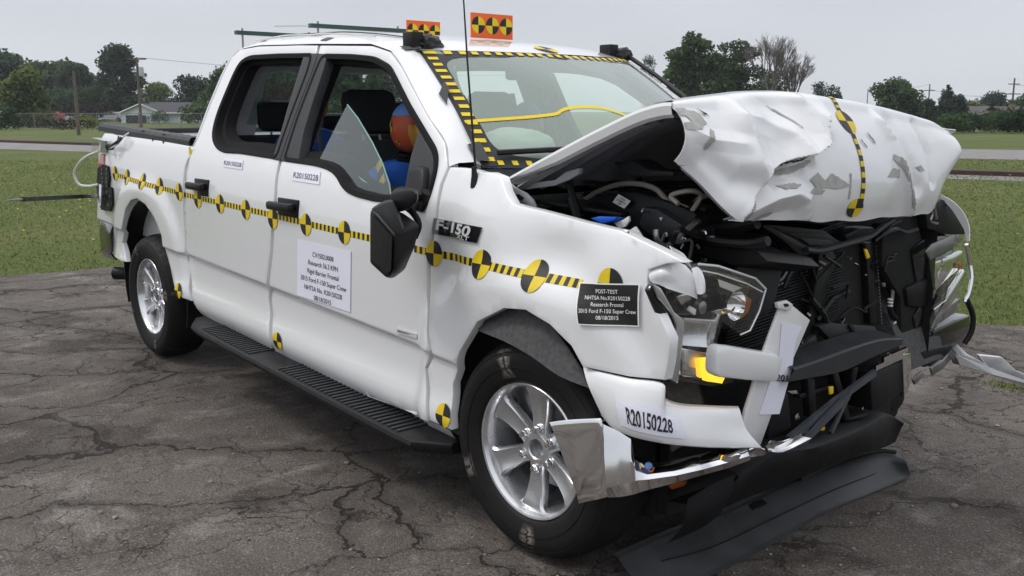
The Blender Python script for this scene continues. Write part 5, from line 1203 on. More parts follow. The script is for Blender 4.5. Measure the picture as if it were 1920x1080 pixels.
mb=MB();mb.tube(spline([(0.31,-0.6,1.137),(0.387,-0.6,1.163),(0.474,-0.6,1.151),(0.597,-0.6,1.154),(0.674,-0.6,1.172)],6),.016,0,8);mb.tube(spline([(0.304,-0.5,1.183),(0.438,-0.5,1.181),(0.561,-0.5,1.209)],6),.02,0,8);mb.build('intake_duct',M['black'],TR)
mb=MB();mb.tube(spline([(0.35,-0.64,1.157),(0.368,-0.64,1.15),(0.378,-0.64,1.134),(0.371,-0.64,1.119)],5),.003,0,6);mb.build('broken_clip',M['hose'],TR)
chunk('washer_cap',[(0.107,-0.8,1.207),(0.151,-0.8,1.218),(0.234,-0.8,1.223),(0.22,-0.8,1.206),(0.167,-0.8,1.193)],(0,.06,-.01),M['bluecap'],.006)
chunk('torn_bracket',[(0.201,-0.78,1.198),(0.243,-0.78,1.212),(0.266,-0.78,1.226),(0.271,-0.78,1.211),(0.253,-0.78,1.189),(0.225,-0.78,1.183)],(.0,.01,0),M['label'],.002)
chunk('torn_bracket',[(0.291,-0.8,1.184),(0.314,-0.8,1.198),(0.351,-0.8,1.162),(0.333,-0.8,1.16)],(.0,.01,0),M['label'],.002)
chunk('metal_scrap',[(0.274,-0.42,1.167),(0.285,-0.42,1.179),(0.3,-0.42,1.158),(0.299,-0.42,1.143),(0.278,-0.42,1.141)],(0,.02,0),M['label'],.002)
chunk('metal_scrap',[(0.315,-0.42,1.13),(0.344,-0.42,1.147),(0.374,-0.42,1.136),(0.361,-0.42,1.127)],(0,.02,0),M['steel'],.002)
chunk('wire_end',[(0.301,-0.42,1.147),(0.328,-0.42,1.157),(0.333,-0.42,1.143),(0.31,-0.42,1.139)],(0,.01,0),M['copper'],.002)
chunk('metal_clip',[(0.237,-0.15,1.143),(0.251,-0.15,1.159),(0.272,-0.15,1.157),(0.266,-0.15,1.133),(0.243,-0.15,1.127)],(0,.02,0),M['steel'],.002)
chunk('speck',[(0.296,-0.665,1.215),(0.308,-0.665,1.218),(0.304,-0.665,1.206)],(0,.005,0),M['label'],0)
# upper tie bar with its folded grey shrouds
chunk('folded_shroud',[(0.5,-0.494,1.113),(0.5,-0.407,1.108),(0.5,-0.276,1.047),(0.5,-0.261,1.014),(0.5,-0.288,0.928),(0.5,-0.329,0.878),(0.5,-0.448,0.876),(0.5,-0.516,1.028)],(-.012,0,0),M['grey'],.004)
chunk('tie_bar',[(0.53,-0.432,1.191),(0.53,-0.398,1.194),(0.53,-0.159,1.1),(0.53,-0.15,1.069),(0.53,-0.204,1.071),(0.53,-0.303,1.131)],(-.05,0,.0),M['black'],.004)
chunk('grille_shutter_frame',[(0.52,-0.419,1.196),(0.52,-0.05,1.146),(0.52,0.076,1.089),(0.52,-0.154,1.098),(0.52,-0.338,1.176)],(-.03,0,.0),M['grey'],.003)
chunk('shutter_vane',[(0.53,-0.293,1.159),(0.53,-0.055,1.136),(0.53,-0.004,1.105),(0.53,-0.16,1.111)],(-.012,0,0),M['black'],.002)
chunk('shutter_vane',[(0.535,-0.218,1.135),(0.535,-0.033,1.112),(0.535,0.003,1.093),(0.535,-0.151,1.103)],(-.008,0,0),M['grey'],.002)
mb=MB();mb.tube(spline([(0.54,-0.184,1.092),(0.54,-0.091,1.08),(0.54,0.061,1.089),(0.54,0.221,1.102),(0.54,0.312,1.133),(0.54,0.386,1.153)],5),.011,0,6);mb.build('tie_bar_tube',M['grey'],TR)
chunk('black_cover',[(0.5,0.124,1.114),(0.5,0.213,1.131),(0.5,0.326,1.126),(0.5,0.368,1.104),(0.5,0.294,1.08),(0.5,0.146,1.081)],(-.08,0,0),M['black'],.012)
mb=MB();mb.tube(spline([(0.53,0.279,1.08),(0.53,0.36,1.11),(0.53,0.396,1.131),(0.53,0.466,1.143)],5),.006,0,6);mb.tube([(0.52,0.215,1.077),(0.52,0.24,1.051)],.002,0,5);mb.tube(spline([(0.5,0.389,1.092),(0.5,0.487,1.105),(0.5,0.572,1.086),(0.5,0.656,1.092)],5),.008,0,6);mb.build('release_cable',M['black'],TR)
chunk('yellow_tag',[(0.525,0.22,1.055),(0.525,0.239,1.053),(0.525,0.266,1.021),(0.525,0.244,1.015)],(-.006,0,0),M['yellow'],.001)
# radiator and its fins
chunk('radiator_core',[(0.4,-0.371,1.072),(0.4,0.513,1.051),(0.4,0.577,0.624),(0.4,-0.301,0.723)],(-.05,0,0),M['dark'],0)
RC=MB()
for v0 in range(30):
    a,b=[(0.42,0.154,1.06),(0.42,0.446,1.046)]
    z=1.14-.0115*v0*1.0
    RC.beam((.415,.05,z-.02),(.405,.27,z),.012,.0042,0)
    RC.beam((.43,-.46,z-.06),(.425,.03,z-.03),.012,.0042,0)
RC.build('radiator_fins',M['grey'],TR,0)['kind']='stuff'
chunk('radiator_side_tank',[(0.43,0.396,1.051),(0.43,0.46,1.05),(0.43,0.555,0.705),(0.43,0.471,0.721)],(-.05,0,0),M['black'],.003)
tk=MB();e0,e1=[Vector(p) for p in [(0.437,0.458,1.034),(0.437,0.546,0.712)]]
for k in range(24):
    p=e0+(e1-e0)*k/23;tk.box((p.x-.002,p.y-.0035,p.z-.004),(p.x+.002,p.y+.0035,p.z+.004))
tk.build('tank_crimps',M['steel'],TR,0)['kind']='stuff'
mb=MB();mb.tube(spline([(0.44,0.518,0.939),(0.44,0.575,0.911),(0.44,0.606,0.872),(0.44,0.607,0.801),(0.44,0.598,0.78)],5),.0085,0,8);mb.build('cooler_pipe',M['steel'],TR)
for k in range(3):
    mb=MB();p=[(0.445,0.585,0.807),(0.445,0.587,0.794),(0.445,0.588,0.78)][k];mb.lathe([(.010,-.003),(.012,0),(.010,.003)],p,(0,0,1),12);mb.build('pipe_ferrule',M['label'],TR)
mb=MB();mb.tube(spline([(0.44,0.594,0.772),(0.44,0.616,0.742),(0.44,0.663,0.709),(0.44,0.707,0.646)],5),.012,0,8);mb.build('rubber_hose',M['black'],TR)
chunk('relay',[(0.45,0.507,0.885),(0.45,0.532,0.88),(0.45,0.534,0.864),(0.45,0.509,0.87)],(-.01,0,0),M['steel'],.001)
# twisted brackets in front of the core
for p_,r_ in(([(0.5,-0.079,1.017),(0.5,-0.049,0.96),(0.5,0.031,1.006),(0.5,0.114,1.046)],.006),([(0.5,-0.008,1.048),(0.5,0.102,0.998)],.007),([(0.49,0.074,0.921),(0.49,0.181,0.928),(0.49,0.177,0.868)],.006),([(0.47,0.013,0.806),(0.47,0.112,0.873),(0.47,0.219,0.89)],.012),([(0.48,-0.045,0.895),(0.48,0.048,0.823),(0.48,0.113,0.712)],.012),([(0.5,-0.377,1.102),(0.5,-0.316,1.082),(0.5,-0.225,1.095)],.006),([(0.5,-0.244,0.96),(0.5,-0.222,0.995),(0.5,-0.187,1.028)],.008)):
    mb=MB();mb.tube(p_,r_,0,6);mb.build('twisted_bracket',M['black'],TR)
chunk('latch_tower',[(0.47,0.014,1.062),(0.47,0.099,1.054),(0.47,0.139,1.015),(0.47,0.088,0.956),(0.47,0.049,0.801),(0.47,-0.013,0.73),(0.47,-0.055,0.737),(0.47,-0.009,0.888)],(-.03,0,0),M['black'],.006)
chunk('steel_bit',[(0.505,-0.042,1.037),(0.505,0.004,1.021),(0.505,-0.002,1.014),(0.505,-0.044,1.031)],(-.004,0,0),M['steel'],0)
# right-hand dark structure
chunk('far_side_shroud',[(0.46,0.456,1.125),(0.46,0.724,1.148),(0.46,0.82,0.963),(0.46,0.873,0.775),(0.46,0.888,0.54),(0.46,0.68,0.574),(0.46,0.646,0.804),(0.46,0.48,0.954)],(-.05,0,0),M['dark'],.008)
chunk('far_side_bracket',[(0.5,0.709,1.163),(0.5,0.771,1.192),(0.5,0.905,1.201),(0.5,1.012,1.132),(0.5,1.089,1.035),(0.5,0.932,1.047),(0.5,0.744,1.085)],(-.10,0,0),M['black'],.008)
chunk('horn',[(0.48,0.645,0.851),(0.48,0.817,0.876),(0.48,0.899,0.798),(0.48,0.863,0.733),(0.48,0.679,0.769)],(-.06,0,0),M['black'],.015)
mb=MB();mb.tube(spline([(0.5,0.72,1.178),(0.5,0.769,1.148),(0.5,0.761,1.116),(0.5,0.822,1.101)],4),.006,0,6);mb.tube([(0.5,0.772,1.183),(0.5,0.804,1.124)],.008,0,6);mb.build('hood_latch_wire',M['steel'],TR)
# far fender edge
mb=MB();a=[[(0.485,0.86,1.22),(0.521,0.9,1.19),(0.551,0.94,1.141),(0.569,0.96,1.085),(0.576,0.96,1.026)],[(0.481,0.86,1.207),(0.508,0.9,1.167),(0.531,0.94,1.113),(0.552,0.96,1.068),(0.565,0.96,1.025)]];mb.grid(surface(a,2,6),thick=.01);mb.build('torn_fender_edge',M['paint'],TR)
mb=MB();mb.tube(spline([(0.562,0.96,1.011),(0.563,1,0.935),(0.578,1,0.869),(0.58,0.98,0.803),(0.574,0.96,0.768)],5),.009,0,6);mb.build('fender_lip_strip',M['chrome'],TR)
# ---- headlamps
def lamp(L_outline,x0,lab):
    h=chunk('headlamp',[(x0-.06,max(-.87,y),z) for _,y,z in L_outline],(-.08,0,0),M['gloss'],.006)
    if lab:h['label']=lab
    return h
LN1=[(0.57,-1.001,1.076),(0.57,-0.91,1.105),(0.57,-0.795,1.109),(0.57,-0.7,1.092),(0.57,-0.51,1.033),(0.57,-0.449,0.991),(0.57,-0.478,0.923),(0.57,-0.525,0.864),(0.57,-0.575,0.858),(0.57,-0.676,0.916),(0.57,-0.707,0.832),(0.57,-0.608,0.709),(0.57,-0.721,0.716),(0.57,-0.897,0.766),(0.57,-0.915,0.792),(0.57,-0.888,0.926),(0.57,-0.919,0.987)]
hl=lamp(LN1,.57,'broken near headlamp with its lens knocked inwards and a lit amber bulb')
V,F=cdt_fill([(p[1],p[2]) for p in LN1],[],.03);MBL=MB();MBL.add([(.575+.006*noise.noise((y*30,z*30,2))-.02*sm(-.86,-.96,y),y,z) for y,z in V],F);MBL.build('lamp_lens',M['clear'],hl,20)
for a,b in(([(0.58,-0.807,1.111),(0.58,-0.713,1.095),(0.58,-0.524,1.036),(0.58,-0.464,0.994)],.004),([(0.58,-0.464,0.994),(0.58,-0.493,0.926),(0.58,-0.539,0.868),(0.58,-0.588,0.862)],.003),([(0.58,-0.786,1.088),(0.58,-0.717,1.072),(0.58,-0.567,1.024),(0.58,-0.48,0.986)],.0025)):
    mb=MB();mb.tube(a,b,0,6);mb.build('lens_edge_highlight',M['letter'],hl)  # light-grey tubes stand in for the highlight along the lens edges
mb=MB();c_=Vector([(0.545,-0.584,0.952)][0]);mb.lathe([(.048,.012),(.044,0),(.034,-.016),(.018,-.028),(0,-.032)],c_,(1,0,0),28);mb.build('reflector_bowl',M['chrome'],hl)
chunk('lens_top_edge',[(0.575,-0.811,1.113),(0.575,-0.707,1.097),(0.575,-0.517,1.036),(0.575,-0.457,0.994),(0.575,-0.508,0.992),(0.575,-0.56,1.026),(0.575,-0.71,1.073),(0.575,-0.78,1.087)],(-.05,0,.0),M['clear'],.004,hl)
chunk('chrome_bezel',[(0.588,-1.013,1.077),(0.588,-0.98,1.06),(0.588,-0.919,0.982),(0.588,-0.872,0.951),(0.588,-0.87,0.922),(0.588,-0.891,0.759),(0.588,-0.93,0.78),(0.588,-0.918,0.813),(0.588,-0.905,0.94),(0.588,-0.935,0.984),(0.588,-0.988,1.03)],(-.012,0,0),M['alum'],.004,hl)
chunk('black_bezel',[(0.575,-1.017,1.055),(0.575,-1.002,1.074),(0.575,-0.934,0.982),(0.575,-0.909,0.951),(0.575,-0.917,0.915),(0.575,-0.961,0.965)],(-.02,0,0),M['gloss'],.004,hl)
rl=MB();rr=[]
for i in range(15):
    rr.append([Vector(a)+(Vector(b)-Vector(a))*j/14+Vector((-.012*math.sin(PI*j/14)-.004*(j%2),0,0)) for j in range(15) for a,b in [([(0.55,-0.833,0.936)][0],[(0.55,-0.689,0.907)][0])]])
A4=[Vector(p) for p in [(0.545,-0.827,0.933),(0.545,-0.68,0.905),(0.545,-0.696,0.831),(0.545,-0.828,0.86)]]
rows=[]
for i in range(9):
    t=i/8;rows.append([(A4[0]*(1-j/32)+A4[1]*(j/32))*(1-t)+(A4[3]*(1-j/32)+A4[2]*(j/32))*t+Vector((.005*(j%2)-.012*math.sin(PI*t),0,0)) for j in range(33)])
mb=MB();mb.grid(rows);mb.build('ribbed_reflector',M['alum'],hl,20)
chunk('reflector_shelf',[(0.555,-0.837,0.947),(0.555,-0.688,0.92),(0.555,-0.657,0.933),(0.555,-0.674,0.897),(0.555,-0.693,0.827),(0.555,-0.709,0.838),(0.555,-0.693,0.907),(0.555,-0.831,0.934)],(-.02,0,0),M['alum'],.003,hl)
chunk('reflector_plate',[(0.55,-0.836,0.854),(0.55,-0.702,0.815),(0.55,-0.67,0.723),(0.55,-0.827,0.762)],(-.02,0,0),M['chrome'],.004,hl)
ab_=[Vector(p) for p in [(0.572,-0.75,0.807),(0.572,-0.687,0.802),(0.572,-0.645,0.734),(0.572,-0.66,0.714),(0.572,-0.735,0.735)]]
mb=MB();mb.prism(ab_,(-.02,0,0));mb.build('amber_bulb',M['amberlit'],hl,0)
mb=MB();c_=Vector([(0.555,-0.719,0.771)][0]);mb.lathe([(0,0),(.012,.0),(.018,-.008),(.020,-.02)],c_,(1,0,0),16);mb.build('amber_lens',M['amber'],hl)
chunk('amber_reflector',[(0.53,-0.571,0.929),(0.53,-0.517,0.962),(0.53,-0.501,0.972),(0.53,-0.465,0.95),(0.53,-0.48,0.913),(0.53,-0.524,0.892),(0.53,-0.534,0.92)],(-.006,0,0),M['amber'],.002,hl)
chunk('chrome_shard',[(0.545,-0.698,0.947),(0.545,-0.629,0.948),(0.545,-0.574,0.93),(0.545,-0.65,0.926)],(-.01,0,0),M['chrome'],.002,hl)
chunk('chrome_shard',[(0.545,-0.858,1.014),(0.545,-0.809,1.021),(0.545,-0.793,0.999),(0.545,-0.837,0.985)],(-.01,0,0),M['chrome'],.002,hl)
chunk('chrome_shard',[(0.545,-0.792,0.976),(0.545,-0.766,0.962),(0.545,-0.77,0.943),(0.545,-0.806,0.965)],(-.01,0,0),M['label'],.002,hl)
chunk('lens_chip',[(0.548,-0.669,1.046),(0.548,-0.544,1.003),(0.548,-0.591,0.995),(0.548,-0.659,1.02)],(-.004,0,0),M['label'],.002,hl)
mb=MB();c_=Vector([(0.54,-0.729,0.962)][0]);mb.lathe([(.022,-.02),(.020,0),(.012,.004),(0,.004)],c_,(1,0,0),16);mb.build('bulb_socket',M['steel'],hl)
LN2=[(0.53,0.684,1.006),(0.53,0.781,1.037),(0.53,0.945,1.049),(0.53,1.032,1.019),(0.53,1.074,0.9),(0.53,1.043,0.773),(0.53,0.988,0.701),(0.53,0.772,0.659),(0.53,0.745,0.713),(0.53,0.807,0.772),(0.53,0.911,0.815),(0.53,0.83,0.8),(0.53,0.762,0.827),(0.53,0.721,0.915)]
hr=lamp(LN2,.53,'far headlamp with scratched clear lens, still in place')
V,F=cdt_fill([(p[1],p[2]) for p in LN2],[],.03);MBL=MB();MBL.add([(.535+.006*noise.noise((y*30,z*30,2)),y,z) for y,z in V],F);MBL.build('lamp_lens',M['clear'],hr,20)
chunk('lens_top_edge',[(0.54,0.66,1.005),(0.54,0.708,1.031),(0.54,0.895,1.055),(0.54,0.984,1.029),(0.54,0.859,0.995),(0.54,0.706,0.966)],(-.01,0,0),M['steel'],.003,hr)
chunk('reflector_plate',[(0.49,0.833,0.939),(0.49,1.089,0.964),(0.49,1.117,0.891),(0.49,0.986,0.858),(0.49,0.876,0.814)],(-.02,0,0),M['chrome'],.004,hr)
chunk('reflector_shelf',[(0.51,0.834,0.742),(0.51,0.937,0.77),(0.51,0.961,0.818),(0.51,1.075,0.886),(0.51,1.1,0.86),(0.51,1.019,0.764),(0.51,0.976,0.735),(0.51,0.858,0.711)],(-.02,0,0),M['chrome'],.003,hr)
chunk('reflector_plate',[(0.49,0.9,0.702),(0.49,1.103,0.751),(0.49,1.065,0.689),(0.49,0.871,0.651)],(-.02,0,0),M['steel'],.004,hr)
chunk('amber_reflector',[(0.5,1.032,0.915),(0.5,1.061,0.921),(0.5,1.076,0.892),(0.5,1.053,0.885)],(-.004,0,0),M['amber'],.001,hr)
# crumpled fender tip over the near lamp
mb=MB();mb.grid(surface([[(0.513,-0.95,1.097),(0.538,-0.93,1.12),(0.569,-0.91,1.127),(0.588,-0.88,1.115)],[(0.524,-0.96,1.084),(0.57,-0.95,1.101),(0.59,-0.91,1.096),(0.609,-0.87,1.088)],[(0.533,-0.96,1.069),(0.577,-0.94,1.07),(0.603,-0.9,1.061),(0.614,-0.86,1.05)],[(0.562,-0.95,1.059),(0.589,-0.93,1.047),(0.608,-0.89,1.032),(0.611,-0.85,1.016)]],6,6),thick=.004);mb.build('torn_fender_tip',M['paint'],TR,30)
mb=MB();mb.grid(surface([[(0.596,-0.86,1.104),(0.599,-0.84,1.107),(0.607,-0.83,1.096)],[(0.613,-0.87,1.075),(0.612,-0.84,1.079),(0.624,-0.83,1.067)],[(0.619,-0.86,1.033),(0.626,-0.85,1.031),(0.622,-0.83,1.035)]],4,4),thick=.004);mb.build('torn_fender_tip',M['paint'],TR,30)
mb=MB();mb.grid(surface([[(0.527,-0.88,1.165),(0.529,-0.86,1.155),(0.549,-0.84,1.141)],[(0.551,-0.89,1.149),(0.558,-0.86,1.135),(0.558,-0.83,1.119)],[(0.584,-0.89,1.134),(0.579,-0.86,1.115),(0.571,-0.83,1.098)]],4,4),thick=.003);mb.build('torn_fender_tip',M['paint'],TR,30)
# white filler strip and the hanging bar with its pod
mb=MB()
top=[(0.296,-1,0.763),(0.395,-1.015,0.766),(0.5,-1.01,0.768),(0.596,-0.97,0.766),(0.589,-0.95,0.718),(0.604,-0.9,0.691),(0.635,-0.8,0.671),(0.674,-0.7,0.657)]
midr=[(0.341,-1.02,0.718),(0.425,-1.03,0.695),(0.522,-1.03,0.681),(0.595,-0.995,0.671),(0.62,-0.965,0.661),(0.637,-0.9,0.643),(0.657,-0.8,0.621),(0.694,-0.69,0.6)]
bot=[(0.388,-1.01,0.638),(0.448,-1.02,0.617),(0.531,-1.015,0.609),(0.599,-0.985,0.604),(0.624,-0.955,0.598),(0.651,-0.89,0.583),(0.672,-0.79,0.562),(0.73,-0.66,0.546)]
back=[(p[0]-.03,p[1]+.02,p[2]-.004) for p in bot];tb=[(p[0]-.03,p[1]+.03,p[2]+.002) for p in top]
SF=surface([tb,top,midr,bot,back],4,6);mb.grid(SF);fsn=mb.build('bumper_filler_strip',M['paint'],TR,30)
hb2=chunk('hanging_grille_bar',[(0.6,-0.365,0.942),(0.6,-0.339,0.928),(0.6,-0.228,0.862),(0.6,-0.365,0.672),(0.6,-0.479,0.47),(0.6,-0.598,0.501),(0.6,-0.57,0.613),(0.6,-0.487,0.793),(0.6,-0.411,0.924),(0.6,-0.404,0.948)],(-.012,0,0),M['paint'],.004)
chunk('bar_tab',[(0.612,-0.442,0.951),(0.612,-0.389,0.953),(0.612,-0.352,0.934),(0.612,-0.368,0.914),(0.612,-0.435,0.932)],(-.015,0,0),M['paint'],.003,hb2)
chunk('bar_tab_hole',[(0.614,-0.411,0.944),(0.614,-0.388,0.942),(0.614,-0.378,0.932),(0.614,-0.402,0.932)],(-.002,0,0),M['dark'],0,hb2)
chunk('bar_pod',[(0.635,-0.756,0.864),(0.635,-0.704,0.854),(0.635,-0.467,0.792),(0.635,-0.424,0.768),(0.635,-0.447,0.69),(0.635,-0.62,0.729),(0.635,-0.755,0.764),(0.635,-0.774,0.781),(0.635,-0.772,0.84)],(-.05,0,0),M['paint'],.014,hb2)
pp=chunk('paper_strip',[(0.604,-0.4,0.875),(0.603,-0.282,0.85),(0.603,-0.315,0.802),(0.603,-0.325,0.712),(0.603,-0.385,0.564),(0.603,-0.498,0.585),(0.603,-0.449,0.689),(0.603,-0.406,0.744),(0.603,-0.403,0.78)],(-.002,0,0),M['paper'],0,hb2)
ff=quad_map([Vector(p) for p in [(0.607,-0.421,0.715),(0.607,-0.341,0.695),(0.607,-0.35,0.664),(0.607,-0.427,0.682)]],None,off=.001)
V,F=text_mesh(['201'],1,.95,1.2,.02,.8);obj('lettering',[ff(s,t) for s,t in V],F,M['ink'],hb2,0)
_row=SF[8];_L=[0]
for a_,b_2 in zip(_row,_row[1:]): _L.append(_L[-1]+(Vector(b_2)-Vector(a_)).length)
def on_strip(s,t,off=.003):
    i=4+(.62+t*.98)*4;j=float(np.interp(_L[9]+s*(_L[28]-_L[9]),_L,range(len(_L))));i0=int(i);j0=int(j);f=i-i0;g=j-j0
    a,b,c,d=[Vector(SF[i0+p][j0+q]) for p,q in((0,0),(0,1),(1,0),(1,1))];p=(a*(1-g)+b*g)*(1-f)+(c*(1-g)+d*g)*f;n=(b-a).cross(a-c).normalized()
    if n.y>0:n=-n
    return p+n*off
mb=MB();mb.grid([[on_strip(j/20,i/6) for j in range(21)] for i in range(7)]);lb=mb.build('printed_label',M['paper'],fsn,0);lb['label']='large white number label on the bumper filler strip'
V,F=text_mesh(['R20150228'],1,.80,4.4,.02,.80);obj('lettering',[on_strip(min(.99,max(.01,s)),t,.0045) for s,t in V],F,M['ink'],fsn,0)
# chrome bumper end
T1=[(0.144,-1,0.547),(0.22,-1,0.574),(0.365,-1,0.618),(0.379,-0.995,0.614)];T2=[(0.171,-1.02,0.546),(0.247,-1.02,0.573),(0.385,-1.02,0.614),(0.396,-1.01,0.608)]
T3=[(0.26,-1.03,0.428),(0.317,-1.034,0.45),(0.399,-1.026,0.479),(0.418,-1.02,0.487)];T4=[(0.301,-1.028,0.354),(0.335,-1.028,0.372),(0.399,-1.022,0.401),(0.419,-1.015,0.413)];T5=[(0.293,-1.01,0.317),(0.324,-1.01,0.333),(0.39,-1.01,0.365),(0.413,-1,0.377)]
mb=MB();sm4=1;lin=lambda r:[tuple(Vector(a)+(Vector(b)-Vector(a))*k/4) for a,b in zip(r,r[1:]) for k in range(4)]+[tuple(r[-1])];mb.grid(surface([[(p[0]-.0,p[1]+.05,p[2]-.006) for p in T1],T1,T2,T3,T4,T5],5,6));cb=mb.build('chrome_bumper',M['chrome'],TR,30)
U1=[(0.396,-1.01,0.608),(0.433,-0.985,0.593),(0.473,-0.97,0.573),(0.479,-0.955,0.506),(0.506,-0.93,0.477),(0.552,-0.86,0.483),(0.594,-0.79,0.499),(0.602,-0.785,0.502),(0.636,-0.74,0.515),(0.676,-0.66,0.526)]
U3=[(0.434,-1.03,0.422),(0.461,-1.005,0.434),(0.496,-0.985,0.448),(0.504,-0.97,0.452),(0.529,-0.945,0.456),(0.574,-0.875,0.464),(0.615,-0.8,0.477),(0.64,-0.78,0.489),(0.673,-0.745,0.504),(0.688,-0.665,0.51)]
U4=[(0.413,-1,0.377),(0.444,-0.98,0.383),(0.483,-0.965,0.399),(0.495,-0.95,0.406),(0.521,-0.925,0.419),(0.566,-0.86,0.437),(0.612,-0.79,0.458),(0.633,-0.76,0.467),(0.666,-0.73,0.483),(0.686,-0.655,0.495)]
mb=MB();mb.grid([lin([(p[0]-.02,p[1]+.02,p[2]+.004) for p in U1]),lin(U1),lin([tuple((Vector(a)+Vector(b))/2+Vector((.004,-.006,0))) for a,b in zip(U1,U3)]),lin(U3),lin(U4),lin([(p[0]-.05,p[1]+.03,p[2]-.02) for p in U4])],thick=.003);mb.build('chrome_lower_face',M['chrome'],cb,30)
chunk('bumper_pocket',[(0.36,-0.964,0.6),(0.36,-0.469,0.416),(0.36,-0.463,0.316),(0.36,-0.77,0.365),(0.36,-0.925,0.486)],(-.06,0,0),M['dark'],.0,cb)
mb=MB();c_=Vector([(0.523,-0.94,0.496)][0]);mb.lathe([(0,.012),(.010,.010),(.012,0),(.008,-.02)],c_,(.6,-.6,.2),12);mb.build('blue_connector',M['blue2'],cb)
mb=MB();mb.tube(spline([(0.505,-0.94,0.493),(0.523,-0.945,0.486),(0.536,-0.94,0.481),(0.535,-0.93,0.492)],4),.003,0,6);mb.build('orange_wire',M['copper'],cb)
chunk('orange_wire_bundle',[(0.42,-0.716,0.338),(0.42,-0.664,0.338),(0.42,-0.623,0.331),(0.42,-0.644,0.319),(0.42,-0.699,0.322)],(-.01,0,0),M['copper'],.002,cb)
# ---- bumper beam, lower grille
BT=[(0.62,-0.35,0.72),(0.62,-0.18,0.724),(0.62,0.022,0.733),(0.62,0.2,0.733),(0.62,0.361,0.714)];BB=[(0.63,-0.398,0.683),(0.63,-0.206,0.667),(0.63,-0.038,0.659),(0.63,0.156,0.677),(0.63,0.353,0.69)]
sp=lambda r:spline(r,4);mb=MB();mb.grid([sp([(p[0]-.10,p[1],p[2]+.01) for p in BT]),sp(BT),sp([(p[0]+.008,p[1],p[2]-.006) for p in BT]),sp(BB),sp([(p[0]-.10,p[1],p[2]-.02) for p in BB])]);mb.build('bumper_beam',M['grey'],TR,30)
chunk('radiator_air_guide',[(0.5,-0.015,0.791),(0.5,0.072,0.791),(0.5,0.378,0.734),(0.5,0.468,0.66),(0.5,0.155,0.693),(0.5,0.08,0.721)],(-.03,0,0),M['grey'],.004)
chunk('air_guide_rib',[(0.51,0.174,0.77),(0.51,0.203,0.767),(0.51,0.281,0.691),(0.51,0.25,0.692)],(-.01,0,0),M['black'],.002)
chunk('air_guide',[(0.49,-0.143,0.715),(0.49,-0.013,0.758),(0.49,0.008,0.72),(0.49,-0.108,0.694)],(-.03,0,0),M['grey'],.004)
chunk('gleam_strip',[(0.58,-0.258,0.707),(0.58,-0.149,0.715),(0.58,0.043,0.702),(0.58,0.051,0.693),(0.58,-0.047,0.697),(0.58,-0.212,0.699),(0.58,-0.276,0.702)],(-.01,0,0),M['chrome'],.002)  # chrome piece added for the white gleam under the bumper beam
chunk('lower_block',[(0.6,0.19,0.592),(0.6,0.219,0.599),(0.6,0.421,0.61),(0.6,0.449,0.478),(0.6,0.278,0.442),(0.6,0.224,0.445)],(-.16,0,0),M['black'],.008)
chunk('green_tinted_reflector',[(0.607,0.408,0.639),(0.607,0.47,0.633),(0.607,0.497,0.514),(0.607,0.447,0.459)],(-.02,0,0),M['chrome'],.003)
chunk('lower_back_plate',[(0.42,-0.158,0.564),(0.42,0.544,0.543),(0.42,0.578,0.285),(0.42,-0.152,0.298)],(-.02,0,0),M['dark'],0)
for px in([(0.6,-0.226,0.66),(0.6,-0.18,0.644),(0.6,-0.152,0.507),(0.6,-0.192,0.508)],[(0.6,-0.067,0.646),(0.6,-0.032,0.644),(0.6,0.012,0.563),(0.6,0.076,0.447),(0.6,0.036,0.447),(0.6,-0.022,0.559)],[(0.6,0.067,0.642),(0.6,0.103,0.64),(0.6,0.089,0.578),(0.6,0.062,0.563)],[(0.59,-0.412,0.626),(0.59,-0.321,0.619),(0.59,-0.291,0.496),(0.59,-0.424,0.476)],[(0.6,0.068,0.453),(0.6,0.194,0.447),(0.6,0.195,0.434),(0.6,0.055,0.443)],[(0.59,-0.25,0.602),(0.59,-0.052,0.598),(0.59,-0.044,0.585),(0.59,-0.249,0.586)]):
    chunk('grille_post',px,(-.03,0,0),M['black'],.003)
for (a,b,r) in((*[(0.64,-0.382,0.484),(0.64,-0.089,0.566)],.014),(*[(0.63,-0.072,0.56),(0.63,0.164,0.615)],.013),(*[(0.66,-0.378,0.444),(0.66,-0.061,0.577)],.012),(*[(0.64,-0.123,0.449),(0.64,-0.008,0.586)],.009)):
    mb=MB();mb.beam(a,b,r*1.1,r*1.9);mb.build('bent_rail',M['rail'],TR,0)
for px in([(0.61,-0.102,0.605),(0.61,-0.075,0.603),(0.61,-0.071,0.575),(0.61,-0.095,0.576)],[(0.61,-0.133,0.459),(0.61,-0.11,0.461),(0.61,-0.118,0.44),(0.61,-0.138,0.44)]): chunk('yellow_tag',px,(-.006,0,0),M['yellow'],.001)
for px in([(0.58,-0.26,0.529),(0.58,-0.235,0.531),(0.58,-0.226,0.51),(0.58,-0.252,0.508)],[(0.58,-0.313,0.625),(0.58,-0.249,0.614),(0.58,-0.228,0.593),(0.58,-0.287,0.61)],[(0.59,-0.132,0.491),(0.59,-0.109,0.493),(0.59,-0.114,0.481)],[(0.6,-0.252,0.467),(0.6,-0.195,0.47),(0.6,-0.206,0.457),(0.6,-0.258,0.457)],[(0.59,0.163,0.467),(0.59,0.174,0.473),(0.59,0.176,0.456)]): chunk('chrome_shard',px,(-.006,0,0),M['chrome'],.001)
mb=MB();mb.grid(surface([[(0.686,-0.55,0.532),(0.701,-0.5,0.524),(0.707,-0.42,0.533)],[(0.683,-0.57,0.518),(0.687,-0.5,0.492),(0.711,-0.41,0.521)],[(0.685,-0.56,0.498),(0.704,-0.5,0.486),(0.722,-0.38,0.51)]],4,4),thick=.003);mb.build('crumpled_chrome',M['chrome'],TR,30)
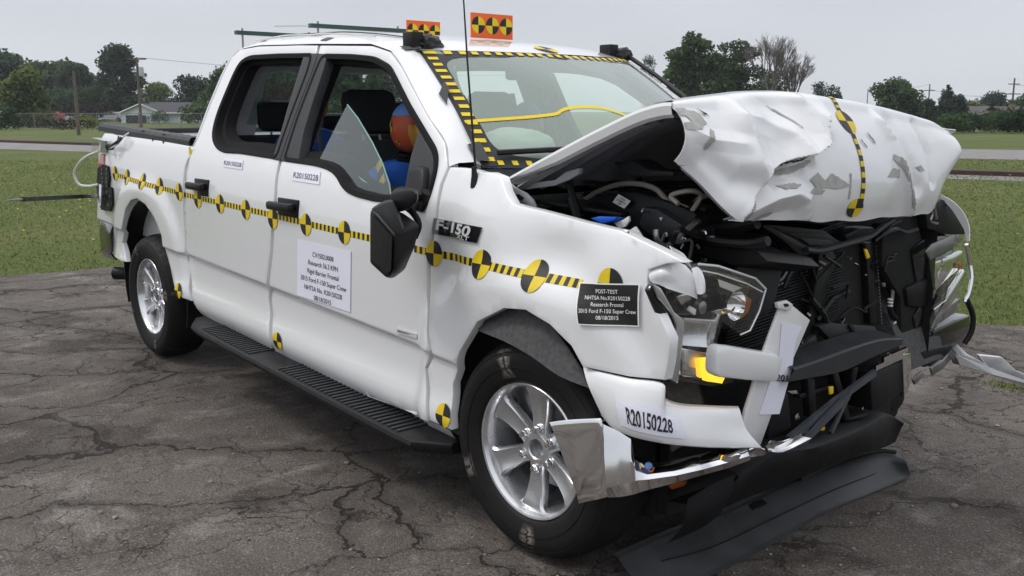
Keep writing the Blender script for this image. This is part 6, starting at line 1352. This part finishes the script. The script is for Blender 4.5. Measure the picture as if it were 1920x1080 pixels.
mb=MB();mb.grid(surface([[(0.685,-0.66,0.529),(0.693,-0.63,0.531),(0.7,-0.6,0.519)],[(0.676,-0.66,0.512),(0.677,-0.62,0.508),(0.698,-0.59,0.504)],[(0.674,-0.65,0.495),(0.677,-0.61,0.492),(0.69,-0.59,0.496)]],4,4),thick=.003);mb.build('crumpled_chrome',M['chrome'],TR,30)
for (a,b) in(([(0.61,0.253,0.643)][0],[(0.61,0.428,0.655)][0]),([(0.6,0.217,0.616)][0],[(0.6,0.411,0.629)][0])):
    mb=MB();mb.beam(a,b,.012,.02);mb.build('chrome_trim_piece',M['chrome'],TR,0)
# valance curving under the bumper
V1=[(0.615,-0.62,0.417),(0.665,-0.5,0.471),(0.682,-0.25,0.454),(0.638,0.1,0.427),(0.574,0.3,0.397),(0.515,0.5,0.357),(0.518,0.62,0.301)]
V2=[(0.632,-0.66,0.384),(0.669,-0.5,0.399),(0.686,-0.25,0.395),(0.653,0.1,0.366),(0.597,0.3,0.326),(0.539,0.5,0.283),(0.505,0.66,0.254)]
V3=[(0.619,-0.7,0.307),(0.666,-0.52,0.331),(0.682,-0.27,0.336),(0.638,0.08,0.3),(0.591,0.3,0.259),(0.544,0.5,0.216),(0.505,0.66,0.191)]
mb=MB();mb.grid([sp([(p[0]-.10,p[1],p[2]+.01) for p in V1]),sp(V1),sp([(p[0]+.008,p[1],p[2]-.008) for p in V1]),sp([(p[0]-.01,p[1],p[2]) for p in V2]),sp([(p[0]-.03,p[1],p[2]) for p in V3]),sp([(p[0]-.22,p[1],p[2]-.03) for p in V3])]);mb.build('lower_valance',M['deep'],TR,60)
mb=MB();mb.box((-.1,-.72,.20),(.36,.72,.48));mb.box((.30,-.70,.22),(.40,.74,.62));mb.build('front_crossmember',M['dark'],TR,0)
mb=MB();mb.grid(surface([[(0.621,-0.64,0.421),(0.605,-0.72,0.409),(0.566,-0.8,0.365)],[(0.627,-0.66,0.365),(0.613,-0.74,0.338),(0.565,-0.82,0.282)],[(0.615,-0.7,0.3),(0.591,-0.76,0.264),(0.519,-0.84,0.209)]],4,4));mb.build('valance_end',M['deep'],TR)
# black air dam resting on the asphalt
D1=[(0.271,-0.801,0.055),(0.277,-0.555,0.065),(0.305,-0.256,0.075),(0.31,0.149,0.085),(0.332,0.502,0.095),(0.387,0.705,0.1),(0.466,0.739,0.1)]
D2=[(0.3,-0.809,0.045),(0.307,-0.566,0.055),(0.331,-0.264,0.065),(0.339,0.136,0.075),(0.37,0.473,0.085),(0.419,0.666,0.09),(0.499,0.722,0.09)]
D3=[(0.396,-0.833,0.01),(0.453,-0.59,0.01),(0.453,-0.224,0.012),(0.439,0.143,0.012),(0.455,0.469,0.014),(0.471,0.697,0.016),(0.483,0.79,0.02)]
D4=[(0.412,-0.84,0.004),(0.493,-0.596,0.004),(0.487,-0.239,0.004),(0.467,0.157,0.004),(0.474,0.478,0.004),(0.491,0.705,0.006),(0.487,0.817,0.012)]
D0=[(0.224,-0.772,0.04),(0.232,-0.517,0.05),(0.259,-0.211,0.06),(0.262,0.202,0.07),(0.283,0.564,0.08),(0.338,0.772,0.085),(0.411,0.796,0.09)]
mb=MB();mb.grid(surface([D0,D1,D2,D3,D4],4,6),thick=.004);ad=mb.build('air_dam',M['dam'],TR,25);ad['label']='detached charcoal air dam lying on the asphalt under the bumper'
mb=MB();mb.tube(spline([(0.363,-0.681,0.04),(0.411,-0.452,0.042),(0.41,-0.1,0.045),(0.411,0.298,0.05),(0.433,0.63,0.055),(0.424,0.695,0.065)],5),.0018,0,5);mb.build('moulding_line',M['black'],ad)
mb=MB();q4=[(0.314,-0.137,0.075),(0.325,-0.057,0.078),(0.354,-0.063,0.072),(0.348,-0.142,0.068)];mb.prism(q4,(0,0,.006));mb.build('clip_slot',M['dark'],ad,0)
mb=MB();mb.tube(spline([(0.333,0.186,0.105),(0.332,0.499,0.11),(0.372,0.685,0.115),(0.438,0.744,0.115)],5),.009,0,6);mb.build('bent_tube',M['black'],ad)
# far lower corner
chunk('far_bumper_stay',[(0.48,0.857,0.63),(0.48,1.092,0.655),(0.48,1.243,0.658),(0.48,1.278,0.529),(0.48,1.168,0.51),(0.48,1.022,0.493),(0.48,0.907,0.47)],(-.10,0,0),M['gloss'],.012)
chunk('far_bumper_mount',[(0.5,0.773,0.566),(0.5,1.068,0.554),(0.5,1.055,0.515),(0.5,0.817,0.489)],(-.05,0,0),M['black'],.01)
mb=MB();mb.tube(spline([(0.577,0.97,0.781),(0.596,1,0.711),(0.598,1,0.642),(0.581,0.98,0.583)],5),.012,0,8);mb.build('fender_liner_edge',M['black'],TR)
chunk('bent_chrome_end',[(0.52,0.823,0.493),(0.52,0.937,0.51),(0.52,1.018,0.542),(0.52,1.034,0.508),(0.52,0.944,0.471),(0.52,0.853,0.452)],(-.01,0,0),M['steel'],.004)
chunk('bent_chrome_end',[(0.52,0.679,0.468),(0.52,0.755,0.491),(0.52,0.768,0.465),(0.52,0.701,0.441)],(-.01,0,0),M['steel'],.004)
# silver bracket sticking out on the far side
ss=[(0.523,1,0.553),(0.549,1.02,0.516),(0.611,1.15,0.449),(0.692,1.35,0.372),(0.747,1.45,0.331),(0.743,1.45,0.367),(0.689,1.35,0.411),(0.673,1.3,0.431),(0.644,1.22,0.497),(0.587,1.12,0.512),(0.609,1.15,0.468),(0.569,1.05,0.525),(0.542,1,0.573)]
st_=chunk('silver_side_bracket',ss,(-.02,0,.004),M['alum'],.003)
mb=MB();mb.prism([(0.539,0.99,0.534),(0.561,1,0.484),(0.635,1.15,0.431),(0.698,1.34,0.356),(0.747,1.44,0.318),(0.745,1.44,0.338),(0.696,1.34,0.38),(0.626,1.14,0.459),(0.558,1,0.522)],(-.03,.0,0));mb.build('bracket_flange',M['alum'],st_,0)

# tangle of wires, clips and small hardware through the bay
random.seed(31)
WIRES=[(0.44,-0.842,1.204),(0.44,-0.766,1.157),(0.44,-0.662,1.122),(0.44,-0.539,1.093),(0.44,-0.383,1.096),(0.44,-0.233,1.11),(0.44,-0.068,1.066),(0.44,0.145,1.006),(0.44,0.302,0.928),(0.44,0.531,0.989),(0.44,0.699,0.995),(0.44,0.806,0.872),(0.44,0.698,0.704),(0.44,0.757,0.604),(0.44,0.173,0.758),(0.44,-0.051,0.889),(0.44,-0.19,0.983),(0.44,-0.558,1.182),(0.44,-0.719,1.228),(0.44,-0.318,1.035),(0.44,0.819,1.073),(0.44,0.541,0.615),(0.44,-0.104,0.739)]
for k in range(24):
    a=Vector(random.choice(WIRES));pts=[a]
    for i in range(4):
        pts.append(pts[-1]+Vector((random.uniform(-.02,.03),random.gauss(0,.06),random.gauss(-.012,.035))))
        pts[-1].x=min(.56,max(.40,pts[-1].x))
    mb=MB();mb.tube(spline(pts,5),random.choice((.0025,.004,.006,.009)),0,6);mb.build('wiring_loop',M[random.choice(('black','black','grey','gloss','steel'))],TR)
for k in range(46):
    a=Vector(random.choice(WIRES))+Vector((random.uniform(.0,.08),random.gauss(0,.05),random.gauss(0,.04)));s_=random.uniform(.003,.010)
    R=Matrix.Rotation(random.uniform(0,3),3,'X')@Matrix.Rotation(random.uniform(0,3),3,'Z');mb=MB();mb.box((a.x-s_*.4,a.y-s_,a.z-s_*.6),(a.x+s_*.4,a.y+s_,a.z+s_*.6),rot=R,bev=.001);mb.build('broken_clip',M[random.choice(('steel','grey','chrome','label','black','gloss','steel'))],TR,0)
E0=[(-0.348,-0.62,1.174),(-0.115,-0.62,1.193),(-0.007,-0.62,1.24),(0.171,-0.62,1.216),(0.29,-0.62,1.19),(0.379,-0.62,1.233)]
for k in range(16):
    a=Vector(random.choice(E0))+Vector((0,random.uniform(0,.25),0));pts=[a]
    for i in range(4): pts.append(pts[-1]+Vector((random.gauss(0,.05),random.gauss(.04,.04),random.gauss(0,.02))))
    mb=MB();mb.tube(spline(pts,5),random.choice((.003,.005,.008)),0,6);mb.build('wiring_loop',M[random.choice(('black','grey','steel','hose'))],TR)

# ------------------------------------------------ cabin: seats, airbag, dummies
def seat(x,y,back=.26,w_=.50):
    t=TR;s=MB();s.box((x-.10,y-w_/2,.66),(x+.42,y+w_/2,.86),bev=.06);st=s.build('seat',M['seat'],t)
    b=MB();R=Matrix.Rotation(-.24,3,'Y');b.box((x-.22,y-w_/2,.84),(x-.08,y+w_/2,1.42),rot=R,bev=.06);b.build('backrest',M['seat'],st)
    h=MB();R=Matrix.Rotation(-.12,3,'Y');h.box((x-.335,y-.15,1.44),(x-.235,y+.15,1.665),rot=R,bev=.045);h.build('headrest',M['seat'],st)
    for k in(-.05,.05):
        p=MB();p.tube([(x-.25,y+k,1.36),(x-.285,y+k,1.48)],.007,0,6);p.build('headrest_post',M['steel'],st)
seat(-1.62,-.40);seat(-1.62,.40)
mb=MB();mb.box((-2.95,-.75,.66),(-2.45,.75,.88),bev=.06);rs=mb.build('rear_bench',M['seat'],TR)
mb=MB();mb.box((-2.99,-.75,.85),(-2.86,.75,1.42),bev=.05);mb.build('backrest',M['seat'],rs)
for y in(-.40,.0,.40):
    mb=MB();mb.box((-2.97,y-.13,1.44),(-2.88,y+.13,1.62 if y else 1.54),bev=.04);mb.build('headrest',M['seat'],rs)
    for k in(-.05,.05):
        mb=MB();mb.tube([(-2.92,y+k,1.38),(-2.925,y+k,1.48)],.007,0,6);mb.build('headrest_post',M['steel'],rs)
for y0,y1 in((-.66,-.58),(.66,.58)):
    mb=MB();mb.grid(surface([[(-2.05,y0,1.66),(-1.98,y0*1.0,1.45),(-1.9,y0*1.05,1.1)],[(-2.01,y0,1.66),(-1.94,y0,1.45),(-1.86,y0*1.05,1.1)]],2,4));mb.build('seat_belt',M['seat'],TR)
for y in(-1,1):
    mb=MB();mb.grid([[(x,y*(hwf(x-.0,z)-.07),z) for x in(-2.02+.09*(1.8-z)/.5*0,-1.88)] for z in(1.20,1.5,1.84)],thick=.02);mb.build('inner_pillar',M['seat'],TR)
mb=MB();mb.lathe([(.175,-.012),(.188,0),(.175,.012),(.162,0),(.175,-.012)],(-1.0,.40,1.18),(.9,0,.42),32);mb.tube([(-1.0,.40,1.18),(-.75,.40,1.10)],.03,0,8);mb.build('steering_wheel',M['black'],TR)
def blob(name,c,r,m,parent,fn=None,n=4):
    bm=bmesh.new();bmesh.ops.create_icosphere(bm,subdivisions=n,radius=1)
    for v in bm.verts:
        d=v.co.copy();k=fn(d) if fn else 1;v.co=Vector((c[0]+d.x*r[0]*k,c[1]+d.y*r[1]*k,c[2]+d.z*r[2]*k))
    me=bpy.data.meshes.new(name);bm.to_mesh(me);bm.free();return fin(name,me,m,parent,180)
def bagfn(d): return 1+.07*noise.noise((d.x*2.3,d.y*2.3,d.z*2.3))+.03*noise.noise((d.x*6,d.y*6,d.z*6))
ab1=blob('airbag',(-.72,-.43,1.405),(.12,.21,.085),M['cream'],TR,bagfn);blob('airbag',(-.98,.40,1.22),(.10,.24,.17),M['cream'],TR,bagfn)
g_=[];mb=MB();q0=Vector(wspt(-.55,.905));u_=(wspt(-.35,.905)-wspt(-.55,.905)).normalized();v_=(wspt(-.55,.8)-wspt(-.55,.905)).normalized()
def ell(a,b,w_,m,nm):
    mb=MB();rows=[[q0+u_*(.10+(a-k)*math.cos(t))+v_*(.045+(b-k*.6)*math.sin(t))-nn_*.006 for t in np.linspace(0,2*PI,33)] for k in(0,w_)];mb.grid(rows);return mb.build(nm,m,TR,0)
ell(.085,.026,.014,M['blue2'],'dash_print');ell(.055,.014,.010,M['label'],'dash_print')
# dark shroud behind the mirror at the top of the windshield
mb=MB();c=[wspt(s,t)-nn_*.004 for s,t in((-.02,.04),(.42,.05),(.50,.17),(.36,.20),(.30,.26),(.24,.20),(.08,.16))];mb.prism(c,-nn_*.03);mb.build('sensor_shroud',M['black'],TR,0)
mb=MB();mb.box((-1.16,-.12,1.70),(-1.12,.12,1.765),bev=.015);mb.build('inside_mirror',M['black'],TR)
def skin_body(name,joints,edges,m,parent,root=0,sub=2):
    me=bpy.data.meshes.new(name);me.from_pydata([j[:3] for j in joints],edges,[]);o=bpy.data.objects.new(name,me);C.objects.link(o)
    md=o.modifiers.new('s','SKIN');
    for i,j in enumerate(joints):
        sv=me.skin_vertices[0].data[i];sv.radius=(j[3],j[4] if len(j)>4 else j[3]);sv.use_root=(i==root)
    ms=o.modifiers.new('u','SUBSURF');ms.levels=ms.render_levels=sub
    bpy.context.view_layer.update();dg=bpy.context.evaluated_depsgraph_get();nm=bpy.data.meshes.new_from_object(o.evaluated_get(dg));bpy.data.objects.remove(o);bpy.data.meshes.remove(me)
    return fin(name,nm,m,parent,180)
def dummy(label,x,y,z,mark=True):
    """seated test dummy; x,y,z = centre of the head"""
    t=empty('crash_test_dummy',label,'dummy',(x-.08,y,z-.75),'crash test dummies seated in the truck')
    J=[(x-.10,y,z-.72,.15,.13),(x-.09,y,z-.52,.135,.12),(x-.07,y,z-.33,.15,.12),(x-.05,y,z-.22,.10,.09),(x-.04,y,z-.155,.055,.055)]
    E=[(0,1),(1,2),(2,3),(3,4)]
    for s in(-1,1):
        b=len(J);J+=[(x-.06,y+s*.17,z-.245,.070),(x-.02,y+s*.225,z-.40,.056),(x+.05,y+s*.235,z-.52,.048),(x+.22,y+s*.20,z-.55,.040),(x+.31,y+s*.17,z-.54,.032)];E+=[(3,b),(b,b+1),(b+1,b+2),(b+2,b+3),(b+3,b+4)]
    skin_body('shirt',J,E,M['blue'],t)
    J=[(x-.10,y,z-.76,.14)];E=[]
    for s in(-1,1):
        b=len(J);J+=[(x-.04,y+s*.10,z-.76,.10),(x+.32,y+s*.13,z-.72,.075),(x+.42,y+s*.13,z-.95,.055),(x+.46,y+s*.13,z-1.0,.05)];E+=[(0,b),(b,b+1),(b+1,b+2),(b+2,b+3)]
    skin_body('legs',J,E,M['skin'],t)
    for s in(-1,1):
        h=MB();p0=Vector((x+.31,y+s*.17,z-.54))
        for k,(dy,ln) in enumerate(((-.03,.055),(-.011,.065),(.009,.06),(.027,.048))): h.tube([p0+Vector((0,dy,0)),p0+Vector((.045,dy,.0)),p0+Vector((.045+ln*.6,dy,-.015)),p0+Vector((.045+ln,dy,-.035))],[.012,.011,.009,.007],0,6)
        h.tube([p0+Vector((0,-s*.03,0)),p0+Vector((.03,-s*.05,-.01)),p0+Vector((.055,-s*.055,-.02))],[.012,.010,.008],0,6)
        h.box((p0.x-.02,p0.y-.038,p0.z-.014),(p0.x+.05,p0.y+.038,p0.z+.014),bev=.01);h.build('hand',M['skin'],t)
    def head(d):
        k=1.0
        k+=.30*math.exp(-((d.y/.16)**2+((d.z+.12)/.20)**2))*max(0,d.x)**3   # nose
        k-=.11*math.exp(-(((abs(d.y)-.32)/.15)**2+((d.z-.10)/.14)**2))*max(0,d.x)   # eye sockets
        k+=.10*math.exp(-((d.y/.3)**2+((d.z+.62)/.15)**2))*max(0,d.x)   # chin
        k+=.06*math.exp(-((d.y/.25)**2+((d.z+.38)/.06)**2))*max(0,d.x)  # lips
        k-=.10*max(0,-d.z)**2*(1-max(0,d.x))
        k+=.10*math.exp(-((d.x/.12)**2+((d.z+.08)/.2)**2))*abs(d.y)**8   # ears
        return k
    hd=blob('head',(x,y,z),(.105,.080,.125),M['skin'],t,head,5)
    # cap on the crown and the painted face follow the skull
    for nm,mm,test,o_ in(('cap',M['blue2'],lambda d:d.z>.50,1.02),('face_paint',M['ochre'],lambda d:d.x>.74 and -.72<d.z<.18,1.012)):
        bm=bmesh.new();bmesh.ops.create_icosphere(bm,subdivisions=5,radius=1);bmesh.ops.delete(bm,geom=[f for f in bm.faces if not test(f.calc_center_median())],context='FACES')
        for v in bm.verts:
            d=v.co.copy();k=head(d)*o_;v.co=Vector((x+d.x*.105*k,y+d.y*.080*k,z+d.z*.125*k))
        me=bpy.data.meshes.new(nm);bm.to_mesh(me);bm.free();fin(nm,me,mm,hd,180)
    if mark:
        for dx,dz,r in((-.35,.08,.020),(.10,-.52,.011)):
            mb=MB()
            for q_ in range(4):
                rows=[]
                for i in range(4):
                    row=[]
                    for j in range(7):
                        a=PI/2*(q_+j/6);px=dx*.105+r*i/3*math.cos(a);pz=dz*.125+r*1.4*i/3*math.sin(a);ex=px/.105;ez=pz/.125;ey=-math.sqrt(max(.02,1-ex*ex-ez*ez));d=Vector((ex,ey,ez));k=head(d)*1.025;row.append((x+px*k,y+ey*.080*k,z+pz*k))
                    rows.append(row)
                mb.grid(rows,q_%2)
            mb.build('head_target',[M['tblack'],M['yellow']],hd,0)
    mb=MB()
    for k in range(4): mb.lathe([(.040,-.010),(.048,-.004),(.048,.004),(.040,.010)],(x-.02-.006*k,y,z-.125-.020*k),(.2,0,1),20)
    mb.build('neck',M['black'],t);mb=MB();mb.lathe([(.05,.02),(.075,.015),(.085,-.01),(.06,-.02)],(x-.05,y,z-.21),(.2,0,1),24);mb.build('collar',M['skin'],t)
    return t
dx_,dy_,dz_=-1.545,-.405,1.472
t=dummy('crash test dummy in a blue shirt in the front passenger seat, head by the window',dx_,dy_,dz_)
mb=MB()
for k in range(5):
    a=Vector((dx_-.03+.03*k,dy_-.155-.012*k,dz_-.165-.035*k));b=a+Vector((.03,-.012,-.035));n=Vector((.03,.0,.028));mb.prism([a-n,b-n,b+n,a+n],(.0,-.006,.004),k%2)
mb.build('shoulder_tape',[M['yellow'],M['tblack']],t,0)
mb=MB();p=Vector((dx_-.05,dy_-.245,dz_-.33))
for q_ in range(4): mb.grid([[(p+Vector((.03*i/2*math.cos(PI/2*(q_+j/6)),-.004,.03*i/2*math.sin(PI/2*(q_+j/6))))) for j in range(7)] for i in range(3)],q_%2)
mb.build('sleeve_target',[M['yellow'],M['tblack']],t,0)
dummy('crash test dummy in the driver seat seen dimly through the windshield',-1.60,.40,1.48,False)
rp=[(-2.68,-0.295,1.613)][0]
dummy('crash test dummy on the rear bench, half hidden by the window pillar',rp[0],rp[1],rp[2])

# ------------------------------------------------ things taped to the truck
def roof_z(x,y):
    i=min(range(len(rows_roof)),key=lambda i:abs(rows_roof[i][16][0]-x));r=rows_roof[i];j=min(range(33),key=lambda j:abs(r[j][1]-y));return r[j][2]
def board(x,y0,y1,z0,z1,k=3):
    mb=MB();mb.box((x-.003,y0,z0),(x+.003,y1,z1));b=mb.build('orange_target_board',M['orange'],TR,0)
    w_=(y1-y0)/k;r=min(w_*.46,(z1-z0)*.42)
    for i in range(k):
        cy=y0+w_*(i+.5);cz=(z0+z1)/2+.002
        for q_ in range(4):
            pass
        mb=MB()
        for q_ in range(4): mb.grid([[(x+.0045,cy+r*s*math.cos(PI/2*(q_+j/8)),cz+r*s*math.sin(PI/2*(q_+j/8))) for j in range(9)] for s in(0,.5,1)],q_%2)
        mb.build('board_target',[M['yellow'],M['tblack']],b,0)
board(-1.38,-.145,.115,1.905,2.022);board(-2.25,.07,.30,1.95,2.060)
for a,b in(((-2.5,-.40,2.02),(-2.5,.24,2.022)),((-3.32+.35,-.62,2.0),(-2.97,-.10,2.0))):
    mb=MB();mb.beam(a,b,.035,.022);bb=mb.build('roof_bar',M['greenbar'],TR,0)
    for f in(.08,.9):
        p=Vector(a)+(Vector(b)-Vector(a))*f;mb=MB();mb.tube([p+Vector((0,0,.025)),p-Vector((0,0,.10))],.006,0,6);mb.build('bar_post',M['steel'],bb)
mb=MB();mb.beam((-2.62,-.55,2.015),(-2.5,-.36,2.02),.03,.006);mb.build('white_rod',M['cable'],TR,0)
# duct tape strips
def patch(quad,m=M['duct'],nm='duct_tape',k=.002):
    mb=MB();q_=[Vector(p) for p in quad];rows=[]
    for i in range(5):
        rows.append([((q_[0]*(1-j/5)+q_[1]*(j/5))*(1-i/4)+(q_[3]*(1-j/5)+q_[2]*(j/5))*(i/4))+Vector((.001*math.sin(i*2+j),-.001*math.cos(j*3+i),.0015*math.sin(j*2.2+i))) for j in range(6)])
    mb.grid(rows);return mb.build(nm,m,TR,30)
for s,lb in((-1,'black taped block on the near roof corner'),(1,'black taped block on the far roof corner')):
    y=s*.60;x=-1.16;z=1.852 if s<0 else 1.85
    mb=MB();mb.box((x-.03,y-.065,z-.03),(x+.05,y-.005,z+.040),bev=.006);
    o=mb.build('camera_block',M['black'],TR,25);o['label']=lb
    def tf(d): return 1+.55*noise.noise((d.x*2.5+s,d.y*2.5,d.z*2.5))+.35*noise.noise((d.x*6,d.y*6,d.z*6+s))
    blob('crumpled_tape',(x+.03,y+.035,z-.008),(.055,.055,.034),M['duct'],o,tf,3)
    patch([(x-.14,y-.09,z-.022),(x+.06,y-.07,z-.045),(x+.07,y+.05,z-.03),(x-.10,y+.06,z-.008)])
def onp(u,quadpx=None): pass
def pil(t,f):
    """point on the near A pillar between door gap (f=0) and glass (f=1), t along 0..1"""
    g=[Vector((x,-hwf(x,z),z)) for x,z in GAP[5:]];g=spline(g,6);wv=spline([wspt(-1.0,q_) for q_ in(0,.13,.50,.74,.985)],6)
    i=min(len(g)-1,t*(len(g)-1));a=g[int(i)];b=wv[int(i)];return a+(b-a)*f+Vector((.010,-.012,.018))
patch([pil(.02,.35),pil(.02,1.1),pil(.11,1.12),pil(.09,.45)])
patch([pil(.49,.70),pil(.43,1.12),pil(.49,1.16),pil(.55,.74)]);patch([pil(.90,.80),pil(.90,1.3),pil(1.0,1.3),pil(1.0,.9)])
# tape on the roof ribs and the trailing wires
rx=lambda f:[(x+0.004,y,z+.004) for x,y,z in f]
for i,j0,j1 in((4,3,5),(15,2,5)):
    mb=MB();mb.grid([[(rows_roof[i+k][j][0],rows_roof[i+k][j][1],rows_roof[i+k][j][2]+.003) for j in range(j0,j1)] for k in(0,1)]);mb.build('duct_tape',M['duct'],TR,0)
mb=MB();mb.tube(spline([(rows_roof[i][6][0],rows_roof[i][5+(i%2)][1],rows_roof[i][6][2]+.006) for i in range(2,22,3)],5),.004,0,5);mb.build('roof_wire',M['cable'],TR)
mb=MB();mb.tube(spline([(rows_roof[i][7][0],rows_roof[i][8+(i%2)][1],rows_roof[i][8][2]+.006) for i in range(2,26,4)],5),.003,0,5);mb.build('roof_wire',M['tblack'],TR)
mb=MB();mb.tube(spline([wspt(1.0,t)+Vector((.02,.015,.022)) for t in(.0,.3,.6,.95)],5),.012,0,6);mb.build('edge_cable',M['duct'],TR)
# round sticker on the roof's front edge
mb=MB();
for q_ in range(4):
    rw=[]
    for s in(0,.5,1):
        row=[]
        for j in range(9):
            a=PI/2*(q_+j/8);y=.0+.052*s*math.cos(a);x=-1.0+.065*s*math.sin(a)
            ii=np.interp(x,[r[16][0] for r in rows_roof],range(len(rows_roof)));i=int(min(len(rows_roof)-2,ii));f=ii-i
            z=rows_roof[i][16][2]*(1-f)+rows_roof[i+1][16][2]*f;row.append((x,y,z+.004))
        rw.append(row)
    mb.grid(rw,(q_+1)%2)
mb.build('target_sticker',[M['tblack'],M['yellow']],TR,0)
mb=MB();mb.grid([[(r[16][0],-.012+d,r[16][2]+.003) for d in(0,.024)] for r in rows_roof[19:23]]);mb.build('yellow_tape_patch',M['yellow'],TR,0)
# ---- tail end: bracket, clear box, cables and the outboard rod
TB=[(-4.393,-1,1.175),(-4.273,-1,1.209),(-4.177,-1,1.199),(-4.159,-1,1.137),(-4.198,-1,1.065),(-4.134,-1,1.062),(-4.149,-1,0.948),(-4.204,-1,0.901),(-4.382,-1,0.898),(-4.426,-1,0.949),(-4.447,-1,1.05)]
mb=MB();mb.prism(TB,(0,-.012,0));tb_=mb.build('tail_bracket',M['black'],TR,0)
for p in [(-4.292,-1.014,1.173),(-4.19,-1.014,1.181),(-4.299,-1.014,1.145),(-4.198,-1.014,1.15),(-4.294,-1.014,1.117),(-4.205,-1.014,1.121),(-4.301,-1.014,1.088),(-4.212,-1.014,1.093),(-4.297,-1.014,1.06),(-4.219,-1.014,1.064),(-4.227,-1.014,1.028),(-4.168,-1.014,1.004),(-4.283,-1.014,0.982),(-4.214,-1.014,0.944)]:
    mb=MB();mb.lathe([(.0085,.0),(.0085,.003),(0,.003)],p,(0,-1,0),8);mb.build('bolt_head',M['steel'],tb_,0)
mb=MB();c=[(-4.374,-0.99,1.382),(-4.126,-0.99,1.367),(-4.146,-0.99,1.283),(-4.401,-0.99,1.275)];mb.prism(c,(-.0,-.05,.0));bx_=mb.build('clear_junction_box',M['clear'],TR,0)
mb=MB();c=Vector([(-4.104,-1.02,1.327)][0]);mb.lathe([(0,.01),(.018,.01),(.02,0),(.02,-.03)],c,(.3,-1,0),14);mb.build('plug',M['black'],bx_)
mb=MB();c=[(-4.322,-1,1.369),(-4.213,-1,1.365),(-4.232,-1,1.288),(-4.344,-1,1.284)];mb.prism(c,(0,.01,0));mb.build('box_plate',M['steel'],bx_,0)
for pts,r,m in(([(-4.052,-1.03,1.322),(-3.976,-1.02,1.337),(-3.961,-1,1.357),(-3.942,-0.97,1.397),(-3.926,-0.93,1.424),(-3.944,-0.88,1.43)],.006,'cable'),([(-4.051,-1.03,1.328),(-3.949,-1.01,1.364),(-3.923,-0.99,1.391)],.011,'duct'),([(-3.944,-0.88,1.43),(-3.781,-0.88,1.419),(-3.64,-0.88,1.428),(-3.463,-0.88,1.412),(-3.213,-0.88,1.392),(-3.007,-0.88,1.385)],.006,'tblack'),([(-3.964,-0.86,1.422),(-3.716,-0.87,1.413),(-3.578,-0.87,1.419),(-3.321,-0.87,1.399),(-3.021,-0.88,1.39)],.005,'cable'),([(-4.298,-1.02,1.293),(-4.412,-1.06,1.262),(-4.489,-1.1,1.211),(-4.547,-1.12,1.14),(-4.528,-1.1,1.068),(-4.455,-1.06,1.056),(-4.377,-1.02,1.069)],.009,'cable')):
    mb=MB();mb.tube(spline(pts,6),r,0,6);mb.build('wiring_cable',M[m],TR)
for p in((-4.42,-.875,1.463),(-4.15,-.88,1.452),(-3.7,-.89,1.435),(-3.35,-.89,1.42)):
    mb=MB();mb.box((p[0]-.018,p[1]-.045,p[2]-.006),(p[0]+.018,p[1]+.04,p[2]+.004));mb.build('duct_tape',M['duct'],TR,0)
for p in [(-4.079,-0.96,1.388),(-4.076,-0.965,1.374),(-3.487,-0.95,1.387),(-3.312,-0.951,1.379)]:
    mb=MB();mb.box((p[0]-.01,p[1]-.001,p[2]-.02),(p[0]+.01,p[1]+.002,p[2]+.012));mb.build('duct_tape',M['duct'],TR,0)
rd=[(-4.364,-1.03,0.988),(-4.182,-1.18,1.012),(-3.39,-1.72,1.079),(-2.968,-1.9,1.113)]
mb=MB();mb.beam(rd[0],rd[1],.03,.022);ar=mb.build('outboard_rod',M['steel'],TR,0);mb=MB();mb.beam(rd[1],rd[2],.022,.024);mb.build('rod_bar',M['black'],ar,0);mb=MB();mb.tube([rd[2],rd[3]],[.008,.002],0,6);mb.build('rod_tip',M['steel'],ar)
mb=MB();c=[(-2.881,-0.964,1.331)][0];mb.box((c[0]-.012,c[1]-.001,c[2]-.035),(c[0]+.014,c[1]+.002,c[2]+.03));mb.build('yellow_tape_patch',M['yellow'],TR,0)
mb=MB();mb.grid([[(-4.303,-1.035,1.078),(-4.258,-1.035,1.077)],[(-4.35,-1.035,0.932),(-4.305,-1.035,0.932)]]);mb.build('paper_strip',M['paper'],TR,0)
# small stones and chips lying on the asphalt
st=[];
for k,(u,v,s) in enumerate([(188,962,.014),(215,972,.016),(465,803,.012),(310,545,.014),(200,540,.01),(560,730,.008),(1810,675,.016),(1745,770,.02),(1718,785,.012),(1600,990,.010),(1240,1040,.012),(40,553,.012),(120,1010,.008),(395,905,.009),(650,870,.008),(1870,800,.012),(1765,730,.010),(1840,700,.008)]):
    pass
STN=[(-1.382,-2.003,0),(-1.294,-1.976,0),(-1.97,-1.113,0),(-5.928,-0.061,0),(-6.394,-0.415,0),(-2.422,-0.598,0),(-0.287,2.961,0),(0.082,1.776,0),(0.099,1.589,0),(0.696,-0.017,0),(0.752,0.639,0),(-6.528,-1.084,0),(-1.231,-2.178,0),(-1.405,-1.543,0),(-1.224,-0.987,-0),(0.424,1.779,0),(-0.072,2.205,0),(-0.079,2.721,0)]
mb=MB()
for k,p in enumerate(STN+[(RNG.uniform(-7,2.5),RNG.uniform(-4,3.5),0) for _ in range(1500)]):
    s=RNG.uniform(.007,.015) if k<len(STN) else RNG.uniform(.002,.0075);bm=bmesh.new();bmesh.ops.create_icosphere(bm,subdivisions=1,radius=s)
    for v in bm.verts: v.co=Vector((v.co.x*(1+.4*noise.noise(v.co*90+Vector((k,0,0)))),v.co.y*(1+.4*noise.noise(v.co*80+Vector((0,k,0)))),v.co.z*.6))
    c=Vector((p[0],p[1],s*.35));mb.bm(bm,0,lambda q_,c=c:q_+c)
tag(mb.build('gravel',mat('stone_chips',(.22,.20,.18),.9,ns=20,nvar=.5),None,20),'loose stone chips scattered over the cracked asphalt','gravel',kind='stuff')
